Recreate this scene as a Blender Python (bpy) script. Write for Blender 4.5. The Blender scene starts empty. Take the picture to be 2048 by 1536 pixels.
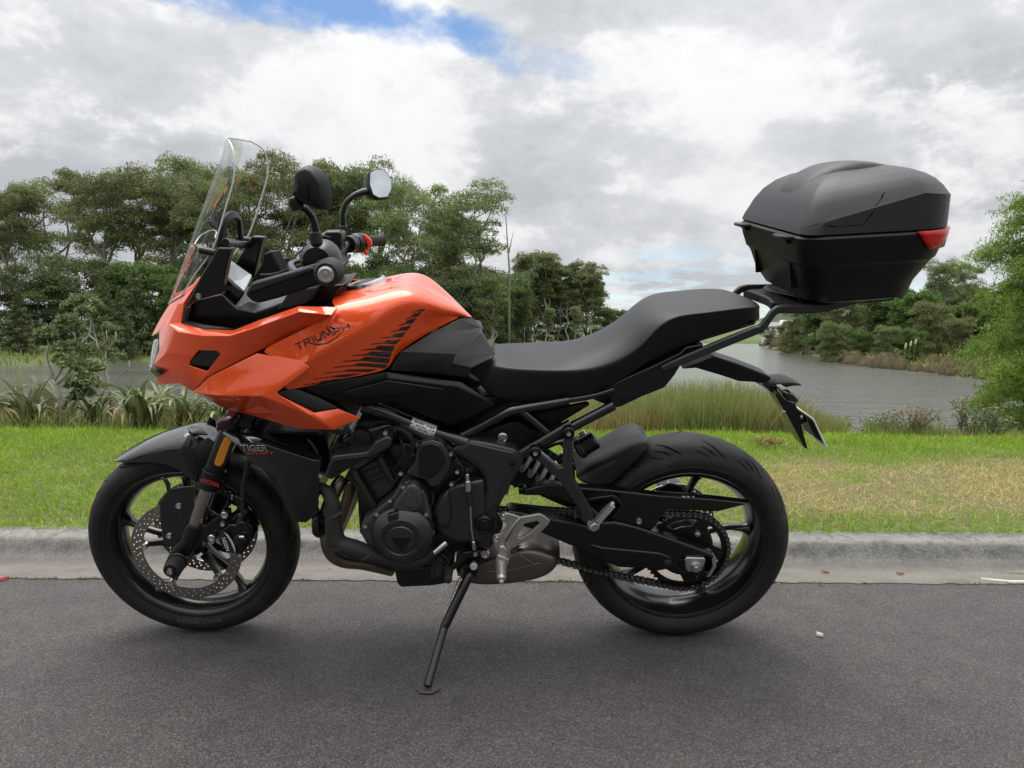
import bpy, bmesh, math, random
import numpy as np
from mathutils import Vector, Matrix
R = math.radians
SC = bpy.context.scene
COL = SC.collection
random.seed(7); RNG = np.random.default_rng(7)

# ------------------------------------------------------------------ camera
FPX, CAM_H, PITCH, ROLL = 1420.0, 0.895, 0.0679, 0.006      # focal length in px of a 2048 wide frame
cam = bpy.data.cameras.new('camera'); camo = bpy.data.objects.new('camera', cam); COL.objects.link(camo)
cam.sensor_width = 36.0; cam.lens = FPX / 2048 * 36.0
cam.clip_start = 0.05; cam.clip_end = 20000
camo.matrix_world = Matrix.Translation((0, 0, CAM_H)) @ Matrix.Rotation(R(90) - PITCH, 4, 'X') @ Matrix.Rotation(ROLL, 4, 'Z')
SC.camera = camo
SC.render.resolution_x, SC.render.resolution_y = 1024, 768

# ------------------------------------------------------------------ node helpers
class NT:
    def __init__(s, tree): s.t = tree; s.n = tree.nodes; s.l = tree.links
    def add(s, kind, **kw):
        n = s.n.new(kind)
        for k, v in kw.items():
            if hasattr(n, k): setattr(n, k, v)
        return n
    def put(s, sock, v):
        if isinstance(v, bpy.types.NodeSocket): s.l.new(v, sock)
        elif v is not None:
            if isinstance(v, (tuple, list)) and len(v) == 3 and sock.type == 'RGBA': v = (*v, 1)
            sock.default_value = v
    def m(s, op, a, b=None, c=None, clamp=False):
        n = s.add('ShaderNodeMath', operation=op, use_clamp=clamp)
        s.put(n.inputs[0], a); s.put(n.inputs[1], b); s.put(n.inputs[2], c)
        return n.outputs[0]
    def vm(s, op, a, b=None):
        n = s.add('ShaderNodeVectorMath', operation=op); s.put(n.inputs[0], a)
        if b is not None: s.put(n.inputs[1], b)
        return n.outputs['Value'] if op in ('LENGTH', 'DOT_PRODUCT', 'DISTANCE') else n.outputs[0]
    def xyz(s, v):
        n = s.add('ShaderNodeSeparateXYZ'); s.put(n.inputs[0], v); return n.outputs
    def comb(s, x, y, z):
        n = s.add('ShaderNodeCombineXYZ'); s.put(n.inputs[0], x); s.put(n.inputs[1], y); s.put(n.inputs[2], z); return n.outputs[0]
    def noise(s, vec, scale, detail=4, rough=.55, dist=0.0, out=0):
        n = s.add('ShaderNodeTexNoise'); s.put(n.inputs['Vector'], vec)
        n.inputs['Scale'].default_value = scale; n.inputs['Detail'].default_value = detail
        n.inputs['Roughness'].default_value = rough; n.inputs['Distortion'].default_value = dist
        return n.outputs[out]
    def voro(s, vec, scale, feature='F1', out='Distance'):
        n = s.add('ShaderNodeTexVoronoi', feature=feature); s.put(n.inputs['Vector'], vec); n.inputs['Scale'].default_value = scale
        return n.outputs[out]
    def ramp(s, fac, stops, mode='LINEAR'):
        n = s.add('ShaderNodeValToRGB'); n.color_ramp.interpolation = mode
        el = n.color_ramp.elements
        while len(el) < len(stops): el.new(.5)
        for e, (p, c) in zip(el, stops):
            e.position = p; e.color = (*c, 1) if not isinstance(c, (int, float)) else (c, c, c, 1)
        s.put(n.inputs[0], fac); return n.outputs[0]
    def smooth(s, v, a, b):
        n = s.add('ShaderNodeMapRange', interpolation_type='SMOOTHSTEP'); s.put(n.inputs[0], v)
        n.inputs[1].default_value = a; n.inputs[2].default_value = b; return n.outputs[0]
    def mix(s, f, a, b, blend='MIX'):
        n = s.add('ShaderNodeMix', data_type='RGBA', blend_type=blend)
        s.put(n.inputs[0], f); s.put(n.inputs[6], a); s.put(n.inputs[7], b); return n.outputs[2]
    def bump(s, h, strength=.3, dist=.01):
        n = s.add('ShaderNodeBump'); n.inputs['Strength'].default_value = strength; n.inputs['Distance'].default_value = dist
        s.put(n.inputs['Height'], h); return n.outputs[0]
    def coords(s, kind='Object'): return s.add('ShaderNodeTexCoord').outputs[kind]

# ------------------------------------------------------------------ sky and sun: bright broken cloud
SUN_EL, SUN_AZ = R(76), R(338)                       # high, a little beyond the motorcycle
w = bpy.data.worlds.new('World'); SC.world = w; w.use_nodes = True
t = NT(w.node_tree); t.n.clear()
d = t.coords('Generated'); dx, dy, dz = t.xyz(d)
sky = t.add('ShaderNodeTexSky', sky_type='NISHITA'); sky.sun_disc = False
sky.sun_elevation = SUN_EL; sky.sun_rotation = SUN_AZ; sky.air_density = 1.0; sky.dust_density = .0; sky.ozone_density = 4.0
zc = t.m('MAXIMUM', t.m('ADD', dz, .25), .02)
px, py = t.m('DIVIDE', dx, zc), t.m('DIVIDE', dy, zc)
P = t.comb(px, py, 0.0)
warp = t.noise(P, 2.0, 5, .6, out=1); wx, wy, _ = t.xyz(warp)
big = t.noise(t.vm('ADD', P, (3.7, 1.2, 0)), 1.1, 4, .5, .3)
D3 = t.comb(dx, dy, t.m('MULTIPLY', dz, 1.7))                # heaped cloud keeps its shape down to the horizon
mid = t.noise(t.vm('ADD', D3, (8.1, 4.4, 2)), 4.2, 12, .60, .15)
fin = t.noise(t.vm('ADD', D3, (1.9, 7.3, 5)), 11.0, 12, .66, .1)
body = t.m('ADD', t.m('ADD', t.m('MULTIPLY', big, .50), t.m('MULTIPLY', mid, .38)), t.m('MULTIPLY', fin, .18))
def blob(cx, cy, rx, ry, ang, rough=2.0, soft=(1.2, .1), wamp=.30):
    """1 inside a ragged patch of the cloud sheet"""
    ca, sa = math.cos(ang), math.sin(ang)
    qx = t.m('ADD', t.m('SUBTRACT', px, cx), t.m('MULTIPLY', t.m('SUBTRACT', wx, .5), wamp))
    qy = t.m('ADD', t.m('SUBTRACT', py, cy), t.m('MULTIPLY', t.m('SUBTRACT', wy, .5), wamp))
    a = t.m('DIVIDE', t.m('ADD', t.m('MULTIPLY', qx, ca), t.m('MULTIPLY', qy, sa)), rx)
    b = t.m('DIVIDE', t.m('SUBTRACT', t.m('MULTIPLY', qy, ca), t.m('MULTIPLY', qx, sa)), ry)
    r2 = t.m('ADD', t.m('MULTIPLY', a, a), t.m('MULTIPLY', b, b))
    return t.smooth(t.m('ADD', r2, t.m('MULTIPLY', t.m('SUBTRACT', t.m('ADD', t.m('MULTIPLY', fin, .6), t.m('MULTIPLY', mid, .4)), .5), rough)), soft[0], soft[1])
# clear gaps: a long one high ahead, small ones beside and below it, and others by chance
clear = t.m('MAXIMUM', t.smooth(body, .40, .35), blob(-.36, 1.385, .36, .085, R(27), 5.0, (1.7, .1)))
clear = t.m('MAXIMUM', clear, t.m('MULTIPLY', blob(.10, 1.57, .07, .04, R(20), 6.0, (1.5, -.3)), .30))
clear = t.m('MAXIMUM', clear, t.m('MULTIPLY', blob(.62, 2.66, .16, .09, R(10), 6.0, (1.6, -.6)), .45))
low = t.smooth(t.m('ADD', py, t.m('MULTIPLY', px, .30)), 2.75, 3.3)
band = t.noise(t.comb(px, t.m('MULTIPLY', py, 2.2), 3.3), 3.0, 8, .6, .3)
clear = t.m('MAXIMUM', clear, t.m('MULTIPLY', t.m('MULTIPLY', low, t.smooth(band, .53, .42)), .55))
# heavier grey bases
dark = t.m('MAXIMUM', blob(.62, 1.36, .62, .17, R(4), 1.6, (1.5, .1), .3), t.m('MULTIPLY', blob(-1.35, 2.15, .75, .36, R(-20), 1.6, (1.6, .0), .4), .8))
dark = t.m('MAXIMUM', dark, t.m('MULTIPLY', blob(.30, 2.35, .45, .16, R(8), 1.8, (1.5, .0), .4), .6))
lum = t.m('ADD', t.m('ADD', t.m('MULTIPLY', big, .55), t.m('MULTIPLY', mid, .35)), t.m('MULTIPLY', fin, .22))
lum = t.m('SUBTRACT', lum, t.m('MULTIPLY', dark, .09))
grey = t.ramp(lum, [(.44, (.56, .58, .615)), (.52, (.70, .72, .745)), (.60, (.86, .87, .885))])
puff = t.m('ADD', t.m('ADD', t.m('MULTIPLY', mid, .72), t.m('MULTIPLY', fin, .32)), t.m('MULTIPLY', big, .18))
puff = t.m('MULTIPLY', t.smooth(t.m('SUBTRACT', puff, t.m('MULTIPLY', dark, .10)), .555, .665), t.ramp(fin, [(.36, .45), (.60, 1.0)]))
shade = t.mix(puff, grey, (.96, .96, .965))
# an overcast sky is about twice as bright overhead as low down
shade = t.mix(1.0, shade, t.ramp(t.m('MAXIMUM', dz, 0.0), [(0.0, .31), (.45, .40), (1.0, 1.0)]), 'MULTIPLY')
bg1 = t.add('ShaderNodeBackground'); t.put(bg1.inputs[0], sky.outputs[0]); bg1.inputs[1].default_value = .07
bg2 = t.add('ShaderNodeBackground'); t.put(bg2.inputs[0], shade); bg2.inputs[1].default_value = 1.26
mx = t.add('ShaderNodeMixShader'); t.put(mx.inputs[0], t.m('SUBTRACT', 1.0, clear)); t.l.new(bg1.outputs[0], mx.inputs[1]); t.l.new(bg2.outputs[0], mx.inputs[2])
wo = t.add('ShaderNodeOutputWorld'); t.l.new(mx.outputs[0], wo.inputs[0])

sl = bpy.data.lights.new('sun', 'SUN'); sl.energy = 1.2; sl.angle = R(50); sl.color = (1.0, .955, .89)
so = bpy.data.objects.new('sun', sl); COL.objects.link(so)
sd = Vector((math.sin(SUN_AZ) * math.cos(SUN_EL), math.cos(SUN_AZ) * math.cos(SUN_EL), math.sin(SUN_EL)))   # towards the sun
so.rotation_euler = sd.to_track_quat('Z', 'Y').to_euler(); so.location = sd * 30

vs = SC.view_settings
vs.view_transform = 'Standard'; vs.look = 'None'; vs.exposure = 1.12; vs.gamma = 1.0; vs.use_curve_mapping = False
SC.cycles.use_denoising = True
SC.cycles.max_bounces = 8; SC.cycles.transparent_max_bounces = 16

# ------------------------------------------------------------------ materials
MATS = {}
def principled(name):
    m = bpy.data.materials.new(name); m.use_nodes = True
    t = NT(m.node_tree); b = t.n.get('Principled BSDF'); MATS[name] = m
    return m, t, b
def mat(name, col, rough=.5, metal=0.0, coat=0.0, coat_r=.05, spec=.5, var=0.0, vscale=30, bump=0.0, bscale=300, bdist=.001, rvar=0.0, dust=0.0):
    m, t, b = principled(name)
    b.inputs['Base Color'].default_value = (*col, 1); b.inputs['Roughness'].default_value = rough
    b.inputs['Metallic'].default_value = metal; b.inputs['Coat Weight'].default_value = coat
    b.inputs['Coat Roughness'].default_value = coat_r; b.inputs['Specular IOR Level'].default_value = spec
    co = None
    if var or bump or rvar or dust: co = t.coords('Object')
    c = None
    if var:
        f = t.noise(co, vscale, 5, .6)
        c = t.mix(f, tuple(x * (1 - var) for x in col), tuple(min(1, x * (1 + var)) for x in col))
    if dust:
        f = t.m('MULTIPLY', t.smooth(t.noise(co, 14, 6, .7), .45, .8), dust)
        c = t.mix(f, c if c is not None else (*col, 1), (.20, .18, .155, 1))
    if c is not None: t.put(b.inputs['Base Color'], c)
    if rvar:
        f = t.noise(co, vscale * .6, 6, .65)
        t.put(b.inputs['Roughness'], t.m('ADD', rough - rvar, t.m('MULTIPLY', f, 2 * rvar)))
    if bump: t.put(b.inputs['Normal'], t.bump(t.noise(co, bscale, 3, .6), bump, bdist))
    return m

# ------------------------------------------------------------------ object helpers
def tag(o, label=None, cat=None, group=None, kind=None):
    if label: o['label'] = label
    if cat: o['category'] = cat
    if group: o['group'] = group
    if kind: o['kind'] = kind
    return o
def link(name, me, parent=None, mats=None):
    o = bpy.data.objects.new(name, me); COL.objects.link(o)
    if parent is not None: o.parent = parent
    if mats is not None and me is not None and not me.materials:
        for m in (mats if isinstance(mats, (list, tuple)) else [mats]): me.materials.append(MATS[m] if isinstance(m, str) else m)
    return o
def empty(name, loc=(0, 0, 0), rz=0.0):
    o = bpy.data.objects.new(name, None); COL.objects.link(o); o.location = loc; o.rotation_euler = (0, 0, rz); o.empty_display_size = .1
    return o
def raw(name, V, F, mats, parent=None, smooth=False, mi=None):
    me = bpy.data.meshes.new(name); me.from_pydata([tuple(v) for v in V], [], [tuple(f) for f in F]); me.update()
    if smooth:
        me.polygons.foreach_set('use_smooth', [True] * len(me.polygons))
    o = link(name, me, parent, mats)
    if mi is not None: me.polygons.foreach_set('material_index', mi)
    return o
def fast_quads(name, V, mats, parent=None, attr=None):
    """V: (n,4,3) array of loose quads"""
    n = len(V); me = bpy.data.meshes.new(name)
    me.vertices.add(n * 4); me.vertices.foreach_set('co', np.ascontiguousarray(V, dtype=np.float32).ravel())
    me.loops.add(n * 4); me.loops.foreach_set('vertex_index', np.arange(n * 4, dtype=np.int32))
    me.polygons.add(n); me.polygons.foreach_set('loop_start', np.arange(n, dtype=np.int32) * 4)
    me.update(calc_edges=True)
    if attr is not None:
        a = me.attributes.new('tone', 'FLOAT', 'FACE'); a.data.foreach_set('value', np.ascontiguousarray(attr, dtype=np.float32))
    return link(name, me, parent, mats)
def shade_auto(me, ang=35):
    me.polygons.foreach_set('use_smooth', [True] * len(me.polygons))
    try: me.set_sharp_from_angle(angle=R(ang))
    except Exception: pass
# ------------------------------------------------------------------ surveying: where a sight line through (u, v) of the photo meets a level or a distance
CR = camo.matrix_world.to_3x3()
def ray(u, v): return CR @ Vector(((u - 1024) / FPX, (768 - v) / FPX, -1.0))
def at_z(u, v, z):
    r = ray(u, v); k = (z - CAM_H) / r.z; return Vector((0, 0, CAM_H)) + r * k
def at_y(u, v, y):
    r = ray(u, v); return Vector((0, 0, CAM_H)) + r * (y / r.y)

# ------------------------------------------------------------------ materials of the setting
def m_asphalt():
    m, t, b = principled('asphalt'); co = t.coords('Object')
    stones = t.voro(co, 320, out='Color'); sv = t.xyz(stones)[0]
    cell = t.voro(co, 320)
    fine = t.noise(co, 420, 3, .7)
    big = t.noise(co, 1.6, 5, .6); blot = t.noise(co, 7, 5, .65)
    tone = t.m('ADD', t.m('MULTIPLY', sv, .5), t.m('MULTIPLY', fine, .5))
    c = t.ramp(tone, [(.20, (.023, .0215, .0207)), (.45, (.055, .0512, .0493)), (.64, (.084, .078, .0745)), (.75, (.135, .127, .122)), (.86, (.34, .325, .31))])
    c = t.mix(.55, c, t.ramp(blot, [(.3, (.62, .62, .62)), (.7, (1.25, 1.23, 1.2))]), 'MULTIPLY')
    c = t.mix(.8, c, t.ramp(big, [(.3, (.86, .86, .87)), (.7, (1.12, 1.1, 1.08))]), 'MULTIPLY')
    t.put(b.inputs['Base Color'], c)
    t.put(b.inputs['Roughness'], t.m('ADD', .62, t.m('MULTIPLY', fine, .25)))
    h = t.m('ADD', t.m('MULTIPLY', cell, -1.0), t.m('MULTIPLY', fine, .6))
    t.put(b.inputs['Normal'], t.bump(h, .8, .0035))
m_asphalt()
def m_concrete():
    m, t, b = principled('concrete'); co = t.coords('Object'); x, y, z = t.xyz(co)
    f1 = t.noise(co, 120, 6, .8); f2 = t.noise(co, 6, 6, .65); f3 = t.noise(t.comb(t.m('MULTIPLY', x, .35), y, z), 9, 6, .7)
    c = t.ramp(f1, [(.30, (.070, .069, .063)), (.5, (.190, .186, .172)), (.72, (.315, .305, .282))])
    st = t.smooth(f2, .42, .72)
    c = t.mix(t.m('MULTIPLY', st, .62), c, (.055, .053, .049))
    c = t.mix(t.m('MULTIPLY', t.smooth(f3, .5, .75), .5), c, (.30, .275, .235))
    # pale highlight coloured into the arris, and grime lying in the channel at the kerb foot
    c = t.mix(t.m('MULTIPLY', t.m('MULTIPLY', t.smooth(z, .056, .066), t.smooth(z, .0745, .070)), .32), c, (.33, .32, .30))
    blotch = t.m('MULTIPLY', t.smooth(t.noise(co, 26, 6, .72), .46, .66), t.smooth(z, .004, .02))
    c = t.mix(t.m('MULTIPLY', blotch, .55), c, (.060, .058, .052))
    c = t.mix(t.m('MULTIPLY', t.smooth(t.noise(co, 300, 3, .7), .58, .72), .35), c, (.34, .33, .31))
    c = t.mix(t.m('MULTIPLY', t.m('MULTIPLY', t.smooth(y, 2.77, 2.70), t.smooth(z, .02, .01)), .5), c, t.mix(f3, (.10, .085, .070), (.24, .205, .165)))
    grime = t.m('MULTIPLY', t.smooth(t.m('ADD', z, t.m('MULTIPLY', f2, .02)), .022, -.004), t.smooth(y, 2.62, 2.78))
    c = t.mix(t.m('MULTIPLY', grime, .62), c, (.075, .066, .058))
    t.put(b.inputs['Base Color'], c); b.inputs['Roughness'].default_value = .85
    t.put(b.inputs['Normal'], t.bump(t.m('ADD', f1, t.m('MULTIPLY', f2, 1.5)), .8, .006))
m_concrete()
def m_soil():
    m, t, b = principled('soil'); co = t.coords('Object'); x, y, z = t.xyz(co)
    f = t.noise(co, 30, 6, .7); g = t.noise(co, .05, 4, .6)
    near = t.ramp(f, [(.3, (.045, .05, .014)), (.55, (.11, .105, .035)), (.8, (.19, .165, .075))])
    far = t.ramp(g, [(.35, (.055, .085, .022)), (.65, (.10, .125, .035))])
    t.put(b.inputs['Base Color'], t.mix(t.smooth(y, 9, 18), near, far)); b.inputs['Roughness'].default_value = .95
m_soil()
def m_grass(name, lush, dry, tip, patch=True, trans=.35):
    m, t, b = principled(name); co = t.coords('Object'); x, y, z = t.xyz(co)
    at = t.add('ShaderNodeAttribute'); at.attribute_name = 'tone'; tone = at.outputs['Fac']
    c = t.mix(tone, lush, tip)
    if patch:
        n1 = t.noise(co, 2.0, 5, .6, .5); n2 = t.noise(co, 9, 4, .6)
        msk = t.m('MULTIPLY', t.smooth(x, .55, 1.5), t.m('MULTIPLY', t.smooth(y, 3.0, 3.35), t.smooth(y, 5.3, 4.4)))
        # smoothstep with swapped ends falls with distance
        k = t.m('ADD', t.m('MULTIPLY', n1, .75), t.m('MULTIPLY', n2, .35))
        dm = t.m('MULTIPLY', t.smooth(t.m('ADD', k, t.m('MULTIPLY', msk, .23)), .64, .80), t.m('ADD', .14, t.m('MULTIPLY', msk, .86)))
        c = t.mix(dm, c, t.mix(tone, dry, tuple(min(1, v * 1.5) for v in dry)))
        c = t.mix(t.m('MULTIPLY', t.smooth(n1, .35, .62), .35), c, tuple(v * .55 for v in lush))
    else:
        n1 = t.noise(co, .9, 4, .6)
        c = t.mix(t.m('MULTIPLY', t.smooth(n1, .42, .66), .75), c, dry)
    t.put(b.inputs['Base Color'], c); b.inputs['Roughness'].default_value = .55; b.inputs['Specular IOR Level'].default_value = .3
    tr = t.add('ShaderNodeBsdfTranslucent'); t.put(tr.inputs[0], c)
    mx = t.add('ShaderNodeMixShader'); mx.inputs[0].default_value = trans
    t.l.new(b.outputs[0], mx.inputs[1]); t.l.new(tr.outputs[0], mx.inputs[2])
    out = t.n.get('Material Output'); t.l.new(mx.outputs[0], out.inputs[0])
m_grass('lawn_grass', (.180, .330, .022), (.62, .48, .235), (.42, .56, .070))
m_grass('reed_grass', (.135, .190, .045), (.30, .24, .11), (.30, .33, .105), patch=False)
m_grass('tussock', (.135, .125, .060), (.20, .150, .095), (.26, .21, .11), patch=False)
def m_leaf(name, a, bcol, rough=.5, trans=.3, varobj=.0):
    m, t, b = principled(name)
    at = t.add('ShaderNodeAttribute'); at.attribute_name = 'tone'
    oi = t.add('ShaderNodeObjectInfo')
    c = t.mix(at.outputs['Fac'], a, bcol)
    if varobj:
        hs = t.add('ShaderNodeHueSaturation'); t.put(hs.inputs['Color'], c)
        t.put(hs.inputs['Value'], t.m('ADD', 1 - varobj, t.m('MULTIPLY', oi.outputs['Random'], 2 * varobj)))
        t.put(hs.inputs['Hue'], t.m('ADD', .485, t.m('MULTIPLY', oi.outputs['Random'], .03)))
        c = hs.outputs[0]
    t.put(b.inputs['Base Color'], c); b.inputs['Roughness'].default_value = rough; b.inputs['Specular IOR Level'].default_value = .35
    tr = t.add('ShaderNodeBsdfTranslucent'); t.put(tr.inputs[0], c)
    mx = t.add('ShaderNodeMixShader'); mx.inputs[0].default_value = trans
    t.l.new(b.outputs[0], mx.inputs[1]); t.l.new(tr.outputs[0], mx.inputs[2])
    t.l.new(mx.outputs[0], t.n.get('Material Output').inputs[0])
m_leaf('gum_leaf', (.110, .148, .055), (.285, .325, .130), varobj=.22)
m_leaf('dark_leaf', (.070, .098, .038), (.170, .205, .080), varobj=.2)
m_leaf('bright_leaf', (.075, .135, .030), (.170, .245, .065), varobj=.15)
m_leaf('conifer_leaf', (.080, .115, .042), (.165, .195, .080), varobj=.2)
m_leaf('cypress_leaf', (.120, .205, .030), (.310, .430, .085), trans=.45)
m_leaf('shrub_leaf', (.110, .155, .060), (.250, .300, .125))
m_leaf('flax_leaf', (.095, .130, .050), (.300, .320, .150), rough=.38, trans=.25, varobj=.25)
m_leaf('dead_flax_leaf', (.30, .22, .09), (.38, .27, .12), rough=.6, trans=.2)
m_leaf('plume', (.55, .50, .36), (.62, .56, .42))
mat('gum_bark', (.27, .235, .195), .8, var=.45, vscale=3)
mat('pale_bark', (.40, .37, .32), .8, var=.35, vscale=5)
mat('dark_bark', (.11, .09, .07), .9, var=.3, vscale=8)
mat('house_white', (.50, .50, .49), .7); mat('house_roof', (.22, .22, .23), .6); mat('house_glass', (.05, .06, .07), .15)
def m_water():
    m, t, b = principled('lake_water'); co = t.coords('Object'); x, y, z = t.xyz(co)
    b.inputs['Base Color'].default_value = (.095, .100, .088, 1); b.inputs['Roughness'].default_value = .10
    b.inputs['IOR'].default_value = 1.33; b.inputs['Specular IOR Level'].default_value = .6
    v = t.comb(t.m('MULTIPLY', x, .38), y, 0.0)
    h = t.m('ADD', t.noise(v, 2.6, 6, .62, .5), t.m('MULTIPLY', t.noise(v, .5, 3, .6), .8))
    calm = t.smooth(t.noise(t.comb(t.m('MULTIPLY', x, .3), y, 0.0), .12, 3, .6), .3, .7)
    n = t.add('ShaderNodeBump'); n.inputs['Distance'].default_value = .14; t.put(n.inputs['Height'], h)
    t.put(n.inputs['Strength'], t.m('ADD', .45, t.m('MULTIPLY', calm, .50)))
    t.put(b.inputs['Normal'], n.outputs[0])
m_water()

# ------------------------------------------------------------------ terrain
WZ = -1.2
LAKE = np.array([(-300, 20), (-60, 13), (-20, 12.0), (0, 11.2), (8, 11.0), (16, 13), (40, 14), (120, 6), (140, 16), (60, 27), (33, 33), (28, 40), (27.4, 45), (28.5, 52), (31, 68),
    (43, 110), (53, 150), (80, 215), (62, 235), (40, 200), (24, 110), (4, 74), (-14, 59), (-29, 53), (-31.5, 43), (-60, 39), (-300, 60)], float)
def lake_sd(X, Y):
    n = len(LAKE); dmin = np.full(X.shape, 1e9); inside = np.zeros(X.shape, bool)
    for i in range(n):
        a, b_ = LAKE[i], LAKE[(i + 1) % n]; e = b_ - a
        tt = np.clip(((X - a[0]) * e[0] + (Y - a[1]) * e[1]) / (e @ e), 0, 1)
        dmin = np.minimum(dmin, np.hypot(X - a[0] - tt * e[0], Y - a[1] - tt * e[1]))
        c = ((a[1] > Y) != (b_[1] > Y)) & (X < (b_[0] - a[0]) * (Y - a[1]) / (b_[1] - a[1] + 1e-12) + a[0])
        inside ^= c
    return np.where(inside, -dmin, dmin)
def ground_z(X, Y):
    X = np.asarray(X, float); Y = np.asarray(Y, float)
    s = lake_sd(X, Y)
    land = WZ + .06 + .5 * (1 - np.exp(-np.maximum(s, 0) / 4)) + .0022 * np.maximum(Y - 90, 0)
    bed = WZ - .10 - .35 * np.minimum(-np.minimum(s, 0), 5)
    z = np.where(s > 0, land, bed)
    # near bank: lawn at kerb height, rolling over to the water
    lawn = .062 + .006 * np.sin(X * 1.3) + .008 * np.sin(Y * 2.1 + X)
    edge = 5.85 + .05 * np.sin(X * .9)
    tt = np.clip((Y - edge) / 5.0, 0, 1); roll_ = lawn * (1 - tt) + (WZ + .02) * tt
    near = np.where(Y < edge, lawn, lawn * (1 - tt ** 1.6) + (WZ + .02) * tt ** 1.6 - .03 * np.minimum(1, tt * 8))
    k = np.clip((Y - 10.3) / 1.2, 0, 1)
    return near * (1 - k) + z * k
def grid(name, xs, ys, zf, mats, kind='structure'):
    X, Y = np.meshgrid(xs, ys); Z = zf(X, Y)
    V = np.stack([X, Y, Z], -1).reshape(-1, 3); nx, ny = len(xs), len(ys)
    F = [(j * nx + i, j * nx + i + 1, (j + 1) * nx + i + 1, (j + 1) * nx + i) for j in range(ny - 1) for i in range(nx - 1)]
    o = raw(name, V, F, mats, smooth=True); tag(o, kind=kind); return o
xs = np.concatenate([np.linspace(-2500, -320, 12), np.linspace(-300, -62, 30), np.linspace(-60, 60, 121), np.linspace(62, 300, 30), np.linspace(320, 2500, 12)])
ys = np.concatenate([[2.955], np.linspace(3.1, 12, 60), np.linspace(12.5, 110, 130), np.linspace(112, 300, 40), np.linspace(320, 3500, 24)])
grid('ground', xs, ys, ground_z, 'soil')
# ground on the near side of the kerb, under the road
raw('ground_under_road', [(-2500, -2500, -.06), (2500, -2500, -.06), (2500, 2.955, -.06), (-2500, 2.955, -.06)], [(0, 1, 2, 3)], 'soil')['kind'] = 'structure'
raw('lake', [(-420, 5, WZ), (420, 5, WZ), (420, 420, WZ), (-420, 420, WZ)], [(0, 1, 2, 3)], 'lake_water')['kind'] = 'structure'
# road: slight camber, straight edge at the channel
xs = np.linspace(-40, 40, 60)
EDGE = 2.545
grid('road', xs, np.array([-7.5, -6, -2, 0, 1, 2, 2.4, EDGE]), lambda X, Y: 0.0 * X, 'asphalt')
# kerb and channel, cast in one run
prof = [(EDGE - .012, -.05), (EDGE - .012, .0035), (EDGE + .004, .008), (EDGE + .10, .001), (EDGE + .19, -.007), (EDGE + .228, -.007), (EDGE + .250, .002), (EDGE + .262, .013), (EDGE + .275, .038), (EDGE + .285, .055), (EDGE + .296, .0655), (EDGE + .312, .070), (EDGE + .42, .075), (EDGE + .425, -.05)]
def kerb_run(name, x0, x1, n):
    xs = np.linspace(x0, x1, n); V = []; F = []; k = len(prof)
    rr = np.random.default_rng(3)
    for x in xs:
        for (y, z) in prof:
            j = .0012 * rr.normal() if z > -.04 else 0
            if y < EDGE + .01: j += .004 * math.sin(x * 37 + math.sin(x * 11) * 2) + .003 * math.sin(x * 83 + 1)
            V.append((x, y + .002 * math.sin(x * 1.7) + j, z + (j * .6 if y > EDGE + .01 else 0)))
    for i in range(n - 1):
        for j in range(k - 1): F.append((i * k + j, (i + 1) * k + j, (i + 1) * k + j + 1, i * k + j + 1))
    F.append(tuple(range(k))); F.append(tuple((n - 1) * k + k - 1 - q for q in range(k)))
    o = raw(name, V, F, 'concrete', smooth=False); shade_auto(o.data, 50); return o
kb = kerb_run('kerb', -14, 14, 900); tag(kb, kind='structure')
for sx in (-1, 1):
    o = kerb_run('kerb', sx * 14.012 if sx > 0 else -40, 40 if sx > 0 else -14.012, 60); tag(o, kind='structure')

# ------------------------------------------------------------------ lawn: blades of grass, uncountable
def blades(name, X, Y, Z, H, W, mats, lean=.5, tone=None, curl=.5, kind='stuff', rng=RNG, parent=None):
    n = len(X); a = rng.uniform(0, 2 * np.pi, n); la = rng.uniform(0, 2 * np.pi, n); ln = np.abs(rng.normal(0, lean, n))
    wx, wy = np.cos(a) * W / 2, np.sin(a) * W / 2
    def pt(f):
        s = ln * (f + curl * f * f) * H; up = H * f * np.sqrt(np.maximum(.15, 1 - np.minimum(.8, (ln * f) ** 2)))
        return X + np.cos(la) * s, Y + np.sin(la) * s, Z + up
    Q = []
    for f0, f1, w0, w1 in ((0, .5, 1, .85), (.5, 1, .85, .12)):
        x0, y0, z0 = pt(f0); x1, y1, z1 = pt(f1)
        q = np.stack([np.stack([x0 - wx * w0, y0 - wy * w0, z0], -1), np.stack([x0 + wx * w0, y0 + wy * w0, z0], -1),
                      np.stack([x1 + wx * w1, y1 + wy * w1, z1], -1), np.stack([x1 - wx * w1, y1 - wy * w1, z1], -1)], 1)
        Q.append(q)
    tn = rng.uniform(0, 1, n) if tone is None else tone
    o = fast_quads(name, np.concatenate(Q), mats, parent, attr=np.concatenate([tn * .75, tn]))
    if kind: o['kind'] = kind
    return o
n = 215000
X = RNG.uniform(-8.0, 8.0, n); Y = 2.955 + 3.1 * RNG.uniform(0, 1, n) ** .9
keep = np.abs(X) < (1.05 * Y + 1.2); X, Y = X[keep], Y[keep]; n = len(X)
dryk = np.clip((X - .4) / 1.0, 0, 1) * np.clip((Y - 3.0) / .3, 0, 1) * np.clip((5.4 - Y) / .8, 0, 1)
H = (.042 + .019 * RNG.normal(size=n)) * (1 - .42 * dryk) * np.where((X > .3) & (Y < 3.12), .85, 1.0)
H = np.clip(H, .012, .11) * (1 + .35 * np.sin(X * 5 + np.sin(Y * 7)) * RNG.uniform(0, 1, n))
W = RNG.uniform(.0022, .0046, n) * (1 + .12 * (Y - 3))
lawn = blades('lawn_grass', X, Y, ground_z(X, Y) - .004, H, W, 'lawn_grass', lean=.75, tone=np.clip(RNG.normal(.42, .26, n), 0, 1))
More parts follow.
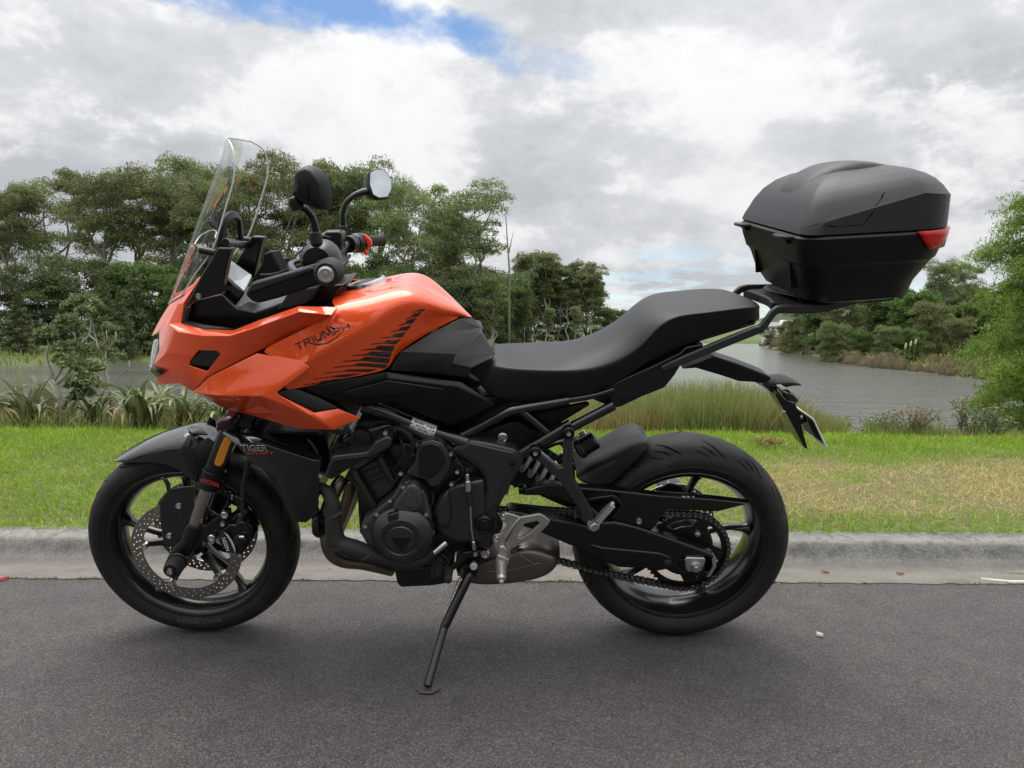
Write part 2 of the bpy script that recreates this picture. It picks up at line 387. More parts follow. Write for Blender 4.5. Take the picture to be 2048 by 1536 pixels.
tag(lawn, 'short bright green lawn with straw coloured dry patches behind the kerb', 'grass', kind='stuff')
# stray blades hanging over the kerb
n = 2600
X = RNG.uniform(-4, 4, n); Y = 2.955 + RNG.uniform(-.02, .03, n)
o = blades('kerb_edge_grass', X, Y, np.full(n, .068), RNG.uniform(.02, .06, n), np.full(n, .0034), 'lawn_grass', lean=1.0)
tag(o, 'loose green grass blades along the back of the kerb', 'grass', kind='stuff')
# thin line of moss and grit where the asphalt meets the channel
n = 5200
X = RNG.uniform(-4.5, 4.5, n); Y = EDGE - .006 + RNG.normal(0, .006, n); k = np.sin(X * 3.1) + np.sin(X * 7.7 + 1) + RNG.normal(0, .6, n) > .1; X, Y = X[k], Y[k]; n = len(X)
o = blades('channel_moss', X, Y, np.full(n, .002), RNG.uniform(.002, .009, n), RNG.uniform(.003, .008, n), 'tussock', lean=1.2)
tag(o, 'thin line of dry moss and grit along the asphalt edge', 'moss', kind='stuff')
n = 1500
X = RNG.uniform(-4, 4, n); Y = RNG.uniform(EDGE, EDGE + .2, n) ** 1.0
o = blades('channel_grit', X, Y, np.full(n, .000), RNG.uniform(.001, .004, n), RNG.uniform(.002, .006, n), 'tussock', lean=1.5)
tag(o, 'fine grit and dry clippings lying in the concrete channel', 'grit', kind='stuff')
# ------------------------------------------------------------------ plants
def tube_vf(V, F, pts, rad, k=6, cap=True):
    """append a tapered tube through pts to V, F"""
    base = len(V); n = len(pts); prev = None
    for i, p in enumerate(pts):
        p = Vector(p)
        d_ = (Vector(pts[min(i + 1, n - 1)]) - Vector(pts[max(i - 1, 0)])).normalized()
        if prev is None: a = d_.orthogonal().normalized()
        else:
            a = prev - d_ * prev.dot(d_)
            a = a.normalized() if a.length > 1e-6 else d_.orthogonal().normalized()
        prev = a; b = d_.cross(a); r = rad[i] if hasattr(rad, '__len__') else rad
        for j in range(k):
            q = 2 * math.pi * j / k; V.append(tuple(p + (a * math.cos(q) + b * math.sin(q)) * r))
    for i in range(n - 1):
        for j in range(k):
            j2 = (j + 1) % k
            F.append((base + i * k + j, base + i * k + j2, base + (i + 1) * k + j2, base + (i + 1) * k + j))
    if cap:
        F.append(tuple(base + k - 1 - j for j in range(k))); F.append(tuple(base + (n - 1) * k + j for j in range(k)))
def leaf_quads(C, L, W, rng, updown=None, hang=0.0):
    """loose leaves at C (n,3): random orientation, optionally hanging"""
    n = len(C); d_ = rng.normal(size=(n, 3)); d_[:, 2] -= hang; d_ /= np.linalg.norm(d_, axis=1, keepdims=True)
    s = np.cross(d_, rng.normal(size=(n, 3))); s /= np.linalg.norm(s, axis=1, keepdims=True)
    L = np.asarray(L).reshape(-1, 1) * np.ones((n, 1)); W = np.asarray(W).reshape(-1, 1) * np.ones((n, 1))
    a = C - d_ * L / 2; b = C + d_ * L / 2
    return np.stack([a, C + s * W / 2 - d_ * L * .08, b, C - s * W / 2 - d_ * L * .08], 1)
def clump(rng, c, r, n, flat=.65, hollow=.50):
    v = rng.normal(size=(n, 3)); v /= np.linalg.norm(v, axis=1, keepdims=True)
    v[:, 2] = np.where(v[:, 2] < -.25, -v[:, 2] * .5, v[:, 2])
    rr = (hollow + (1 - hollow) * rng.uniform(0, 1, (n, 1)) ** .6) * r * (1 + .18 * np.sin(v[:, :1] * 5 + c[0]) * np.cos(v[:, 1:2] * 4 + c[1]))
    p = v * rr; p[:, 2] *= flat
    return p + np.array(c)
def branch(rng, a, b, n=5, wob=.06):
    a, b = np.array(a, float), np.array(b, float); L = np.linalg.norm(b - a); pts = []
    for i in range(n + 1):
        f = i / n; p = a + (b - a) * f; p[2] += L * .10 * math.sin(math.pi * f) * 0.6
        if 0 < i < n: p += rng.normal(size=3) * L * wob
        pts.append(tuple(p))
    return pts
def gum_tree(seed, H, crown_r, bole=.45, n_lead=4, per=7, leaf=(.22, .078), nleaf=150, clr=.10, bark='gum_bark', leafm='gum_leaf', thick=.016, dense=1.0, flat=.78, skirt=0.0):
    rng = np.random.default_rng(seed); V, F, Q, T = [], [], [], []
    lean = rng.normal(size=2) * .03 * H
    top = np.array([lean[0], lean[1], H * bole])
    tp = branch(rng, (0, 0, -.3), top, 6, .02); tube_vf(V, F, tp, [H * thick * (1 - .45 * i / 6) for i in range(7)], 7)
    for k in range(n_lead):
        az = 2 * math.pi * (k + rng.uniform(-.3, .3)) / n_lead; rr = crown_r * rng.uniform(.25, .75) * (0.3 if k == 0 else 1)
        end = np.array([lean[0] + math.cos(az) * rr, lean[1] + math.sin(az) * rr, H * rng.uniform(.82, .95)])
        lp = branch(rng, top * np.array([1, 1, rng.uniform(.82, 1)]), end, 6, .05); r0 = H * thick * .5
        tube_vf(V, F, lp, [r0 * (1 - .8 * i / 6) + .012 for i in range(7)], 5, False)
        for j in range(per):
            f = (j + rng.uniform(.2, .9)) / per; f = .12 + .88 * f
            i0 = min(5, int(f * 6)); s = np.array(lp[i0]) + (np.array(lp[i0 + 1]) - np.array(lp[i0])) * (f * 6 - i0)
            a2 = az + rng.normal() * 1.3; out = crown_r * rng.uniform(.25, .62) * (1.15 - .5 * f)
            e = s + np.array([math.cos(a2) * out, math.sin(a2) * out, H * rng.uniform(.02, .09)])
            bp_ = branch(rng, s, e, 3, .08); tube_vf(V, F, bp_, [.035 * H / 15 + .01, .028 * H / 15 + .008, .02, .012], 4, False)
            r = H * clr * rng.uniform(.7, 1.25); m = int(2.8 * nleaf * dense * rng.uniform(.7, 1.3))
            p = clump(rng, e, r, m, flat); Q.append(leaf_quads(p, rng.uniform(.7, 1.3, m) * leaf[0], rng.uniform(.7, 1.3, m) * leaf[1], rng, hang=.35))
            T.append(np.clip(rng.normal(.42, .25, m) + .12 * rng.normal(), 0, 1))
        p = clump(rng, end, H * clr * 1.1, int(2.8 * nleaf * dense), flat); Q.append(leaf_quads(p, leaf[0], leaf[1], rng, hang=.3)); T.append(np.clip(rng.normal(.5, .25, len(p)), 0, 1))
    if skirt:
        for j in range(int(skirt)):
            a2 = rng.uniform(0, 6.28); rr = crown_r * rng.uniform(.2, .8); e = np.array([math.cos(a2) * rr, math.sin(a2) * rr, H * rng.uniform(.08, bole + .1)])
            p = clump(rng, e, H * clr * rng.uniform(.7, 1.2), int(2.4 * nleaf), flat); Q.append(leaf_quads(p, leaf[0], leaf[1], rng, hang=.3)); T.append(np.clip(rng.normal(.35, .25, len(p)), 0, 1))
            tube_vf(V, F, branch(rng, (0, 0, e[2] * .6), e, 3, .06), [.03, .025, .018, .01], 4, False)
    return V, F, np.concatenate(Q), np.concatenate(T), bark, leafm
def cone_tree(seed, H, r0, leafm='conifer_leaf', n=3800, leaf=(.34, .09), low=.04, hang=.2, taper=1.0, bark='dark_bark'):
    rng = np.random.default_rng(seed); V, F, Q, T = [], [], [], []
    tube_vf(V, F, branch(rng, (0, 0, -.3), (0, 0, H * .97), 6, .004), [H * .018 * (1 - i / 6.3) for i in range(7)], 6)
    nb = 60
    for i in range(nb):
        f = low + (1 - low) * (i + .5) / nb; az = i * 2.4 + rng.normal() * .2; L = r0 * (1 - f) ** taper * rng.uniform(.75, 1.12) + .04 * H * (1 - f)
        s = np.array([0, 0, H * f]); e = s + np.array([math.cos(az) * L, math.sin(az) * L, L * rng.uniform(-.25, .2)])
        tube_vf(V, F, branch(rng, s, e, 3, .04), [.03 * H / 8, .02 * H / 8, .012 * H / 8, .004], 4, False)
        m = max(12, int(n / nb * 2 * (1 - f)) + 8); tt = rng.uniform(.15, 1.05, m)[:, None]
        p = s + (e - s) * tt + rng.normal(size=(m, 3)) * np.array([.12, .12, .10]) * L * .9 * (.5 + .5 * tt) + np.array([0, 0, .01])
        Q.append(leaf_quads(p, rng.uniform(.7, 1.3, m) * leaf[0], leaf[1], rng, hang=hang)); T.append(np.clip(rng.normal(.4, .25, m), 0, 1))
    return V, F, np.concatenate(Q), np.concatenate(T), bark, leafm
PROTO = {}
def tree(name, proto, loc, s=1.0, rz=0.0, label=None, cat='tree', group=None, sx=1.0):
    """a tree of the kind proto standing at loc; trunk and crown are its parts"""
    if proto not in PROTO:
        V, F, Q, T, bark, leafm = PROTO_DEF[proto]()
        me = bpy.data.meshes.new('trunk'); me.from_pydata(V, [], F); me.polygons.foreach_set('use_smooth', [True] * len(me.polygons)); me.materials.append(MATS[bark])
        tmp = fast_quads('crown', Q, leafm, None, attr=T); cme = tmp.data; bpy.data.objects.remove(tmp)
        PROTO[proto] = (me, cme)
    e = empty(name, loc, rz); e.scale = (s * sx, s * sx, s)
    link('trunk', PROTO[proto][0], e); link('crown', PROTO[proto][1], e)
    tag(e, label, cat, group); return e
PROTO_DEF = {
    'gum_a': lambda: gum_tree(11, 15, 4.6, .46, 4, 9, nleaf=190, clr=.078, flat=.84),
    'gum_b': lambda: gum_tree(12, 15, 4.2, .52, 5, 8, nleaf=180, clr=.074, flat=.84),
    'gum_c': lambda: gum_tree(13, 15, 5.0, .42, 4, 10, nleaf=190, clr=.082, flat=.84),
    'gum_d': lambda: gum_tree(14, 15, 3.6, .48, 5, 8, nleaf=170, clr=.072, flat=.84),
    'wispy': lambda: gum_tree(25, 15, 2.8, .30, 5, 9, nleaf=110, clr=.062, skirt=12, thick=.012),
    'under_a': lambda: gum_tree(31, 8, 3.6, .22, 5, 7, nleaf=200, clr=.14, skirt=10, leaf=(.20, .075), flat=.75, leafm='dark_leaf'),
    'under_b': lambda: gum_tree(32, 8, 3.0, .20, 5, 8, nleaf=200, clr=.13, skirt=12, leafm='dark_leaf', leaf=(.21, .08), flat=.8),
    'bright': lambda: gum_tree(33, 8, 3.0, .18, 5, 8, nleaf=220, clr=.13, skirt=12, leaf=(.21, .085), leafm='bright_leaf', flat=.8),
    'slim_a': lambda: gum_tree(41, 11, 1.6, .42, 3, 10, nleaf=130, clr=.070, bark='pale_bark', thick=.0090, skirt=1),
    'slim_b': lambda: gum_tree(42, 11, 1.8, .40, 3, 11, nleaf=130, clr=.072, bark='pale_bark', thick=.0090, skirt=2),
    'slim_c': lambda: gum_tree(43, 11, 1.4, .45, 3, 10, nleaf=120, clr=.066, bark='pale_bark', thick=.0085, skirt=1),
    'cone': lambda: cone_tree(51, 6, 1.5, n=5200, leaf=(.28, .09), taper=.9),
    'cone_soft': lambda: cone_tree(52, 6, 1.7, n=5200, leaf=(.34, .08), taper=.7),
    'bank': lambda: gum_tree(61, 7, 2.8, .15, 5, 7, nleaf=200, clr=.14, skirt=12, leaf=(.21, .08), flat=.8),
    'bank_b': lambda: gum_tree(62, 7, 2.5, .15, 5, 8, nleaf=200, clr=.13, skirt=12, leaf=(.23, .10), leafm='bright_leaf', flat=.8),
}
def stand(u, vtop, dist, proto, h0, label, name='gum_tree', group=None, sx=1.0, rz=None, zoff=0.0):
    """plant a tree so that its top reaches the height seen at (u, vtop) from dist metres"""
    p = at_y(u, vtop, dist); g = float(ground_z(p.x, dist)) + zoff
    s = (p.z - g) / (h0 * .985)
    return tree(name, proto, (p.x, dist, g), s, random.uniform(0, 6.28) if rz is None else rz, label, 'tree', group, sx)
GA = 'gum trees of the wood across the lake'
for u, vt, dist, pr, sx, lab in [
    (-60, 388, 74, 'gum_b', 1.1, 'gum tree cut by the left picture edge at the end of the wood'),
    (22, 383, 70, 'gum_a', 1.0, 'gum tree furthest left of the tall wood with its whole crown in view'),
    (128, 352, 72, 'gum_c', .95, 'gum tree with a high rounded crown above the pointed conifer'),
    (205, 352, 69, 'gum_b', 1.0, 'gum tree above the small near tree, left of two tall crowns'),
    (270, 353, 73, 'gum_a', 1.0, 'broad flat topped gum tree between the near tree and the windscreen'),
    (338, 362, 70, 'gum_d', 1.1, 'gum tree just left of the windscreen base with sky showing under it'),
    (392, 364, 75, 'gum_c', .9, 'gum tree rising directly left of the clear windscreen edge'),
    (440, 345, 69, 'gum_b', 1.0, 'gum tree seen through the left half of the windscreen'),
    (505, 338, 73, 'gum_a', 1.0, 'gum tree seen through the right half of the windscreen'),
    (582, 317, 68, 'gum_c', 1.0, 'tallest gum tree of the wood, between windscreen and near mirror'),
    (640, 352, 74, 'gum_d', 1.0, 'gum tree hidden behind the near mirror head'),
    (688, 338, 70, 'gum_b', .95, 'gum tree standing between the two mirrors'),
    (758, 364, 74, 'gum_a', .9, 'gum tree behind the far mirror glass'),
    (832, 367, 68, 'gum_c', .95, 'dense domed gum tree above the orange tank'),
    (880, 398, 75, 'gum_d', .9, 'gum tree with drooping side above the rear of the tank')]:
    stand(u, vt, dist, pr, 15, lab, group=GA, sx=sx)
stand(948, 376, 66, 'wispy', 15, 'tall wispy gum tree standing apart above the tank pad', group=GA, sx=1.15)
stand(905, 455, 70, 'gum_d', 15, 'lower gum tree filling in left of the wispy gum', group=GA, sx=.8)
stand(985, 560, 64, 'slim_b', 11, 'short leafy gum at the foot of the wispy gum', group=GA, sx=1.2)
GB = 'slender pale gum trees above the seat'
for u, vt, dist, pr, sx, lab in [
    (1038, 512, 86, 'slim_a', 1.15, 'slender gum tree leftmost of the grove above the seat'),
    (1062, 505, 90, 'slim_b', 1.2, 'tall slender gum tree second from left in the grove above the seat'),
    (1092, 510, 87, 'slim_c', 1.3, 'slender gum tree with a pointed top in the middle of the grove'),
    (1118, 535, 92, 'slim_b', 1.2, 'slender gum tree right of the pointed one in the grove'),
    (1138, 523, 88, 'slim_a', 1.2, 'slender gum tree with twin tops right of the grove middle'),
    (1163, 528, 91, 'slim_b', 1.2, 'slender gum tree second from right in the grove above the seat'),
    (1186, 545, 87, 'slim_a', 1.25, 'slender gum tree at the right end of the grove above the seat'),
    (1050, 610, 80, 'slim_c', 1.1, 'low thin gum tree in front of the grove, left one'),
    (1100, 618, 80, 'slim_c', 1.1, 'low thin gum tree in front of the grove, middle one'),
    (1150, 615, 81, 'slim_c', 1.1, 'low thin gum tree in front of the grove, right one'),
    (1010, 590, 79, 'slim_b', 1.1, 'low thin gum tree between wispy gum and grove')]:
    stand(u, vt, dist, pr, 11, lab, group=GB, sx=sx)
GC = 'understorey trees at the foot of the wood'
for u, vt, dist, pr, sx, lab in [
    (-40, 532, 60, 'under_a', 1.1, 'dark understorey tree cut by the left picture edge'),
    (70, 552, 62, 'under_b', 1.2, 'dark understorey tree behind the pointed conifer'),
    (150, 522, 64, 'under_a', 1.1, 'dark understorey tree above the small near tree'),
    (225, 550, 63, 'under_b', 1.1, 'dark understorey tree right of the small near tree'),
    (300, 534, 62, 'bright', 1.1, 'bright green bushy tree left of the windscreen foot'),
    (360, 557, 60, 'bright', 1.0, 'bright green bushy tree touching the windscreen foot'),
    (400, 522, 66, 'under_a', 1.1, 'dark understorey tree behind the windscreen foot'),
    (470, 492, 65, 'under_b', 1.1, 'dark understorey tree behind the screen bracket'),
    (540, 522, 63, 'bright', 1.0, 'bright green bushy tree behind the instrument visor'),
    (610, 522, 65, 'under_a', 1.1, 'dark understorey tree behind the near mirror stem'),
    (690, 542, 63, 'bright', 1.0, 'bright green bushy tree behind the handlebar'),
    (755, 542, 61, 'bright', 1.0, 'bright green bushy tree in front of the wood above the tank cap'),
    (820, 522, 65, 'under_b', 1.1, 'dark understorey tree above the tank top'),
    (880, 562, 64, 'under_a', 1.0, 'dark understorey tree above the black tank pad'),
    (930, 545, 72, 'under_a', .9, 'dark understorey tree left under the wispy gum'),
    (1005, 540, 80, 'under_b', 1.0, 'dark tree filling between the wispy gum and the dead tree'),
    (990, 565, 76, 'bright', .9, 'bright bushy tree right under the wispy gum'),
    (1035, 590, 84, 'under_b', 1.0, 'dark understorey tree left of the slender grove'),
    (950, 560, 68, 'under_b', .9, 'dark understorey tree under the wispy gum'),
    (1070, 572, 97, 'under_a', 1.1, 'dark tree filling the left back of the slender grove'),
    (1120, 575, 99, 'under_b', 1.1, 'dark tree filling the middle back of the slender grove'),
    (1175, 585, 96, 'under_a', 1.1, 'dark tree filling the right back of the slender grove'),
    (1228, 622, 95, 'bright', 1.0, 'low bright bush at the right end of the slender grove'),
    (1010, 585, 90, 'under_a', 1.0, 'dark understorey tree between the dead tree and the grove'),
    (1262, 628, 110, 'bright', .9, 'low bright bush just above the seat hump')]:
    stand(u, vt, dist, pr, 8, lab, 'understorey_tree', group=GC, sx=sx)
GD = 'conifers on the far left bank'
for u, vt, dist, pr, lab in [
    (33, 572, 52, 'cone', 'pointed conifer on the far bank at the left picture edge'),
    (205, 560, 56, 'cone_soft', 'soft conifer behind the top of the small near tree'),
    (268, 540, 57, 'cone_soft', 'tall soft conifer right of the small near tree'),
    (238, 575, 54, 'cone', 'grey green conifer low between two soft conifers')]:
    stand(u, vt, dist, pr, 6, lab, 'conifer_tree', group=GD)
GE = 'trees of the right bank'
for u, vt, dist, pr, sx, lab in [
    (1610, 618, 88, 'bank', 1.0, 'rounded tree at the left end of the right bank, under the rack'),
    (1648, 606, 78, 'bank_b', 1.0, 'bushy tree right of the white house under the rack'),
    (1690, 605, 72, 'bank', 1.1, 'broad olive tree below the front of the top box'),
    (1742, 596, 74, 'bank', 1.0, 'olive tree below the middle of the top box'),
    (1790, 585, 68, 'bank_b', 1.1, 'dark green tree below the rear of the top box'),
    (1835, 590, 64, 'bank_b', 1.0, 'green tree below the top box rear corner'),
    (1905, 575, 74, 'bank', 1.2, 'rounded olive tree behind the tall pale gums right of the top box'),
    (1948, 585, 72, 'bank_b', 1.2, 'rounded green tree behind the tall pale gums near the right edge'),
    (1893, 632, 60, 'bank', 1.0, 'bushy tree in front of the grey roofed house'),
    (1885, 516, 66, 'gum_d', .75, 'tall pale gum tree right of the top box'),
    (1928, 532, 70, 'gum_b', .7, 'second tall pale gum tree between top box and feathery tree'),
    (1860, 610, 58, 'bank', .9, 'grey green bushy tree in front of the tall pale gum'),
    (1925, 640, 54, 'bank', .9, 'low bushy tree near the right end of the far bank'),
    (1985, 600, 60, 'bank_b', 1.1, 'green tree behind the feathery tree'),
    (2060, 570, 62, 'bank', 1.2, 'tree behind the feathery tree at the right picture edge'),
    (1540, 662, 140, 'bank', 1.3, 'bush in front of the pale house beyond the lake'),
    (1572, 664, 138, 'bank_b', 1.3, 'bush in front of the white house beyond the lake'),
    (1600, 655, 120, 'bank', 1.2, 'bush right of the white house beyond the lake'),
    (1575, 648, 96, 'bank', .9, 'small tree by the white house under the rack'),
    (1668, 650, 62, 'bank', .9, 'low shrub tree behind the tussocks under the rack'),
    (1720, 662, 58, 'bank_b', .8, 'low shrub tree behind the tussocks under the top box front'),
    (1770, 655, 56, 'bank', .9, 'low shrub tree behind the tussocks under the top box middle'),
    (1822, 660, 54, 'bank_b', .9, 'low shrub tree beside the pale plumes')]:
    stand(u, vt, dist, pr, 15 if pr.startswith('gum') else 7, lab, 'bank_tree', group=GE, sx=sx)
# dead tree beside the wispy gum
def dead_tree():
    V, F = [], []; rng = np.random.default_rng(5)
    D0 = 67.0
    def L(*uv): return [tuple(at_y(u, v, D0)) for u, v in uv]
    base = Vector(L((1018, 690))[0]); base.z = float(ground_z(base.x, D0))
    def add(uv, r): tube_vf(V, F, [tuple(Vector(p) - base) for p in L(*uv)], r, 6)
    add([(1018, 700), (1018, 620), (1019, 540), (1016, 500), (1012, 440), (1011, 418)], [.13, .11, .09, .07, .04, .015])
    add([(1018, 505), (1023, 480), (1028, 460)], [.06, .035, .012])
    add([(1018, 580), (1030, 565), (1036, 548)], [.06, .04, .015])
    add([(1015, 480), (1006, 470)], [.03, .01])
    e = empty('dead_tree', base); o = raw('trunk', V, F, 'gum_bark', e, True)
    tag(e, 'bare dead tree with a forked top right of the wispy gum', 'tree')
dead_tree()

# ------------------------------------------------------------------ feathery swamp cypress on the near bank, right edge
def cypress():
    rng = np.random.default_rng(77); V, F, Q, T = [], [], [], []
    Y0 = 10.6; base = at_y(2125, 880, Y0); base = Vector((base.x, Y0, float(ground_z(base.x, Y0)))); H = 4.6
    tube_vf(V, F, branch(rng, (0, 0, -.2), (.1, 0, H), 8, .006), [.11 * (1 - .85 * i / 8) for i in range(9)], 8)
    nb = 74
    for i in range(nb):
        f = .04 + .94 * (i + .3) / nb; az = i * 2.4 + rng.normal() * .3
        L = (1.72 * (1 - f) ** .5 + .2) * rng.uniform(.55, 1.05)
        # the outline seen left of the trunk: reaches far out low and middle, short near the top
        s = np.array([0, 0, H * f]); e = s + np.array([math.cos(az) * L, math.sin(az) * L, L * rng.uniform(-.18, .22)])
        bp_ = branch(rng, s, e, 5, .03); tube_vf(V, F, bp_, [.02 * (1 - .15 * j) for j in range(6)], 4, False)
        for j in range(int(115 * L) + 18):          # side twigs with drooping feathery fronds
            tt = rng.uniform(.12, 1.0); k = min(4, int(tt * 5)); p = np.array(bp_[k]) + (np.array(bp_[k + 1]) - np.array(bp_[k])) * (tt * 5 - k)
            dr = np.array([math.cos(az + rng.normal() * .9), math.sin(az + rng.normal() * .9), rng.uniform(-.55, .15)]); ln = rng.uniform(.14, .40)
            m = 17; q = np.linspace(.05, 1, m)[:, None]
            p = p + np.array([0, 0, rng.normal() * .07]); c = p + dr * ln * q + np.array([0, 0, -.16]) * (q ** 2) * ln * 2 + rng.normal(size=(m, 3)) * .022
            Q.append(leaf_quads(c, rng.uniform(.05, .10, m), .0135, rng, hang=.9)); T.append(np.clip(rng.normal(.45, .2, m) + .15 * rng.normal(), 0, 1))
    e = empty('feathery_tree', base); raw('trunk', V, F, 'dark_bark', e, True); fast_quads('crown', np.concatenate(Q), 'cypress_leaf', e, attr=np.concatenate(T))
    tag(e, 'light green feathery tree with drooping fronds at the right picture edge', 'tree')
cypress()

# ------------------------------------------------------------------ small near tree with pale stems, left
def near_tree():
    rng = np.random.default_rng(9); Y0 = 6.75; V, F, Q, T = [], [], [], []
    def uv(x, y): return (x * .234375, 560 + y * .234375)
    base = at_y(*uv(545, 1262), Y0); base.z = float(ground_z(base.x, Y0))
    def L(x, y, dy=0.0): return Vector(at_y(*uv(x, y), Y0 + dy)) - base
    def stem(pts, r): tube_vf(V, F, [tuple(L(*p)) for p in pts], r, 7)
    stem([(545, 1300), (540, 1150), (515, 1000), (480, 890), (455, 850)], [.034, .030, .026, .022, .020])
    stem([(480, 890), (430, 780), (400, 690), (395, 620), (420, 560), (400, 500)], [.019, .017, .015, .013, .009, .005])
    stem([(480, 890), (540, 840), (600, 770), (620, 700), (600, 640)], [.022, .018, .014, .010, .006])
    stem([(455, 860), (500, 800), (570, 690, .2), (640, 560, .25), (640, 430, .25)], [.018, .015, .012, .009, .005])
    stem([(535, 1100), (600, 980, -.1), (660, 900, -.15), (700, 820, -.2)], [.02, .015, .011, .006])
    stem([(600, 640), (690, 540, .1), (760, 470, .1), (775, 380, .1), (770, 300, .1)], [.012, .011, .010, .008, .005])
    stem([(760, 470, .1), (820, 520, .1), (830, 600, .1)], [.008, .006, .004])
    for cx, cy, r, dy, dn in [(395, 470, 95, 0, 1), (330, 540, 60, 0, .6), (450, 540, 70, .1, .7), (580, 370, 110, .25, 1), (660, 420, 70, .2, .6), (620, 230, 90, .1, .9), (720, 200, 130, .1, 1.3), (820, 220, 70, .1, .6), (740, 270, 90, .0, .8),
                           (560, 600, 110, 0, 1), (660, 600, 110, .1, 1), (760, 640, 110, .1, .9), (620, 720, 120, -.1, 1), (750, 760, 110, -.1, .8), (840, 760, 60, -.1, .4), (700, 860, 110, -.2, .9), (800, 900, 80, -.2, .5), (640, 900, 80, -.2, .6), (720, 980, 90, -.2, .6), (520, 690, 60, 0, .5), (640, 1010, 60, -.2, .4)]:
        r_ = r * .234375 / FPX * Y0; m = int(520 * dn); c = np.array(L(cx, cy, dy))
        p = clump(rng, c, r_, m, .8, .25); Q.append(leaf_quads(p, rng.uniform(.045, .080, m), rng.uniform(.016, .026, m), rng)); T.append(np.clip(rng.normal(.4, .27, m), 0, 1))
    e = empty('small_tree', base); raw('trunk', V, F, 'pale_bark', e, True); fast_quads('crown', np.concatenate(Q), 'shrub_leaf', e, attr=np.concatenate(T))
    tag(e, 'small near tree with pale crooked stems and tufted leaves left of the motorcycle', 'tree')
    # twiggy shrub beside it, mostly bare
    V, F, Q, T = [], [], [], []
    base = at_y(*uv(960, 1150), Y0 + .3); base.z = float(ground_z(base.x, Y0 + .3))
    def L2(x, y): return Vector(at_y(*uv(x, y), Y0 + .3 + .1 * math.sin(x))) - base
    def st(pts, r): tube_vf(V, F, [tuple(L2(*p)) for p in pts], r, 6)
    st([(955, 1180), (940, 960), (910, 820), (880, 700), (840, 570), (800, 440), (790, 360)], [.016, .014, .012, .011, .009, .006, .004])
    st([(910, 820), (900, 700), (900, 560), (880, 470), (860, 380)], [.011, .010, .009, .006, .003])
    st([(900, 590), (950, 560), (985, 510), (990, 440)], [.010, .009, .007, .003]); st([(895, 560), (915, 500), (905, 430)], [.008, .006, .003])
    st([(940, 900), (1000, 830), (1080, 780), (1130, 760)], [.008, .006, .004, .002]); st([(1080, 780), (1105, 730), (1100, 690)], [.004, .003, .002])
    st([(870, 680), (820, 640), (790, 600)], [.007, .005, .003]); st([(940, 930), (890, 860), (850, 840)], [.007, .005, .003])
    for cx, cy, r, m in [(930, 400, 60, 60), (1010, 420, 50, 60), (860, 480, 50, 40), (1010, 640, 70, 50), (960, 700, 70, 50), (820, 560, 60, 50), (980, 520, 50, 40), (930, 600, 50, 30)]:
        p = clump(rng, np.array(L2(cx, cy)), r * .234375 / FPX * Y0, m, .9, .1); Q.append(leaf_quads(p, rng.uniform(.03, .055, m), .013, rng)); T.append(rng.uniform(.2, .8, m))
    e = empty('twiggy_shrub', base); raw('stems', V, F, 'pale_bark', e, True); fast_quads('leaves', np.concatenate(Q), 'shrub_leaf', e, attr=np.concatenate(T))
    tag(e, 'sparse twiggy shrub with pale bare branches right of the small near tree', 'shrub')
near_tree()

# ------------------------------------------------------------------ flax: each plant with its strap leaves
def flax_leaf(seed, L, droop, w):
    rng = np.random.default_rng(seed); n = 9; V, F = [], []
    th = R(82); x = z = 0.0; tw = rng.normal() * .5
    for i in range(n + 1):
        f = i / n; ww = w * (.75 + .6 * math.sin(math.pi * min(1, f * .9 + .15))) * (1 - f ** 3) + .003
        a = tw * f; cy, cz = math.cos(a) * ww / 2, math.sin(a) * ww / 2
        V += [(x, -cy, z - cz + ww * .22), (x, 0, z), (x, cy, z + cz + ww * .22)]
        x += math.cos(th) * L / n; z += math.sin(th) * L / n; th -= droop / n * (.35 + 1.5 * f)
    for i in range(n):
        for j in range(2): F.append((i * 3 + j, i * 3 + j + 1, i * 3 + j + 4, i * 3 + j + 3))
    me = bpy.data.meshes.new('leaf'); me.from_pydata(V, [], F); me.polygons.foreach_set('use_smooth', [True] * len(F))
    a = me.attributes.new('tone', 'FLOAT', 'FACE'); a.data.foreach_set('value', [min(1, max(0, rng.normal(.45, .3)))] * len(F))
    return me
FL = [flax_leaf(200 + i, .95, d_, .052) for i, d_ in enumerate([1.3, 1.7, 2.1, 2.5, 2.9, 3.2, 1.0, 2.3, 2.7, 1.9])]
FD = [flax_leaf(300 + i, .8, d_, .045) for i, d_ in enumerate([3.0, 3.4])]
for m_ in FL: m_.materials.append(MATS['flax_leaf'])
for m_ in FD: m_.materials.append(MATS['dead_flax_leaf'])
def flax(u, v, y, s, nl, seed, label):
    rng = random.Random(seed); p = at_y(u, v, y); e = empty('flax_plant', (p.x, y, float(ground_z(p.x, y)) - .02)); e.scale = (s, s, s)
    tag(e, label, 'flax', 'flax plants on the near bank')
    for i in range(nl):
        dead = rng.random() < .10; me = rng.choice(FD if dead else FL)
        o = link('leaf', me, e); o.location = (rng.gauss(0, .06), rng.gauss(0, .06), 0); o.rotation_euler = (rng.gauss(0, .15), rng.gauss(0, .12), rng.uniform(0, 6.28)); k = rng.uniform(.7, 1.15); o.scale = (k, k * rng.uniform(.8, 1.3), k)
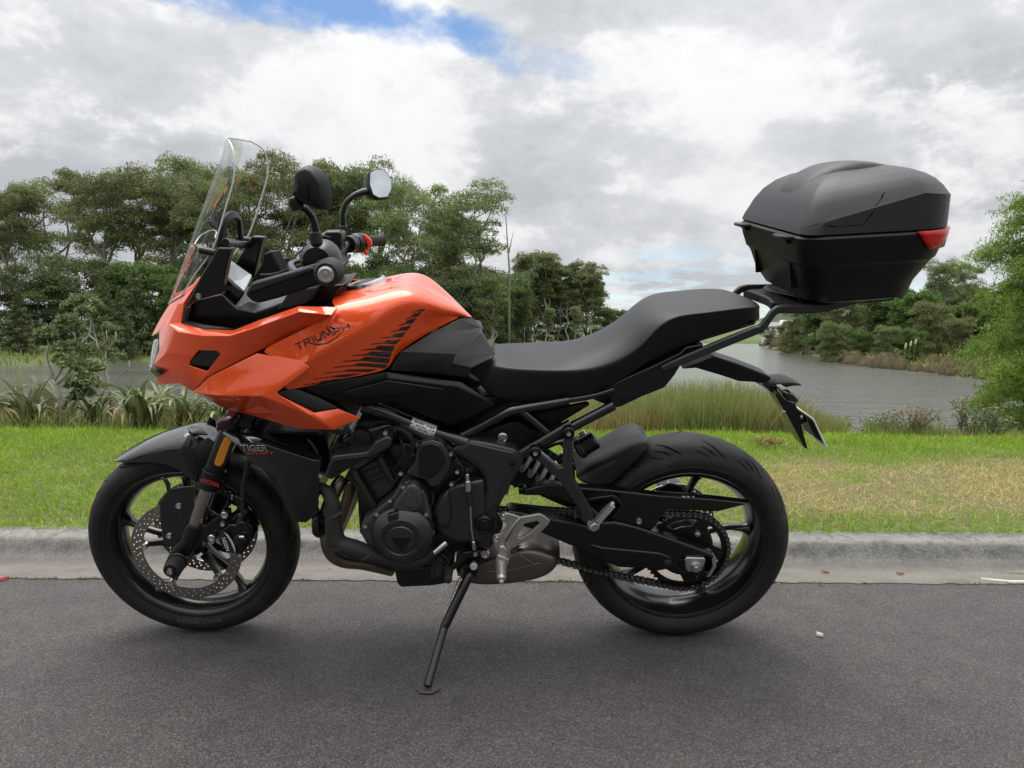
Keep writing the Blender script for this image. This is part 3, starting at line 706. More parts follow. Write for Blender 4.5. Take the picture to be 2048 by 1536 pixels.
for a in [(285, 862, 6.35, .70, 44, 1, 'largest flax plant, broad arching leaves left of the front mudguard'),
          (55, 850, 6.6, .66, 36, 2, 'flax plant at the foot of the small tree, left side'),
          (-30, 850, 6.5, .66, 30, 3, 'flax plant cut by the left picture edge'),
          (190, 858, 6.7, .58, 30, 4, 'smaller flax plant between the small tree and the largest flax'),
          (375, 852, 6.5, .64, 36, 5, 'flax plant under the fairing nose right of the largest flax'),
          (450, 850, 6.7, .6, 32, 6, 'flax plant behind the black front mudguard'),
          (525, 852, 6.6, .58, 30, 7, 'flax plant seen through the gap under the orange fairing'),
          (128, 855, 7.1, .68, 26, 8, 'flax plant behind the trunk of the small tree'),
          (330, 850, 7.2, .70, 30, 9, 'flax plant behind the largest flax, under the headlight'),
          (600, 855, 6.7, .58, 22, 10, 'flax plant behind the radiator')]: flax(*a)

# ------------------------------------------------------------------ reeds and rank grass along the near bank
n = 26000
X = np.concatenate([RNG.normal(2.1, .8, n // 2), RNG.uniform(.6, 4.0, n // 4), RNG.uniform(-7, 9, n - n // 2 - n // 4)]); Y = 6.15 + RNG.uniform(0, 1, n) * 2.2
px_ = 1024 + X / Y * FPX
env = np.interp(px_, [0, 1100, 1190, 1330, 1480, 1560, 1640, 1720, 1850, 2048], [.26, .26, .34, .40, .42, .36, .22, .14, .10, .09])
H = env * (.45 + .75 * RNG.uniform(0, 1, n) ** 1.3) * (1 + (Y - 6.2) * .30)
Y = np.where(px_ > 1700, 6.05 + (Y - 6.15) * .35, Y)
o = blades('bank_reeds', X, Y, ground_z(X, Y) - .02, H, RNG.uniform(.004, .009, n), 'reed_grass', lean=.20, curl=.8, tone=np.clip(RNG.normal(.45, .33, n), 0, 1))
tag(o, 'tall green and brown reeds along the near water edge', 'reeds', kind='stuff')
n = 7000
X = RNG.uniform(-7, -1.2, n); Y = RNG.uniform(6.2, 8.4, n)
o = blades('bank_rank_grass', X, Y, ground_z(X, Y) - .02, RNG.uniform(.08, .26, n) * (1 + (Y - 6.2) * .3), RNG.uniform(.006, .012, n), 'reed_grass', lean=.45, curl=.9)
tag(o, 'rank grass filling between the flax plants on the left bank', 'grass', kind='stuff')
# straggly low bushes on the bank, right
def straggle(u, v, y, H, spread, seed, label, leafy, leafm='shrub_leaf', bark='dark_bark'):
    rng = np.random.default_rng(seed); V, F, Q, T = [], [], [], []
    p = at_y(u, v, y); b = Vector((p.x, y, float(ground_z(p.x, y))))
    H = H - (b.z - .09)
    for i in range(16):
        az = rng.uniform(0, 6.28); rr = spread * rng.uniform(.1, 1); e = (math.cos(az) * rr, math.sin(az) * rr, H * rng.uniform(.6, 1.05))
        bp_ = branch(rng, (math.cos(az) * .03, math.sin(az) * .03, 0), e, 4, .05); tube_vf(V, F, bp_, [.006, .005, .004, .003, .0015], 4, False)
        for k in range(leafy):
            q = rng.uniform(.25, 1); j = min(3, int(q * 4)); c = np.array(bp_[j]) + (np.array(bp_[j + 1]) - np.array(bp_[j])) * (q * 4 - j)
            pp = c + rng.normal(size=(5, 3)) * .028; Q.append(leaf_quads(pp, .05, .011, rng)); T.append(rng.uniform(0, 1, 5))
    e = empty('bank_bush', b); raw('stems', V, F, bark, e, True); fast_quads('leaves', np.concatenate(Q), leafm, e, attr=np.concatenate(T))
    tag(e, label, 'bush', 'straggly bushes on the near bank')
straggle(1825, 868, 6.3, .18, .24, 1, 'brown green straggly bush on the lawn edge behind the number plate', 6, 'tussock')
straggle(1938, 872, 6.3, .28, .20, 2, 'green upright straggly bush left of the feathery tree', 5)
straggle(1985, 872, 6.25, .20, .18, 3, 'low green straggly bush at the foot of the feathery tree', 5)
straggle(1745, 866, 6.3, .12, .22, 4, 'low green straggly bush left of the brown one on the lawn edge', 5)

# ------------------------------------------------------------------ tussocks along the right bank and far left bank
def tussock_mesh(seed):
    rng = np.random.default_rng(seed); n = 1500; az = rng.uniform(0, 2 * np.pi, n); el = np.arccos(rng.uniform(0, 1, n)); 
    rad = rng.uniform(.8, 1.05, n); q = np.sin(el); ex = q * np.cos(az) * rad * .62; ey = q * np.sin(az) * rad * .62
    mz = .80 * np.sqrt(np.maximum(.05, 1 - .72 * q * q)) * rad; ez = np.maximum(.0, mz - .62 * q ** 2 * rng.uniform(.6, 1.1, n))
    b = np.stack([ex * .25, ey * .25, np.full(n, -.05)], -1); m_ = np.stack([ex * .85, ey * .85, mz], -1); e = np.stack([ex * 1.12, ey * 1.12, ez], -1)
    s = np.stack([-np.sin(az), np.cos(az), 0 * az], -1) * .022
    Q = np.concatenate([np.stack([b - s, b + s, m_ + s, m_ - s], 1), np.stack([m_ - s, m_ + s, e + s * .3, e - s * .3], 1)])
    t_ = np.clip(rng.normal(.4, .28, n), 0, 1); o = fast_quads('tussock', Q, 'tussock', None, attr=np.concatenate([t_, t_])); me = o.data; bpy.data.objects.remove(o); return me
TM = [tussock_mesh(i) for i in (1, 2, 3)]
TU = [(1535, 691), (1556, 696), (1578, 700), (1602, 704), (1630, 709), (1658, 714), (1686, 720), (1712, 727), (1742, 731), (1770, 735), (1800, 738), (1830, 741), (1862, 744), (1896, 749), (1930, 751), (1965, 756)]
ordw = ['first', 'second', 'third', 'fourth', 'fifth', 'sixth', 'seventh', 'eighth', 'ninth', 'tenth', 'eleventh', 'twelfth', 'thirteenth', 'fourteenth', 'fifteenth', 'sixteenth']
for i, (u, v) in enumerate(TU):
    p = at_z(u, v, WZ + .05); o = link('tussock', TM[i % 3]); s = p.y * (46 if i > 5 else 40) / FPX / 1.35 * random.uniform(.72, 1.22)
    o.location = (p.x + .3, p.y + s * .5, WZ + .02); o.scale = (s * random.uniform(.9, 1.2), s, s * random.uniform(.75, 1.1)); o.rotation_euler = (0, 0, random.uniform(0, 6))
    tag(o, f'brown grass tussock, {ordw[i]} from the left along the right bank waterline', 'tussock', 'tussocks along the right bank')
for i in range(14):      # a second row, higher up the bank
    k = i / 13; u = 1560 + 400 * k; v = 692 + 40 * k; p = at_z(u, v, WZ + .45); o = link('tussock', TM[(i + 1) % 3]); s = p.y * 36 / FPX / 1.35
    o.location = (p.x + .6, p.y + 1.2, float(ground_z(p.x + .6, p.y + 1.2)) - .1); o.scale = (s, s, s); o.rotation_euler = (0, 0, i)
    tag(o, f'brown grass tussock, {ordw[i]} from the left in the upper row of the right bank', 'tussock', 'upper tussocks of the right bank')
for i, (u, v, k, lab) in enumerate([(22, 690, 60, 'large straw coloured tussock on the far left bank at the picture edge'), (-45, 696, 50, 'straw tussock outside the left picture edge'), (1048, 694, 40, 'dull brown tussock at the foot of the slender grove')]):
    p = at_z(u, v, -.6); o = link('tussock', TM[i % 3]); s = p.y * k / FPX / 1.3; o.location = (p.x, p.y, float(ground_z(p.x, p.y)) - .05); o.scale = (s, s, s * .7); tag(o, lab, 'tussock')
# pale plumes
for i, (u, v) in enumerate([(1808, 694), (1818, 690), (1828, 686)]):
    V, F = [], []; p = at_y(u, v, 50); g = float(ground_z(p.x, 50)); h = p.z - g
    tube_vf(V, F, [(0, 0, 0), (.05, 0, h * .75), (.10, 0, h)], .006, 4); tube_vf(V, F, [(.09, 0, h - .15), (.10, 0, h), (.14, 0, h + .18), (.17, 0, h + .32)], [.03, .08, .07, .01], 6)
    o = raw('plume_grass', V, F, 'plume'); o.location = (p.x, 50, g); tag(o, ['leftmost', 'middle', 'rightmost'][i] + ' of three pale feathery plumes on the right bank', 'plume grass', 'pale plumes on the right bank')
# grass of the far banks
n = 26000
X = np.concatenate([RNG.uniform(-62, 10, n // 2), RNG.uniform(-10, 40, n // 4), RNG.uniform(26, 60, n - n // 2 - n // 4)]); Y = np.concatenate([RNG.uniform(38, 66, n // 2), RNG.uniform(60, 130, n // 4), RNG.uniform(34, 90, n - n // 2 - n // 4)])
s_ = lake_sd(X, Y); k = (s_ > .1) & (s_ < 14); X, Y = X[k], Y[k]; n = len(X)
o = blades('far_bank_grass', X, Y, ground_z(X, Y) - .05, RNG.uniform(.25, .7, n), RNG.uniform(.05, .10, n), 'reed_grass', lean=.4)
tag(o, 'rough green grass on the far banks of the lake', 'grass', kind='stuff')

# ------------------------------------------------------------------ hills and houses far off
def hill(name, u0, u1, vtop, dist, depth, matn):
    a, b = at_y(u0, 680, dist).x, at_y(u1, 680, dist).x; top = at_y((u0 + u1) / 2, vtop, dist).z; rng = np.random.default_rng(4)
    xs = np.linspace(a, b, 60); ys = np.linspace(dist - depth, dist + depth, 14)
    def zf(X, Y):
        fx = (X - a) / (b - a); fy = (Y - dist) / depth
        return -2 + (top + 2) * np.sin(np.pi * np.clip(fx, 0, 1)) ** .7 * np.cos(np.pi / 2 * fy) ** .8 * (1 + .10 * np.sin(X * .045) + .06 * np.sin(X * .13 + 1) + .02 * np.sin(X * .6))
    grid(name, xs, ys, zf, matn)
mat('hill_grass', (.10, .14, .05), .95, var=.3, vscale=.05)
mat('hill_forest', (.030, .048, .022), .95, var=.5, vscale=.12)
hill('hills', 1080, 1560, 622, 900, 260, 'hill_grass')
hill('hills', 1400, 2500, 598, 1500, 420, 'hill_forest')
hill('hills', -900, 1250, 640, 1600, 420, 'hill_forest')
def house(u, v0, v1, wpx, dist, label, roofm):
    a = at_y(u, v1, dist); w_ = wpx / FPX * dist; h = (v1 - v0) / FPX * dist; dp = w_ * .6
    e = empty('house', (a.x, dist, a.z)); tag(e, label, 'house', 'houses beyond the lake')
    raw('wall', [(x, y, z) for z in (-2.5, h * .62) for x, y in ((-w_ / 2, 0), (w_ / 2, 0), (w_ / 2, dp), (-w_ / 2, dp))], [(0, 1, 5, 4), (1, 2, 6, 5), (2, 3, 7, 6), (3, 0, 4, 7)], 'house_white', e)
    k = w_ * .54; raw('roof', [(-k, -.4, h * .6), (k, -.4, h * .6), (k, dp + .4, h * .6), (-k, dp + .4, h * .6), (-k * .8, dp / 2, h), (k * .8, dp / 2, h)], [(0, 1, 5, 4), (2, 3, 4, 5), (1, 2, 5), (3, 0, 4), (0, 3, 2, 1)], roofm, e)
    for i in range(3):
        x = -w_ * .32 + w_ * .32 * i; raw('window', [(x - w_ * .08, -.04, h * .2), (x + w_ * .08, -.04, h * .2), (x + w_ * .08, -.04, h * .48), (x - w_ * .08, -.04, h * .48)], [(0, 1, 2, 3)], 'house_glass', e)
house(1578, 640, 668, 34, 150, 'white house beyond the lake under the luggage rack, right one', 'house_white')
house(1546, 644, 666, 34, 158, 'pale house with grey roof beyond the lake under the luggage rack', 'house_roof')
house(1892, 634, 660, 44, 75, 'grey roofed house half hidden by trees right of the top box', 'house_roof')

# ------------------------------------------------------------------ the other side of the street, behind the viewer: verge and unseen trees added to darken the near-side faces
raw('verge', [(-60, -40, .05), (60, -40, .05), (60, -7.5, .05), (-60, -7.5, .05)], [(0, 1, 2, 3)], 'soil')['kind'] = 'structure'
for i in range(13):
    x = -30 + 5.0 * i; tree('added_shading_tree', ['under_a', 'under_b', 'bright'][i % 3], (x + random.uniform(-.8, .8), -12.5 + random.uniform(-1, 1), .05), random.uniform(.34, .46), random.uniform(0, 6), f'unseen leafy tree added behind the viewer to darken the near side of the motorcycle, {["first","second","third","fourth","fifth","sixth","seventh","eighth","ninth","tenth","eleventh","twelfth","thirteenth"][i]} from the left', 'tree', 'unseen trees added to darken the near side', 2.0)
# ------------------------------------------------------------------ the motorcycle leans on its side stand; parts are measured in its own upright frame
LEAN, YAW = .245, .0146
BIKE_M = Matrix.Translation((-.2154, 2.1327, .005)) @ Matrix.Rotation(YAW, 4, 'Z') @ Matrix.Rotation(LEAN, 4, 'X')
BI = BIKE_M.inverted(); BO = BI @ Vector((0, 0, CAM_H)); BI3 = BI.to_3x3()
WIN = {'1': (280, 260, .25391), '2': (280, 540, .25391), '3': (150, 820, .30595), '4': (600, 800, .26367), '5': (1000, 800, .31898), '6': (1440, 300, .234375), '7': (900, 560, .390625), '8': (600, 520, .24414),
       'a': (440, 380, .15625), 'b': (280, 590, .117188), 'c': (380, 800, .146484), 'd': (980, 820, .15625), 'e': (860, 1000, .13672), 'f': (1480, 560, .13672), 'g': (1500, 730, .117188), 'h': (800, 1130, .17575), '0': (0, 0, 1.0)}
def bp(w_, x, y, lat):
    """point of the bike at lateral distance lat seen at (x, y) of a detail view of the photo"""
    u0, v0, s = WIN[w_]; r = BI3 @ ray(u0 + x * s, v0 + y * s); return BO + r * ((lat - BO.y) / r.y)
def bps(w_, pts, lat=None): return [bp(w_, p[0], p[1], p[2] if len(p) > 2 else lat) for p in pts]
bike = empty('motorcycle'); bike.matrix_world = BIKE_M; bike.empty_display_size = .3
tag(bike, 'orange and black touring motorcycle leaning on its side stand at the kerb', 'motorcycle')

# materials of the bike
mat('orange_paint', (.84, .080, .004), .33, metal=.26, coat=1.0, coat_r=.03, var=.05, vscale=900)
mat('gloss_black', (.005, .005, .006), .14, coat=.6, coat_r=.03, rvar=.05, vscale=12)
mat('satin_black', (.0038, .0038, .0043), .28, spec=.50, bump=.15, bscale=600, bdist=.0006, rvar=.08, vscale=10)
mat('matt_plastic', (.0075, .0075, .0086), .42, spec=.26, bump=.35, bscale=900, bdist=.0006, rvar=.08, vscale=8)
mat('grey_plastic', (.026, .026, .028), .50, spec=.32, bump=.35, bscale=900, bdist=.0006, rvar=.06, vscale=8)
mat('cast_black', (.019, .019, .0202), .29, spec=.65, bump=.3, bscale=380, bdist=.0009, rvar=.10, vscale=22, dust=.05)
mat('anodised', (.018, .0185, .0215), .33, spec=.6, bump=.25, bscale=500, bdist=.0007, rvar=.08, vscale=9)
mat('engine_black', (.0085, .0085, .0092), .27, spec=.65, bump=.25, bscale=420, bdist=.0008, rvar=.10, vscale=18, dust=.06)
mat('engine_grey', (.085, .080, .074), .45, metal=.5, bump=.25, bscale=300, bdist=.0008, rvar=.1)
mat('seat_vinyl', (.0135, .0135, .0152), .43, spec=.27, bump=.3, bscale=1400, bdist=.0005, rvar=.06, vscale=6)
mat('top_case_plastic', (.0235, .0235, .0262), .42, spec=.32, bump=.35, bscale=1100, bdist=.0006, rvar=.07, vscale=5, var=.10)
mat('lower_case_plastic', (.0048, .0048, .0056), .38, spec=.28, bump=.35, bscale=1100, bdist=.0006, rvar=.06, vscale=5)
mat('tyre_rubber', (.0150, .0150, .0156), .55, spec=.28, bump=.35, bscale=420, bdist=.0009, dust=.10, rvar=.1, vscale=16)
mat('groove_black', (.0018, .0018, .0018), .9, spec=.1)
mat('tyre_letter', (.036, .036, .037), .5)
mat('rim_black', (.006, .006, .007), .20, coat=.3, rvar=.06, vscale=14, dust=.05)
mat('steel', (.62, .61, .59), .28, metal=1.0, rvar=.08, vscale=60)
mat('disc_steel', (.33, .315, .29), .34, metal=1.0, rvar=.08, vscale=30)
mat('fork_steel', (.36, .35, .33), .30, metal=1.0)
mat('cast_alloy', (.46, .45, .43), .42, metal=.9, bump=.2, bscale=400, bdist=.0006, rvar=.06, vscale=40)
mat('exhaust_steel', (.30, .245, .185), .36, metal=1.0, var=.35, vscale=14, rvar=.1)
mat('silencer_steel', (.185, .165, .145), .40, metal=.85, var=.25, vscale=12, rvar=.12)
mat('chain_steel', (.085, .078, .068), .42, metal=.8, var=.4, vscale=200)
mat('chain_pin', (.40, .38, .35), .35, metal=1.0)
mat('rubber_black', (.016, .016, .017), .7)
mat('spring_grey', (.62, .63, .64), .45)
mat('decal_black', (.006, .006, .006), .25, coat=.5)
mat('decal_white', (.82, .82, .82), .4); mat('decal_red', (.55, .03, .02), .4); mat('switch_red', (.70, .035, .03), .4)
mat('sticker', (.60, .60, .58), .35, metal=.3); mat('sticker_ink', (.04, .04, .04), .5)
def glassy(name, col, rough, alpha, ior=1.45):
    m, t, b = principled(name); b.inputs['Base Color'].default_value = (*col, 1); b.inputs['Roughness'].default_value = rough
    b.inputs['Transmission Weight'].default_value = alpha; b.inputs['IOR'].default_value = ior
glassy('lens_red', (.75, .012, .012), .12, .35); glassy('lens_amber', (.80, .30, .02), .25, .2)
glassy('lens_smoke', (.05, .012, .014), .08, .25)
glassy('lens_clear', (.75, .80, .80), .05, .75)
mat('display_glass', (.50, .52, .54), .10, coat=.8); mat('mirror_glass', (.38, .405, .43), .03, metal=1.0)  # display grey lightened to stand in for the sky it reflects
def m_screen():
    m, t, b = principled('screen_clear')        # thin clear acrylic: mostly straight through, reflecting more at grazing angles
    tr = t.add('ShaderNodeBsdfTransparent'); tr.inputs[0].default_value = (.93, .95, .95, 1)
    gl = t.add('ShaderNodeBsdfGlossy'); gl.inputs['Roughness'].default_value = .03; gl.inputs[0].default_value = (1, 1, 1, 1)
    lw = t.add('ShaderNodeFresnel'); lw.inputs[0].default_value = 1.42
    mx = t.add('ShaderNodeMixShader'); t.put(mx.inputs[0], t.m('MULTIPLY', lw.outputs[0], .40, clamp=True)); t.l.new(tr.outputs[0], mx.inputs[1]); t.l.new(gl.outputs[0], mx.inputs[2])
    t.l.new(mx.outputs[0], t.n.get('Material Output').inputs[0])
m_screen()
mat('screen_edge', (.70, .74, .76), .15, spec=.8)

# ------------------------------------------------------------------ shape helpers (all in the bike's frame)
def mods(o, bevel=0.0, seg=2, sub=0, solid=0.0, off=-1.0, ang=30, crease=None):
    if solid:
        m = o.modifiers.new('solid', 'SOLIDIFY'); m.thickness = solid; m.offset = off
    if sub:
        m = o.modifiers.new('sub', 'SUBSURF'); m.levels = sub; m.render_levels = sub
    if bevel:
        m = o.modifiers.new('bevel', 'BEVEL'); m.width = bevel; m.segments = seg; m.limit_method = 'ANGLE'; m.angle_limit = R(ang)
        m.harden_normals = False
    return o
def smooth_obj(o, ang=40):
    shade_auto(o.data, ang); return o
def mesh(name, V, F, m, parent=bike, bevel=0.0, sub=0, solid=0.0, off=-1.0, smooth=40, seg=2, creases=None, fix=True):
    me = bpy.data.meshes.new(name); me.from_pydata([tuple(v) for v in V], [], [tuple(f) for f in F])
    if fix:
        b = bmesh.new(); b.from_mesh(me); bmesh.ops.recalc_face_normals(b, faces=b.faces); b.to_mesh(me); b.free()
    me.update(); o = link(name, me, parent, m)
    if creases:
        a = me.attributes.new('crease_edge', 'FLOAT', 'EDGE'); ek = {tuple(sorted(e.vertices)): e.index for e in me.edges}
        for (i, j), c in creases.items():
            k = ek.get(tuple(sorted((i, j))))
            if k is not None: a.data[k].value = c
    if smooth: shade_auto(me, smooth)
    mods(o, bevel, seg, sub, solid, off); return o
def mirror(o, name=None):
    """the same part on the other side of the machine"""
    me = o.data.copy(); me.transform(Matrix.Scale(-1, 4, (0, 1, 0))); me.flip_normals()
    c = bpy.data.objects.new(name or o.name.split('.')[0], me); COL.objects.link(c); c.parent = o.parent
    for m in o.modifiers:
        k = c.modifiers.new(m.name, m.type)
        for a in ('thickness', 'offset', 'levels', 'render_levels', 'width', 'segments', 'limit_method', 'angle_limit'):
            if hasattr(m, a):
                try: setattr(k, a, getattr(m, a))
                except Exception: pass
    return c
def inset_clean(pts, min_d=1e-5):
    out = []
    for p in pts:
        if not out or (p - out[-1]).length > min_d: out.append(p)
    return out
def fill2d(loops):
    """triangulated fill of outer loop + holes given as lists of 2-D points; returns verts, tris"""
    from mathutils.geometry import tessellate_polygon
    tris = tessellate_polygon([[Vector((x, y, 0)) for x, y in l] for l in loops]); P2 = [p for l in loops for p in l]
    return P2, tris
def plate(name, w_, outline, lat, th, m, parent=bike, holes=(), bevel=.002, seg=2, smooth=35):
    """flat part cut from sheet: outline seen in view w_ on the plane lat, th thick (away from the viewer)"""
    loops = [[(p.x, p.z) for p in bps(w_, outline, lat)]] + [[(p.x, p.z) for p in bps(w_, h, lat)] for h in holes]
    return plate_xz(name, loops, lat, th, m, parent, bevel, seg, smooth)
def plate_xz(name, loops, lat, th, m, parent=bike, bevel=.002, seg=2, smooth=35, sub_lat=None):
    P2, tris = fill2d(loops); n = len(P2); V = [(x, lat, z) for x, z in P2] + [(x, lat + th, z) for x, z in P2]; F = []
    for a, b, c in tris: F += [(a, b, c), (a + n, c + n, b + n)]
    i0 = 0
    for l in loops:
        k = len(l)
        for j in range(k): F.append((i0 + j, i0 + (j + 1) % k, i0 + (j + 1) % k + n, i0 + j + n))
        i0 += k
    me = bpy.data.meshes.new(name); me.from_pydata(V, [], F); b = bmesh.new(); b.from_mesh(me)
    bmesh.ops.recalc_face_normals(b, faces=b.faces); bmesh.ops.dissolve_limit(b, angle_limit=R(.5), verts=b.verts, edges=b.edges); b.to_mesh(me); b.free()
    o = link(name, me, parent, m); shade_auto(me, smooth); mods(o, bevel, seg); return o
def circ(cx, cz, r, n=24, a0=0.0): return [(cx + r * math.cos(a0 + 2 * math.pi * i / n), cz + r * math.sin(a0 + 2 * math.pi * i / n)) for i in range(n)]
def spline(pts, n=6):
    """smooth curve through pts (Catmull-Rom), n steps a span"""
    P_ = [Vector(p) for p in pts]; out = []
    for i in range(len(P_) - 1):
        p0, p1, p2, p3 = P_[max(i - 1, 0)], P_[i], P_[i + 1], P_[min(i + 2, len(P_) - 1)]
        for k in range(n):
            f = k / n; out.append(.5 * ((2 * p1) + (p2 - p0) * f + (2 * p0 - 5 * p1 + 4 * p2 - p3) * f * f + (3 * p1 - p0 - 3 * p2 + p3) * f ** 3))
    return out + [P_[-1]]
def tube(name, pts, r, m, parent=bike, k=12, n=6, smooth=True):
    q = spline(pts, n) if n > 1 else [Vector(p) for p in pts]
    if hasattr(r, '__len__'): r = list(np.interp(np.linspace(0, len(r) - 1, len(q)), range(len(r)), r))
    V, F = [], []; tube_vf(V, F, q, r, k); o = mesh(name, V, F, m, parent, smooth=50 if smooth else 0); return o
def cyl(name, a, b, r, m, parent=bike, k=20, bevel=.0015, r2=None):
    V, F = [], []; tube_vf(V, F, [a, b], [r, r2 if r2 is not None else r], k); return mesh(name, V, F, m, parent, bevel=bevel, smooth=35)
def lathe(name, prof, c, m, parent=bike, n=64, ax='y', closed=False, a0=0.0, a1=2 * math.pi, smooth=40, bevel=0.0):
    """prof: (radius, along-axis) pairs turned about the axis through c"""
    V, F = [], []; full = abs(a1 - a0 - 2 * math.pi) < 1e-6; k = len(prof); st = n if full else n + 1
    for i in range(st):
        a = a0 + (a1 - a0) * i / n
        for r, y in prof: V.append((c[0] + r * math.cos(a), c[1] + y, c[2] + r * math.sin(a)))
    for i in range(n):
        i2 = (i + 1) % st
        for j in range(k if closed else k - 1):
            j2 = (j + 1) % k; F.append((i * k + j, i2 * k + j, i2 * k + j2, i * k + j2))
    return mesh(name, V, F, m, parent, smooth=smooth, bevel=bevel)
def disc(name, c, r, y0, y1, m, parent=bike, n=28, bevel=.0015, steps=None):
    """round boss facing the viewer: steps of (radius, lateral)"""
    pr = steps or [(0.0, y0), (r, y0), (r, y1)]
    return lathe(name, pr, (c[0], 0, c[2]), m, parent, n, bevel=bevel if steps is None else 0, smooth=30)
def bolt(w_, x, y, lat, r=.0075, m='steel', parent=bike, name='bolt', h=.006):
    c = bp(w_, x, y, lat)
    return disc(name, c, r, 0, 0, m, parent, 18, steps=[(0, lat - h * .4), (r * .45, lat - h * .4), (r * .5, lat - h * .95), (r * .86, lat - h), (r, lat - h * .6), (r, lat + .006)])
def loft(name, rings, m, parent=bike, cap=True, closed=True, smooth=40, sub=0, bevel=0.0, solid=0.0, creases=None):
    k = len(rings[0]); V = [p for r_ in rings for p in r_]; F = []
    for i in range(len(rings) - 1):
        for j in range(k if closed else k - 1):
            j2 = (j + 1) % k; F.append((i * k + j, i * k + j2, (i + 1) * k + j2, (i + 1) * k + j))
    if cap and closed: F.append(tuple(range(k))); F.append(tuple((len(rings) - 1) * k + k - 1 - j for j in range(k)))
    return mesh(name, V, F, m, parent, smooth=smooth, sub=sub, bevel=bevel, solid=solid)
def prism(name, w_, front, lat0, lat1, m, parent=bike, shrink=0.0, bevel=.003, seg=2, smooth=35, tops=None):
    """solid between two lateral planes; the outer face (lat0) may be smaller than the foot by shrink"""
    A = bps(w_, front, lat0); B_ = [Vector((p.x, lat1, p.z)) for p in bps(w_, front, lat0)]
    if shrink:
        c = sum(A, Vector()) / len(A); A = [c + (p - c) * (1 - shrink) for p in A]
    n = len(A); P2, tris = fill2d([[(p.x, p.z) for p in A]]); F = []
    for a, b, c in tris: F.append((a, b, c))
    P2, tris = fill2d([[(p.x, p.z) for p in B_]])
    for a, b, c in tris: F.append((a + n, c + n, b + n))
    for j in range(n): F.append((j, (j + 1) % n, (j + 1) % n + n, j + n))
    me = bpy.data.meshes.new(name); me.from_pydata([tuple(p) for p in A + B_], [], F); b = bmesh.new(); b.from_mesh(me)
    bmesh.ops.recalc_face_normals(b, faces=b.faces); bmesh.ops.dissolve_limit(b, angle_limit=R(.5), verts=b.verts, edges=b.edges); b.to_mesh(me); b.free()
    o = link(name, me, parent, m); shade_auto(me, smooth); mods(o, bevel, seg); return o
def beam(name, pts, wdt, thk, m, parent=bike, up=(0, 1, 0), bevel=.003, smooth=35):
    """bar of rectangular section through pts; wdt and thk may vary along it"""
    P_ = [Vector(p) for p in pts]; rings = []; n = len(P_)
    for i, p in enumerate(P_):
        d_ = (P_[min(i + 1, n - 1)] - P_[max(i - 1, 0)]).normalized(); a = Vector(up); a = (a - d_ * a.dot(d_)).normalized(); b = d_.cross(a)
        ww = wdt[i] if hasattr(wdt, '__len__') else wdt; tt = thk[i] if hasattr(thk, '__len__') else thk
        rings.append([p + a * tt / 2 + b * ww / 2, p + a * tt / 2 - b * ww / 2, p - a * tt / 2 - b * ww / 2, p - a * tt / 2 + b * ww / 2])
    return loft(name, rings, m, parent, bevel=bevel, smooth=smooth)
def text(name, s, o0, o1, up, m, parent, height=None, shear=0.0, ext=.0006, on=None, spacing=1.0, bold=0.0, offset=.0012, outline=False, stroke=0.0):
    """lettering from o0 to o1 (baseline), standing up towards up; wrapped on to the part on"""
    cu = bpy.data.curves.new(name, 'FONT'); cu.body = s; cu.size = 1.0; cu.shear = shear; cu.space_character = spacing; cu.offset = bold; cu.resolution_u = 3
    if outline: cu.fill_mode = 'NONE'; cu.bevel_depth = outline
    tmp = bpy.data.objects.new(name, cu); COL.objects.link(tmp); dg = bpy.context.evaluated_depsgraph_get(); me = bpy.data.meshes.new_from_object(tmp.evaluated_get(dg)); bpy.data.objects.remove(tmp)
    co = np.empty(len(me.vertices) * 3, np.float32); me.vertices.foreach_get('co', co); co = co.reshape(-1, 3)
    x0, x1 = co[:, 0].min(), co[:, 0].max(); y0, y1 = co[:, 1].min(), co[:, 1].max()
    o0, o1, up = Vector(o0), Vector(o1), Vector(up); X_ = o1 - o0; U = up - o0; nrm = X_.cross(U).normalized()
    if nrm.y > 0: nrm = -nrm
    new = np.array([list(o0 + X_ * ((c[0] - x0) / (x1 - x0)) + U * ((c[1] - y0) / (y1 - y0)) + nrm * (offset + (float(c[2]) * .02 if outline else 0))) for c in co])
    me.vertices.foreach_set('co', new.astype(np.float32).ravel()); me.materials.clear()
    b = bmesh.new(); b.from_mesh(me)
    if stroke:      # heavier strokes: further copies set a little along and up
        g0 = b.faces[:]; xd, ud = X_.normalized(), U.normalized()
        for dx_, dy_ in ((1, 0), (0, 1), (1, 1)):
            r_ = bmesh.ops.duplicate(b, geom=g0); bmesh.ops.translate(b, verts=[e for e in r_['geom'] if isinstance(e, bmesh.types.BMVert)], vec=xd * stroke * dx_ + ud * stroke * dy_ + nrm * .00012 * (dx_ + 2 * dy_))
    if on is not None:
        bmesh.ops.triangulate(b, faces=b.faces)
    b.to_mesh(me); b.free(); me.update(); ob = link(name, me, parent, m)
    if on is not None: wrap(ob, on, offset)
    return ob
def wrap(ob, on, offset=.0008):
    k = ob.modifiers.new('wrap', 'SHRINKWRAP'); k.target = on; k.wrap_method = 'NEAREST_SURFACEPOINT'; k.wrap_mode = 'ABOVE_SURFACE'; k.offset = offset
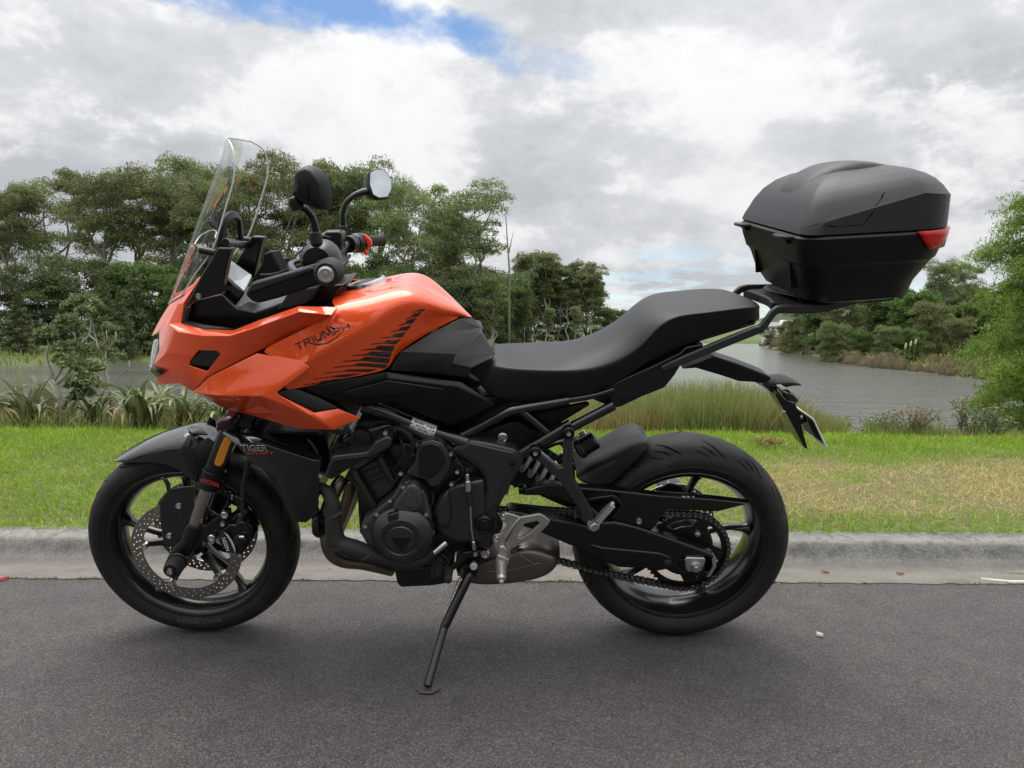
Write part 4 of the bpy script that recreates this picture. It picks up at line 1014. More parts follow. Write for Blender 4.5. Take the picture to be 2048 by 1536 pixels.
def patch(name, w_, polys, m, parent, on=None, lat=-.2, offset=.0008, cuts=3):
    """thin applied film: polygons seen in view w_, laid on the part on"""
    V, F = [], []
    for pl in polys:
        q = bps(w_, pl, lat); i0 = len(V); _, tris = fill2d([[(p.x, p.z) for p in q]]); V += q; F += [(a + i0, b + i0, c + i0) for a, b, c in tris]
    me = bpy.data.meshes.new(name); me.from_pydata([tuple(v) for v in V], [], F); b = bmesh.new(); b.from_mesh(me)
    for _ in range(cuts): bmesh.ops.subdivide_edges(b, edges=[e for e in b.edges if e.calc_length() > .012], cuts=1, use_grid_fill=True)
    bmesh.ops.triangulate(b, faces=b.faces)
    for f in b.faces:
        f.normal_update()
        if f.normal.y > 0: f.normal_flip()
    b.to_mesh(me); b.free(); ob = link(name, me, parent, m)
    if on is not None: wrap(ob, on, offset)
    return ob
def line(name, w_, pts, wpx, m, parent, on, lat, offset=.0007, cuts=2):
    """narrow film line along pts of view w_"""
    pol = []
    for (x0, y0), (x1, y1) in zip(pts, pts[1:]):
        L = math.hypot(x1 - x0, y1 - y0); nx, ny = -(y1 - y0) / L * wpx / 2, (x1 - x0) / L * wpx / 2; ex, ey = (x1 - x0) / L * wpx * .3, (y1 - y0) / L * wpx * .3
        pol.append([(x0 + nx - ex, y0 + ny - ey), (x1 + nx + ex, y1 + ny + ey), (x1 - nx + ex, y1 - ny + ey), (x0 - nx - ex, y0 - ny - ey)])
    return patch(name, w_, pol, m, parent, on, lat, offset, cuts)
# ------------------------------------------------------------------ wheels
FC, RC = Vector((-.709, 0, .300)), Vector((.709, 0, .315))
def tyre_profile(Rr, w_, fl=.2300):
    fw = w_ * .415; rm = fl + (Rr - fl) * .40; pts = []
    h = [(fl - .004, fw - .010), (fl, fw - .003), (fl + .004, fw)]
    for t_ in np.linspace(.15, 1, 5): h.append((fl + .004 + (rm - fl - .004) * t_, fw + (w_ / 2 - fw) * math.sin(t_ * math.pi / 2)))
    for t_ in np.linspace(0, math.pi / 2, 13)[1:]: h.append((rm + (Rr - rm) * math.sin(t_) ** .92, w_ / 2 * math.cos(t_)))
    return [(r, -y) for r, y in h] + [(r, y) for r, y in reversed(h[:-1])]
def rim_profile(hw, ra=.2355, rb=.2065):
    o_ = [(ra - .0015, -hw), (ra + .002, -hw + .002), (ra + .0015, -hw + .005), (ra - .010, -hw + .006), (ra - .013, -hw + .010), (ra - .016, -hw + .022), (rb + .006, -hw * .45), (rb + .003, -hw * .25)]
    full = o_ + [(r, -y) for r, y in reversed(o_)]
    inner = [(ra - .006, hw - .001), (ra - .012, hw - .004), (ra - .021, hw * .72), (rb, hw * .30), (rb - .003, 0), (rb, -hw * .30), (ra - .021, -hw * .72), (ra - .012, -hw + .004), (ra - .006, -hw + .001)]
    return full + inner
def on_tyre(c, prof, th, s, lift=.0006):
    """point on the outer skin: th angle, s -1..1 across"""
    i = (s + 1) / 2 * (len(prof) - 1); k = min(len(prof) - 2, int(i)); f = i - k
    r = prof[k][0] + (prof[k + 1][0] - prof[k][0]) * f; y = prof[k][1] + (prof[k + 1][1] - prof[k][1]) * f
    dr = prof[k + 1][0] - prof[k][0]; dy = prof[k + 1][1] - prof[k][1]; L = math.hypot(dr, dy) + 1e-9; nr, ny = dy / L, -dr / L
    r += nr * lift; y += ny * lift
    return Vector((c.x + r * math.cos(th), y, c.z + r * math.sin(th)))
def tread(name, c, prof, parent, paths, reps, wdt):
    V, F = [], []
    for q in range(reps):
        for sg in (1, -1):
            for pth in paths:
                th0 = 2 * math.pi * (q + (.5 if sg < 0 else 0)) / reps; i0 = len(V); n = 14
                for i in range(n + 1):
                    f = i / n * (len(pth) - 1); k = min(len(pth) - 2, int(f)); g = f - k
                    a = pth[k][0] + (pth[k + 1][0] - pth[k][0]) * g; s = pth[k][1] + (pth[k + 1][1] - pth[k][1]) * g
                    w2 = wdt * math.sin(math.pi * min(.93, max(.07, i / n))) ** .5
                    V.append(on_tyre(c, prof, th0 + a - w2 / .3, s * sg)); V.append(on_tyre(c, prof, th0 + a + w2 / .3, s * sg))
                for i in range(n): F.append((i0 + 2 * i, i0 + 2 * i + 1, i0 + 2 * i + 3, i0 + 2 * i + 2))
    o = raw(name, V, F, 'groove_black', parent); o['kind'] = 'stuff'; return o
def wheel(name, c, Rr, w_, hw, spoke_a, spoke_lat, label):
    rim = lathe(name, rim_profile(hw), c, 'rim_black', n=96, closed=True, smooth=32); rim['label'] = label
    pf = tyre_profile(Rr, w_); ty = lathe('tyre', pf, c, 'tyre_rubber', rim, n=144, smooth=60)
    # raised rings on the sidewall
    fl = [p for p in pf if p[1] < 0]
    for k, d_ in ((2, .0012), (6, .0010)):
        r, y = fl[k]; rg = lathe('sidewall_ring', [(r - .0016, y - .0002), (r - .0008, y - d_), (r + .0008, y - d_), (r + .0016, y - .0002)], c, 'tyre_rubber', rim, n=120)
    # five spokes, swelling into the rim
    for i in range(5):
        a = spoke_a + i * 2 * math.pi / 5; rings = []
        for r, wd, th in ((.030, .030, .050), (.060, .021, .044), (.110, .0155, .034), (.150, .0150, .030), (.184, .018, .032), (.199, .030, .038), (.210, .050, .046)):
            bend = a + .10 * math.sin((r - .03) / .17 * math.pi) ; d_ = Vector((math.cos(bend), 0, math.sin(bend))); s_ = Vector((-math.sin(bend), 0, math.cos(bend))); p = Vector(c) + d_ * r
            rings.append([p + s_ * wd / 2 + Vector((0, y, 0)) * th / 2 for y in (-.55, .55)] + [p + s_ * wd * .2 + Vector((0, th / 2, 0))] + [p - s_ * wd * .2 + Vector((0, th / 2, 0))] + [p - s_ * wd / 2 + Vector((0, y, 0)) * th / 2 for y in (.55, -.55)] + [p - s_ * wd * .2 - Vector((0, th / 2, 0)), p + s_ * wd * .2 - Vector((0, th / 2, 0))])
        loft('spoke', rings, 'rim_black', rim, smooth=50)
    return rim, pf, ty
def perforated(name, c, ro, ri, lat, th, m, parent, rows, lugs=0, lug_a=0.0, teeth=None):
    """brake disc: flat ring with drilled holes and inner lugs"""
    outer = circ(c.x, c.z, ro, 96); inner = []
    n = 120
    for i in range(n):
        a = 2 * math.pi * i / n; r = ri
        if lugs:
            dd = (a - lug_a + math.pi / lugs) % (2 * math.pi / lugs) - math.pi / lugs; r = ri - .020 * math.exp(-(dd / .085) ** 2)
        inner.append((c.x + r * math.cos(a), c.z + r * math.sin(a)))
    loops = [outer, inner]
    for rr, cnt, ph, hr in rows:
        for i in range(cnt): loops.append(circ(c.x + rr * math.cos(ph + 2 * math.pi * i / cnt), c.z + rr * math.sin(ph + 2 * math.pi * i / cnt), hr, 8))
    return plate_xz(name, loops, lat, th, m, parent, bevel=0)
fw, FPF, fty = wheel('front_wheel', FC, .300, .120, .052, R(18), 0, 'gloss black five spoke front wheel with road tyre')
rw, RPF, rty = wheel('rear_wheel', RC, .315, .180, .078, R(6), 0, 'gloss black five spoke rear wheel with wide road tyre')
tread('tread_grooves', FC, FPF, fw, [[(0, -.30), (.05, -.18), (.13, -.06)], [(.12, -.36), (.20, -.26), (.24, -.16)]], 16, .0030)
tread('tread_grooves', RC, RPF, rw, [[(.00, -.42), (.05, -.34), (.13, -.20), (.20, -.12)], [(.10, -.40), (.17, -.30), (.24, -.24)], [(.17, -.45), (.22, -.40), (.30, -.34)]], 15, .0036)
# hubs
lathe('hub', [(.0, -.048), (.026, -.048), (.034, -.040), (.034, .040), (.026, .048), (0, .048)], FC, 'rim_black', fw, 32)
lathe('hub', [(.0, -.060), (.030, -.060), (.048, -.050), (.050, .045), (.030, .060), (0, .060)], RC, 'rim_black', rw, 32)
rows3 = [(.146, 40, 0.0, .0030), (.138, 40, .078, .0030), (.130, 40, .04, .0030)]
for y in (-.0735, .0695):
    dsc = perforated('brake_disc', FC, .155, .1225, y, .004, 'disc_steel', fw, rows3, 5, R(18 + 8))
    for i in range(5):
        a = R(26) + i * 2 * math.pi / 5; c_ = (FC.x + .113 * math.cos(a), 0, FC.z + .113 * math.sin(a))
        yy = y - .004 if y < 0 else y + .004
        lathe('disc_bolt', [(0, yy - .004), (.0035, yy - .004), (.004, yy - .006), (.008, yy - .006), (.0095, yy - .003), (.0095, yy + .008)], (c_[0], 0, c_[2]), 'steel', fw, 16)
        d_ = Vector((math.cos(a), 0, math.sin(a))); s_ = 1 if y > 0 else -1
        beam('disc_mount', [FC + d_ * .045 + Vector((0, s_ * .030, 0)), FC + d_ * .085 + Vector((0, s_ * .045, 0)), FC + d_ * .118 + Vector((0, s_ * .066, 0))], [.026, .018, .016], [.022, .016, .010], 'rim_black', fw, bevel=.002)
perforated('rear_brake_disc', RC, .1275, .100, .078, .005, 'disc_steel', rw, [(.120, 30, 0, .003), (.111, 30, .1, .003)], 5, .2)
# lettering moulded in the tyre walls
def tyre_text(s, c, prof, a_mid, span, parent, s0, s1, m='tyre_letter'):
    cu = bpy.data.curves.new('lettering', 'FONT'); cu.body = s; cu.offset = .012; cu.resolution_u = 2; tmp = bpy.data.objects.new('l', cu); COL.objects.link(tmp); dg = bpy.context.evaluated_depsgraph_get()
    me = bpy.data.meshes.new_from_object(tmp.evaluated_get(dg)); bpy.data.objects.remove(tmp)
    co = np.empty(len(me.vertices) * 3, np.float32); me.vertices.foreach_get('co', co); co = co.reshape(-1, 3); x0, x1, y0, y1 = co[:, 0].min(), co[:, 0].max(), co[:, 1].min(), co[:, 1].max()
    new = [list(on_tyre(c, prof, a_mid + span * (.5 - (q[0] - x0) / (x1 - x0)), s0 + (s1 - s0) * (q[1] - y0) / (y1 - y0), .0010)) for q in co]
    me.vertices.foreach_set('co', np.array(new, np.float32).ravel()); me.materials.clear(); return link('lettering', me, parent, m)
tyre_text('MICHELIN', FC, FPF, R(-90), R(30), fw, -.80, -.67)
# rear sprocket with teeth, its carrier and nuts
def sprocket():
    n = 47; ro, ri = .1215, .1155; out = []; c = RC; lat = -.092
    for i in range(n):
        for f, r in ((0, ri), (.22, ri), (.42, ro), (.58, ro), (.78, ri)): a = 2 * math.pi * (i + f) / n; out.append((c.x + r * math.cos(a), c.z + r * math.sin(a)))
    holes = []
    for i in range(5):
        a0 = R(30) + i * 2 * math.pi / 5; h = []
        for k in range(9): a = a0 + R(-26) + R(52) * k / 8; h.append((c.x + .101 * math.cos(a), c.z + .101 * math.sin(a)))
        for k in range(5): a = a0 + R(17) - R(34) * k / 4; h.append((c.x + .078 * math.cos(a), c.z + .078 * math.sin(a)))
        holes.append(h)
    sp = plate_xz('sprocket', [out, circ(c.x, c.z, .052, 40)] + holes, lat, .006, 'satin_black', rw, bevel=.0008, seg=1)
    lathe('sprocket_carrier', [(.035, -.088), (.052, -.0885), (.064, -.086), (.080, -.080), (.084, -.068), (.086, -.045), (.05, -.040)], (c.x, 0, c.z), 'satin_black', rw, 48)
    for r in (.060, .070): lathe('carrier_ring', [(r - .002, -.086), (r, -.0905), (r + .002, -.086)], (c.x, 0, c.z), 'satin_black', rw, 48)
    for i in range(5):
        a = R(66) + i * 2 * math.pi / 5; p = (c.x + .064 * math.cos(a), 0, c.z + .064 * math.sin(a))
        lathe('sprocket_nut', [(0, -.106), (.004, -.106), (.0045, -.101), (.009, -.100), (.010, -.092)], p, 'steel', rw, 6)
sprocket()
# ------------------------------------------------------------------ bodywork
def skin(name, w_, vs, faces, m, parent=bike, solid=.004, bevel=.003, seg=2, sub=0, smooth=28, both=True, creases=None):
    """thin moulded panel: named vertices (x, y, lat), faces by vertex name"""
    keys = list(vs); idx = {k: i for i, k in enumerate(keys)}; V = [bp(vs[k][3] if len(vs[k]) > 3 else w_, *vs[k][:3]) for k in keys]
    F = [tuple(idx[c] for c in f.split()) for f in faces]
    me = bpy.data.meshes.new(name); me.from_pydata([tuple(v) for v in V], [], F); b = bmesh.new(); b.from_mesh(me); bmesh.ops.recalc_face_normals(b, faces=b.faces)
    if sum(f.normal.y * f.calc_area() for f in b.faces) > 0: bmesh.ops.reverse_faces(b, faces=b.faces)
    b.to_mesh(me); b.free(); o = link(name, me, parent, m); shade_auto(me, smooth)
    mods(o, bevel, seg, sub, solid, -1.0)
    if both: return o, mirror(o)
    return o
# --- upper cowl either side of the headlight, with its air duct
cowl = dict(a=(482, 45, -.105), b=(345, 258, -.128), c=(322, 418, -.128), d=(500, 464, -.160), e=(740, 472, -.180), f=(940, 392, -.190), g=(1250, 284, -.198), h=(1560, 290, -.188),
    b2=(300, 262, -.105), k=(222, 425, -.128), l=(300, 486, -.160), m=(500, 517, -.192), n=(705, 518, -.210), o=(900, 456, -.222), p=(1250, 330, -.232), q=(1508, 356, -.216),
    a2=(455, 62, -.088), r=(150, 492, -.098), t=(148, 630, -.106), u=(105, 745, -.100), v=(78, 792, -.094), w=(205, 655, -.140), x=(392, 658, -.172), x2=(460, 633, -.186), x3=(600, 636, -.194), x4=(634, 662, -.194), x5=(540, 786, -.186), x6=(518, 797, -.184), x7=(383, 752, -.168), x8=(394, 716, -.170),
    y1=(132, 843, -.090), z1=(128, 908, -.090), z2=(310, 893, -.128), z3=(415, 958, -.165), s1=(530, 842, -.186), s2=(920, 648, -.206), s3=(1250, 488, -.207), s4=(1512, 362, -.209))
cowl_f = ['a b b2 a2', 'b c k b2', 'c l k', 'c d m l', 'd e n m', 'e f o n', 'f g p o', 'g h q p',
    'b2 k r', 'k l w t r', 'l m x w', 'm x2 x', 'm n x3 x2', 'n x4 x3', 'n o s2 x4', 'x4 s2 s1 x5', 'o p s3 s2', 'p q s4 s3', 'q h s4',
    't w u', 'w x7 y1 v u', 'w x x8 x7', 'x x2 x8', 'x5 s1 x6', 'y1 x7 z2 z1', 'x7 x6 z3 z2', 'x6 s1 z3']
cl, cr = skin('upper_cowl', '2', cowl, cowl_f, 'orange_paint', bevel=.004)
plate('fairing_liner', '2', [(560, 600), (640, 500), (700, 500), (760, 490), (1250, 300), (1560, 300), (1640, 700), (1500, 1000), (1700, 1150), (1500, 1230), (1250, 1230), (880, 1110), (760, 1050), (560, 900), (640, 700)], -.150, .30, 'satin_black', bevel=0)
plate('fairing_liner', '2', [(430, 930), (540, 800), (760, 690), (760, 1000), (640, 1020), (520, 980)], -.135, .27, 'satin_black', bevel=0)
plate('air_duct', '2', [(370, 610), (660, 630), (560, 810), (360, 770)], -.162, .004, 'gloss_black', bevel=0)
# --- nose piece between the cowls, under the screen
def nose():
    L_ = [('2', 480, 45, -.100), ('2', 345, 256, -.112), ('2', 222, 420, -.112), ('2', 150, 490, -.095)]
    C_ = [('2', 262, 235, 0.0), ('2', 218, 300, 0.0), ('2', 160, 400, 0.0), ('2', 108, 515, 0.0)]
    rows = []
    for l, c in zip(L_, C_):
        a, b = bp(*l), bp(*c); row = []
        for f in (-1, -.66, -.33, 0, .33, .66, 1):
            k = 1 - abs(f) ** 2.2; row.append(Vector((a.x + (b.x - a.x) * k, -abs(a.y) * -f, a.z + (b.z - a.z) * k)))
        rows.append(row)
    V = [p for r_ in rows for p in r_]; F = [(i * 7 + j, i * 7 + j + 1, i * 7 + j + 8, i * 7 + j + 7) for i in range(3) for j in range(6)]
    return mesh('nose_panel', V, F, 'orange_paint', sub=2, solid=.003, smooth=60)
nose()
# --- headlight: dark bowl, clear lens
def headlight():
    L_ = [(150, 520, -.100), (140, 640, -.102), (100, 745, -.096), (78, 790, -.088)]; C_ = [(125, 535, 0.0), (104, 640, 0.0), (92, 735, 0.0), (95, 805, 0.0)]
    def rows(off):
        out = []
        for l, c in zip(L_, C_):
            a, b = bp('2', *l), bp('2', *c); row = []
            for f in (-1, -.6, -.2, .2, .6, 1):
                k = 1 - abs(f) ** 2; row.append(Vector((a.x + (b.x - a.x) * k + off, abs(a.y) * f * (1 - off * 2), a.z + (b.z - a.z) * k)))
            out.append(row)
        return out
    def surf(nm, rw, m, par, **k):
        V = [p for r_ in rw for p in r_]; F = [(i * 6 + j, i * 6 + j + 1, i * 6 + j + 7, i * 6 + j + 6) for i in range(3) for j in range(5)]
        return mesh(nm, V, F, m, par, sub=2, smooth=60, **k)
    h = surf('headlight', rows(.030), 'gloss_black', bike, solid=.003); h['label'] = 'headlight with clear lens in the nose'
    surf('lens', rows(0.0), 'lens_clear', h, solid=.003)
    # daytime lamp in the side below the lens
    vs = dict(a=(80, 794, -.0955), b=(105, 748, -.1015), c=(200, 800, -.128), d=(132, 845, -.0915)); skin('running_light', '2', vs, ['a b c d'], 'lens_smoke', h, solid=.002, bevel=0)
headlight()
# --- side fairing: the big faceted panel
side = dict(a=(420, 962, -.168), b=(540, 842, -.192), c=(920, 654, -.212), d=(1285, 722, -.236), e=(1336, 764, -.242), f=(1300, 800, -.245), g=(1075, 964, -.250), h=(960, 992, -.258), i=(600, 985, -.215),
    j=(690, 1104, -.178), k=(880, 1148, -.196), l=(1250, 1256, -.205), m=(1530, 1261, -.214), n=(1742, 1166, -.196), o=(1560, 1092, -.205), p=(1380, 1122, -.222), q=(1330, 1140, -.236), q2=(1100, 990, -.252))
side_f = ['a b c d h i', 'd e f g q2 h', 'a i j', 'i h q k j', 'h q2 q', 'q m l k', 'q p o n m', 'q2 p q']
sl_, sr_ = skin('side_fairing', '2', side, side_f, 'orange_paint', bevel=.0045)
ins = dict(a=(1075, 972, -.243), b=(1180, 942, -.232), c=(1250, 945, -.226), d=(1420, 1010, -.205), e=(1560, 1085, -.200), f=(1380, 1116, -.214))
il, ir = skin('fairing_insert', '2', ins, ['a b c d e f'], 'grey_plastic', solid=.004, bevel=.0015)
# --- fuel tank
def grid_skin(name, rows, m, parent=bike, sub=2, solid=0.0, creases=(), smooth=60, sym=True, extra=(), fan=None):
    """rows from the spine (lat 0) outwards; mirrored over the spine into one surface"""
    R0 = [[bp(*p) for p in r_] for r_ in rows]; nc = len(R0[0])
    if sym:
        full = [[Vector((p.x, -p.y, p.z)) for p in r_] for r_ in reversed(R0[1:])] + R0; off = len(R0) - 1
        for p in full[off]: p.y = 0.0
    else: full, off = R0, 0
    V = [p for r_ in full for p in r_]; F = [(i * nc + j, i * nc + j + 1, (i + 1) * nc + j + 1, (i + 1) * nc + j) for i in range(len(full) - 1) for j in range(nc - 1)]
    if extra:       # fan of faces in front of the first column, between two rows
        for sg in ((1, -1) if sym else (1,)):
            E_ = [bp(*p) for p in extra]; E_ = [Vector((p.x, p.y * sg, p.z)) for p in E_]; i0 = len(V); V += E_
            top_, low_ = (off + sg * fan[0]) * nc, (off + sg * fan[1]) * nc; ch = [top_] + list(range(i0, i0 + len(E_)))
            for a, b in zip(ch, ch[1:]): F.append((a, b, low_) if sg > 0 else (b, a, low_))
    cr_ = {}
    for (ri, j0, j1, c) in creases:
        for rr in ({off + ri, off - ri} if sym else {ri}):
            for j in range(j0, j1): cr_[(rr * nc + j, rr * nc + j + 1)] = c
    return mesh(name, V, F, m, parent, sub=sub, solid=solid, smooth=smooth, creases=cr_)
T8 = lambda l, pts: [('8', x, y, l if not isinstance(l, list) else l[i]) for i, (x, y) in enumerate(pts)]
rows = [
    T8(0.0, [(300, 262), (400, 232), (520, 196), (660, 162), (800, 152), (930, 168), (1060, 222), (1240, 335), (1330, 398), (1412, 466)]),
    T8([-.060, -.060, -.060, -.060, -.060, -.058, -.054, -.042, -.030, -.014], [(290, 285), (395, 262), (520, 232), (660, 196), (800, 176), (930, 188), (1055, 240), (1220, 345), (1305, 402), (1385, 466)]),
    T8([-.125, -.128, -.130, -.132, -.132, -.128, -.112, -.082, -.055, -.026], [(250, 345), (380, 318), (520, 292), (670, 255), (800, 230), (925, 240), (1040, 285), (1180, 368), (1260, 415), (1335, 462)]),
    T8([-.190, -.188, -.185, -.182, -.178, -.170, -.150, -.118, -.076, -.034], [(305, 395), (400, 390), (530, 372), (670, 338), (790, 315), (900, 320), (1000, 352), (1110, 405), (1200, 440), (1300, 464)]),
    T8([-.235, -.230, -.222, -.214, -.205, -.190, -.170, -.143, -.098, -.038], [(55, 838), (150, 775), (290, 690), (430, 610), (580, 535), (720, 480), (850, 450), (980, 455), (1130, 462), (1290, 470)]),
    T8([-.236, -.226, -.216, -.207, -.199, -.192, -.182, -.168, -.122, -.040], [(-190, 1082), (0, 1046), (170, 1010), (350, 972), (540, 938), (716, 900), (760, 826), (812, 742), (1050, 592), (1296, 474)]),
]
# the flank in front of the tank crease, up to the cowl seam
tank = grid_skin('fuel_tank', rows, 'orange_paint', sub=3, creases=[(4, 0, 5, .75), (4, 5, 6, .4), (5, 0, 9, 1.0)], fan=(3, 4),
    extra=[('8', 291, 428, -.197), ('8', 145, 512, -.208), ('8', -11, 589, -.213), ('8', -187, 673, -.213), ('8', -352, 758, -.211), ('8', -150, 800, -.224), ('8', -20, 826, -.232)])
tf = tank
# filler cap: ring and disc set in the tank top
cap_c = bp('8', 540, 186, 0); cap_x = (bp('8', 680, 150, 0) - bp('8', 400, 225, 0)).normalized(); cap_n = Vector((-cap_x.z, 0, cap_x.x))
if cap_n.z < 0: cap_n = -cap_n
def turned(name, prof, c, ax, m, parent, n=40):
    ax = Vector(ax).normalized(); a = ax.orthogonal().normalized(); b = ax.cross(a); V, F = [], []; k = len(prof)
    for i in range(n):
        q = 2 * math.pi * i / n
        for r, h in prof: V.append(Vector(c) + (a * math.cos(q) + b * math.sin(q)) * r + ax * h)
    for i in range(n):
        for j in range(k - 1): F.append((i * k + j, ((i + 1) % n) * k + j, ((i + 1) % n) * k + j + 1, i * k + j + 1))
    return mesh(name, V, F, m, parent, smooth=40)
cap = turned('filler_cap', [(0, .004), (.030, .004), (.034, .003), (.036, .001), (.040, .001), (.041, .003), (.046, .004), (.049, .003), (.050, -.02)], cap_c, cap_n, 'satin_black', tank)
turned('cap_ring', [(.045, .002), (.046, .006), (.0505, .0055), (.053, .001), (.053, -.02)], cap_c, cap_n, 'steel', tank)
# knee panels behind the tank: black, with a raised rear part
kn = dict(a=(738, 905, -.196), b=(770, 838, -.190), c=(830, 750, -.184), d=(1060, 605, -.128), e=(1305, 478, -.046), e2=(1360, 470, -.024), f=(1412, 470, .0), g=(1485, 555, .0), h=(1505, 610, -.020), i=(1600, 765, -.050), j=(1590, 785, -.075), k=(1420, 880, -.138), l=(1385, 955, -.150), m=(1360, 965, -.155), n=(1150, 940, -.178), o=(900, 915, -.192), r=(1470, 600, -.070), s=(1280, 770, -.152), t=(1245, 845, -.164), u=(1405, 890, -.146))
kl, kr = skin('knee_panel', '8', kn, ['a b c s t o', 'c d r s', 'd e g r', 'e e2 f g', 't u l m n o', 'g h r'], 'matt_plastic', solid=.004, bevel=.006, seg=3, smooth=89)
kp = dict(r=(1474, 598, -.074), h=(1506, 606, -.024), i=(1604, 768, -.054), j=(1590, 790, -.080), u=(1405, 884, -.150), t=(1245, 848, -.168), s=(1282, 770, -.156))
skin('knee_pad', '8', kp, ['r h i s', 's i j u t'], 'grey_plastic', solid=.004, bevel=.002, smooth=60, both=False)
prism('tank_core', '8', [(200, 560), (700, 480), (1000, 600), (1250, 760), (1350, 900), (1500, 1000), (1300, 1080), (700, 1060), (100, 1060), (-60, 1000)], -.115, .115, 'satin_black', bevel=.01)
plate('seat_front_filler', '8', [(1330, 900), (1470, 830), (1570, 800), (1540, 990), (1430, 1060), (1330, 1010)], -.100, .20, 'matt_plastic', bevel=.004)
# stripes: thirteen claw shaped bars on the flank
tips = [(1010, 488), (925, 522), (840, 558), (755, 597), (668, 640), (578, 685), (498, 728), (415, 770), (350, 812), (268, 855), (190, 897), (110, 938), (30, 978)]
ends = [((1215, 490), (1170, 520)), ((1150, 522), (1108, 552)), ((1088, 556), (1052, 588)), ((1025, 602), (975, 634)), ((962, 640), (912, 672)), ((892, 684), (836, 716)), ((818, 724), (784, 768)), ((780, 772), (762, 812)), ((758, 818), (738, 860)), ((735, 866), (700, 896)), ((640, 900), (560, 920)), ((510, 925), (420, 944)), ((350, 955), (260, 976))]
pol = []
for (tx, ty), ((ex, ey), (fx, fy)) in zip(tips, ends):
    L_ = ex - tx; h = (fy - ey)
    pol.append([(tx, ty), (tx + L_ * .36, ty - 4 * h / 40), (tx + L_ * .46, ty - 22 * h / 40), (ex, ey), (fx, fy), (tx + L_ * .66, ty + 28 * h / 40), (tx + L_ * .40, ty + 9 * h / 40), (tx + 4, ty + 6)])
for i, q in enumerate(pol): patch('tank_stripe', '8', [q], 'decal_black', tank, tank, -.2, .0009, 2)
# maker's name with its swoosh
GL = {'T': (1.0, [[(0, 1), (1, 1)], [(.5, 1), (.5, 0)]]), 'R': (.95, [[(0, 0), (0, 1), (.7, 1), (.9, .86), (.9, .62), (.7, .48), (0, .48)], [(.5, .48), (.95, 0)]]), 'I': (.12, [[(.06, 1), (.06, 0)]]), 'U': (.95, [[(0, 1), (0, .25), (.2, 0), (.75, 0), (.95, .25), (.95, 1)]]),
      'M': (1.2, [[(0, 0), (.12, 1), (.6, .25), (1.08, 1), (1.2, 0)]]), 'P': (.92, [[(0, 0), (0, 1), (.7, 1), (.92, .84), (.92, .58), (.7, .42), (0, .42)]]), 'H': (1.0, [[(0, 0), (0, 1)], [(1, 1), (1, 0)], [(0, .5), (1, .5)]])}
adv = sum(GL[c][0] for c in 'TRIUMPH') + 6 * .34; ux, uy = 396 / adv, -186 / adv; pen = 0.0
for c in 'TRIUMPH':
    w_, strokes = GL[c]
    for st in strokes: line('tank_letter', '2', [(1240 + (pen + x) * ux - 24 * y, 630 + (pen + x) * uy - 45 * y) for x, y in st], 9.5, 'decal_black', tank, tank, -.225, .0011, 1)
    pen += w_ + .34
sw = [(1330, 575), (1400, 585), (1470, 568), (1530, 530), (1575, 478), (1540, 512), (1480, 546), (1400, 566)]
patch('tank_swoosh', '2', [[(1335, 572), (1400, 583), (1470, 566), (1530, 528), (1566, 482), (1578, 476), (1540, 530), (1478, 577), (1400, 592), (1350, 584)]], 'decal_black', tf, tf, -.225, .0010, 1)
# --- black infill under the tank
inf = dict(a=(30, 1048, -.222), b=(720, 916, -.196), c=(1320, 998, -.168), d=(1600, 1185, -.150), e=(1240, 1360, -.158), f=(760, 1160, -.172), g=(540, 1190, -.180), h=(400, 1185, -.188), i=(200, 1130, -.205), b1=(720, 965, -.206), c1=(1300, 1040, -.182), d1=(1620, 1195, -.148), p=(780, 1150, -.184), q=(1200, 1120, -.192))
skin('infill_panel', '8', inf, ['a b b1 h i', 'b c c1 b1', 'c d c1', 'b1 c1 q p', 'c1 d e q', 'p q e f', 'b1 p f g h'], 'matt_plastic', solid=.004, bevel=.003)
skin('infill_trim', '8', dict(a=(350, 1085, -.209), b=(720, 990, -.208), c=(1180, 1060, -.192), d=(800, 1100, -.197), e=(470, 1130, -.204)), ['a b c d e'], 'satin_black', solid=.003, bevel=.002)
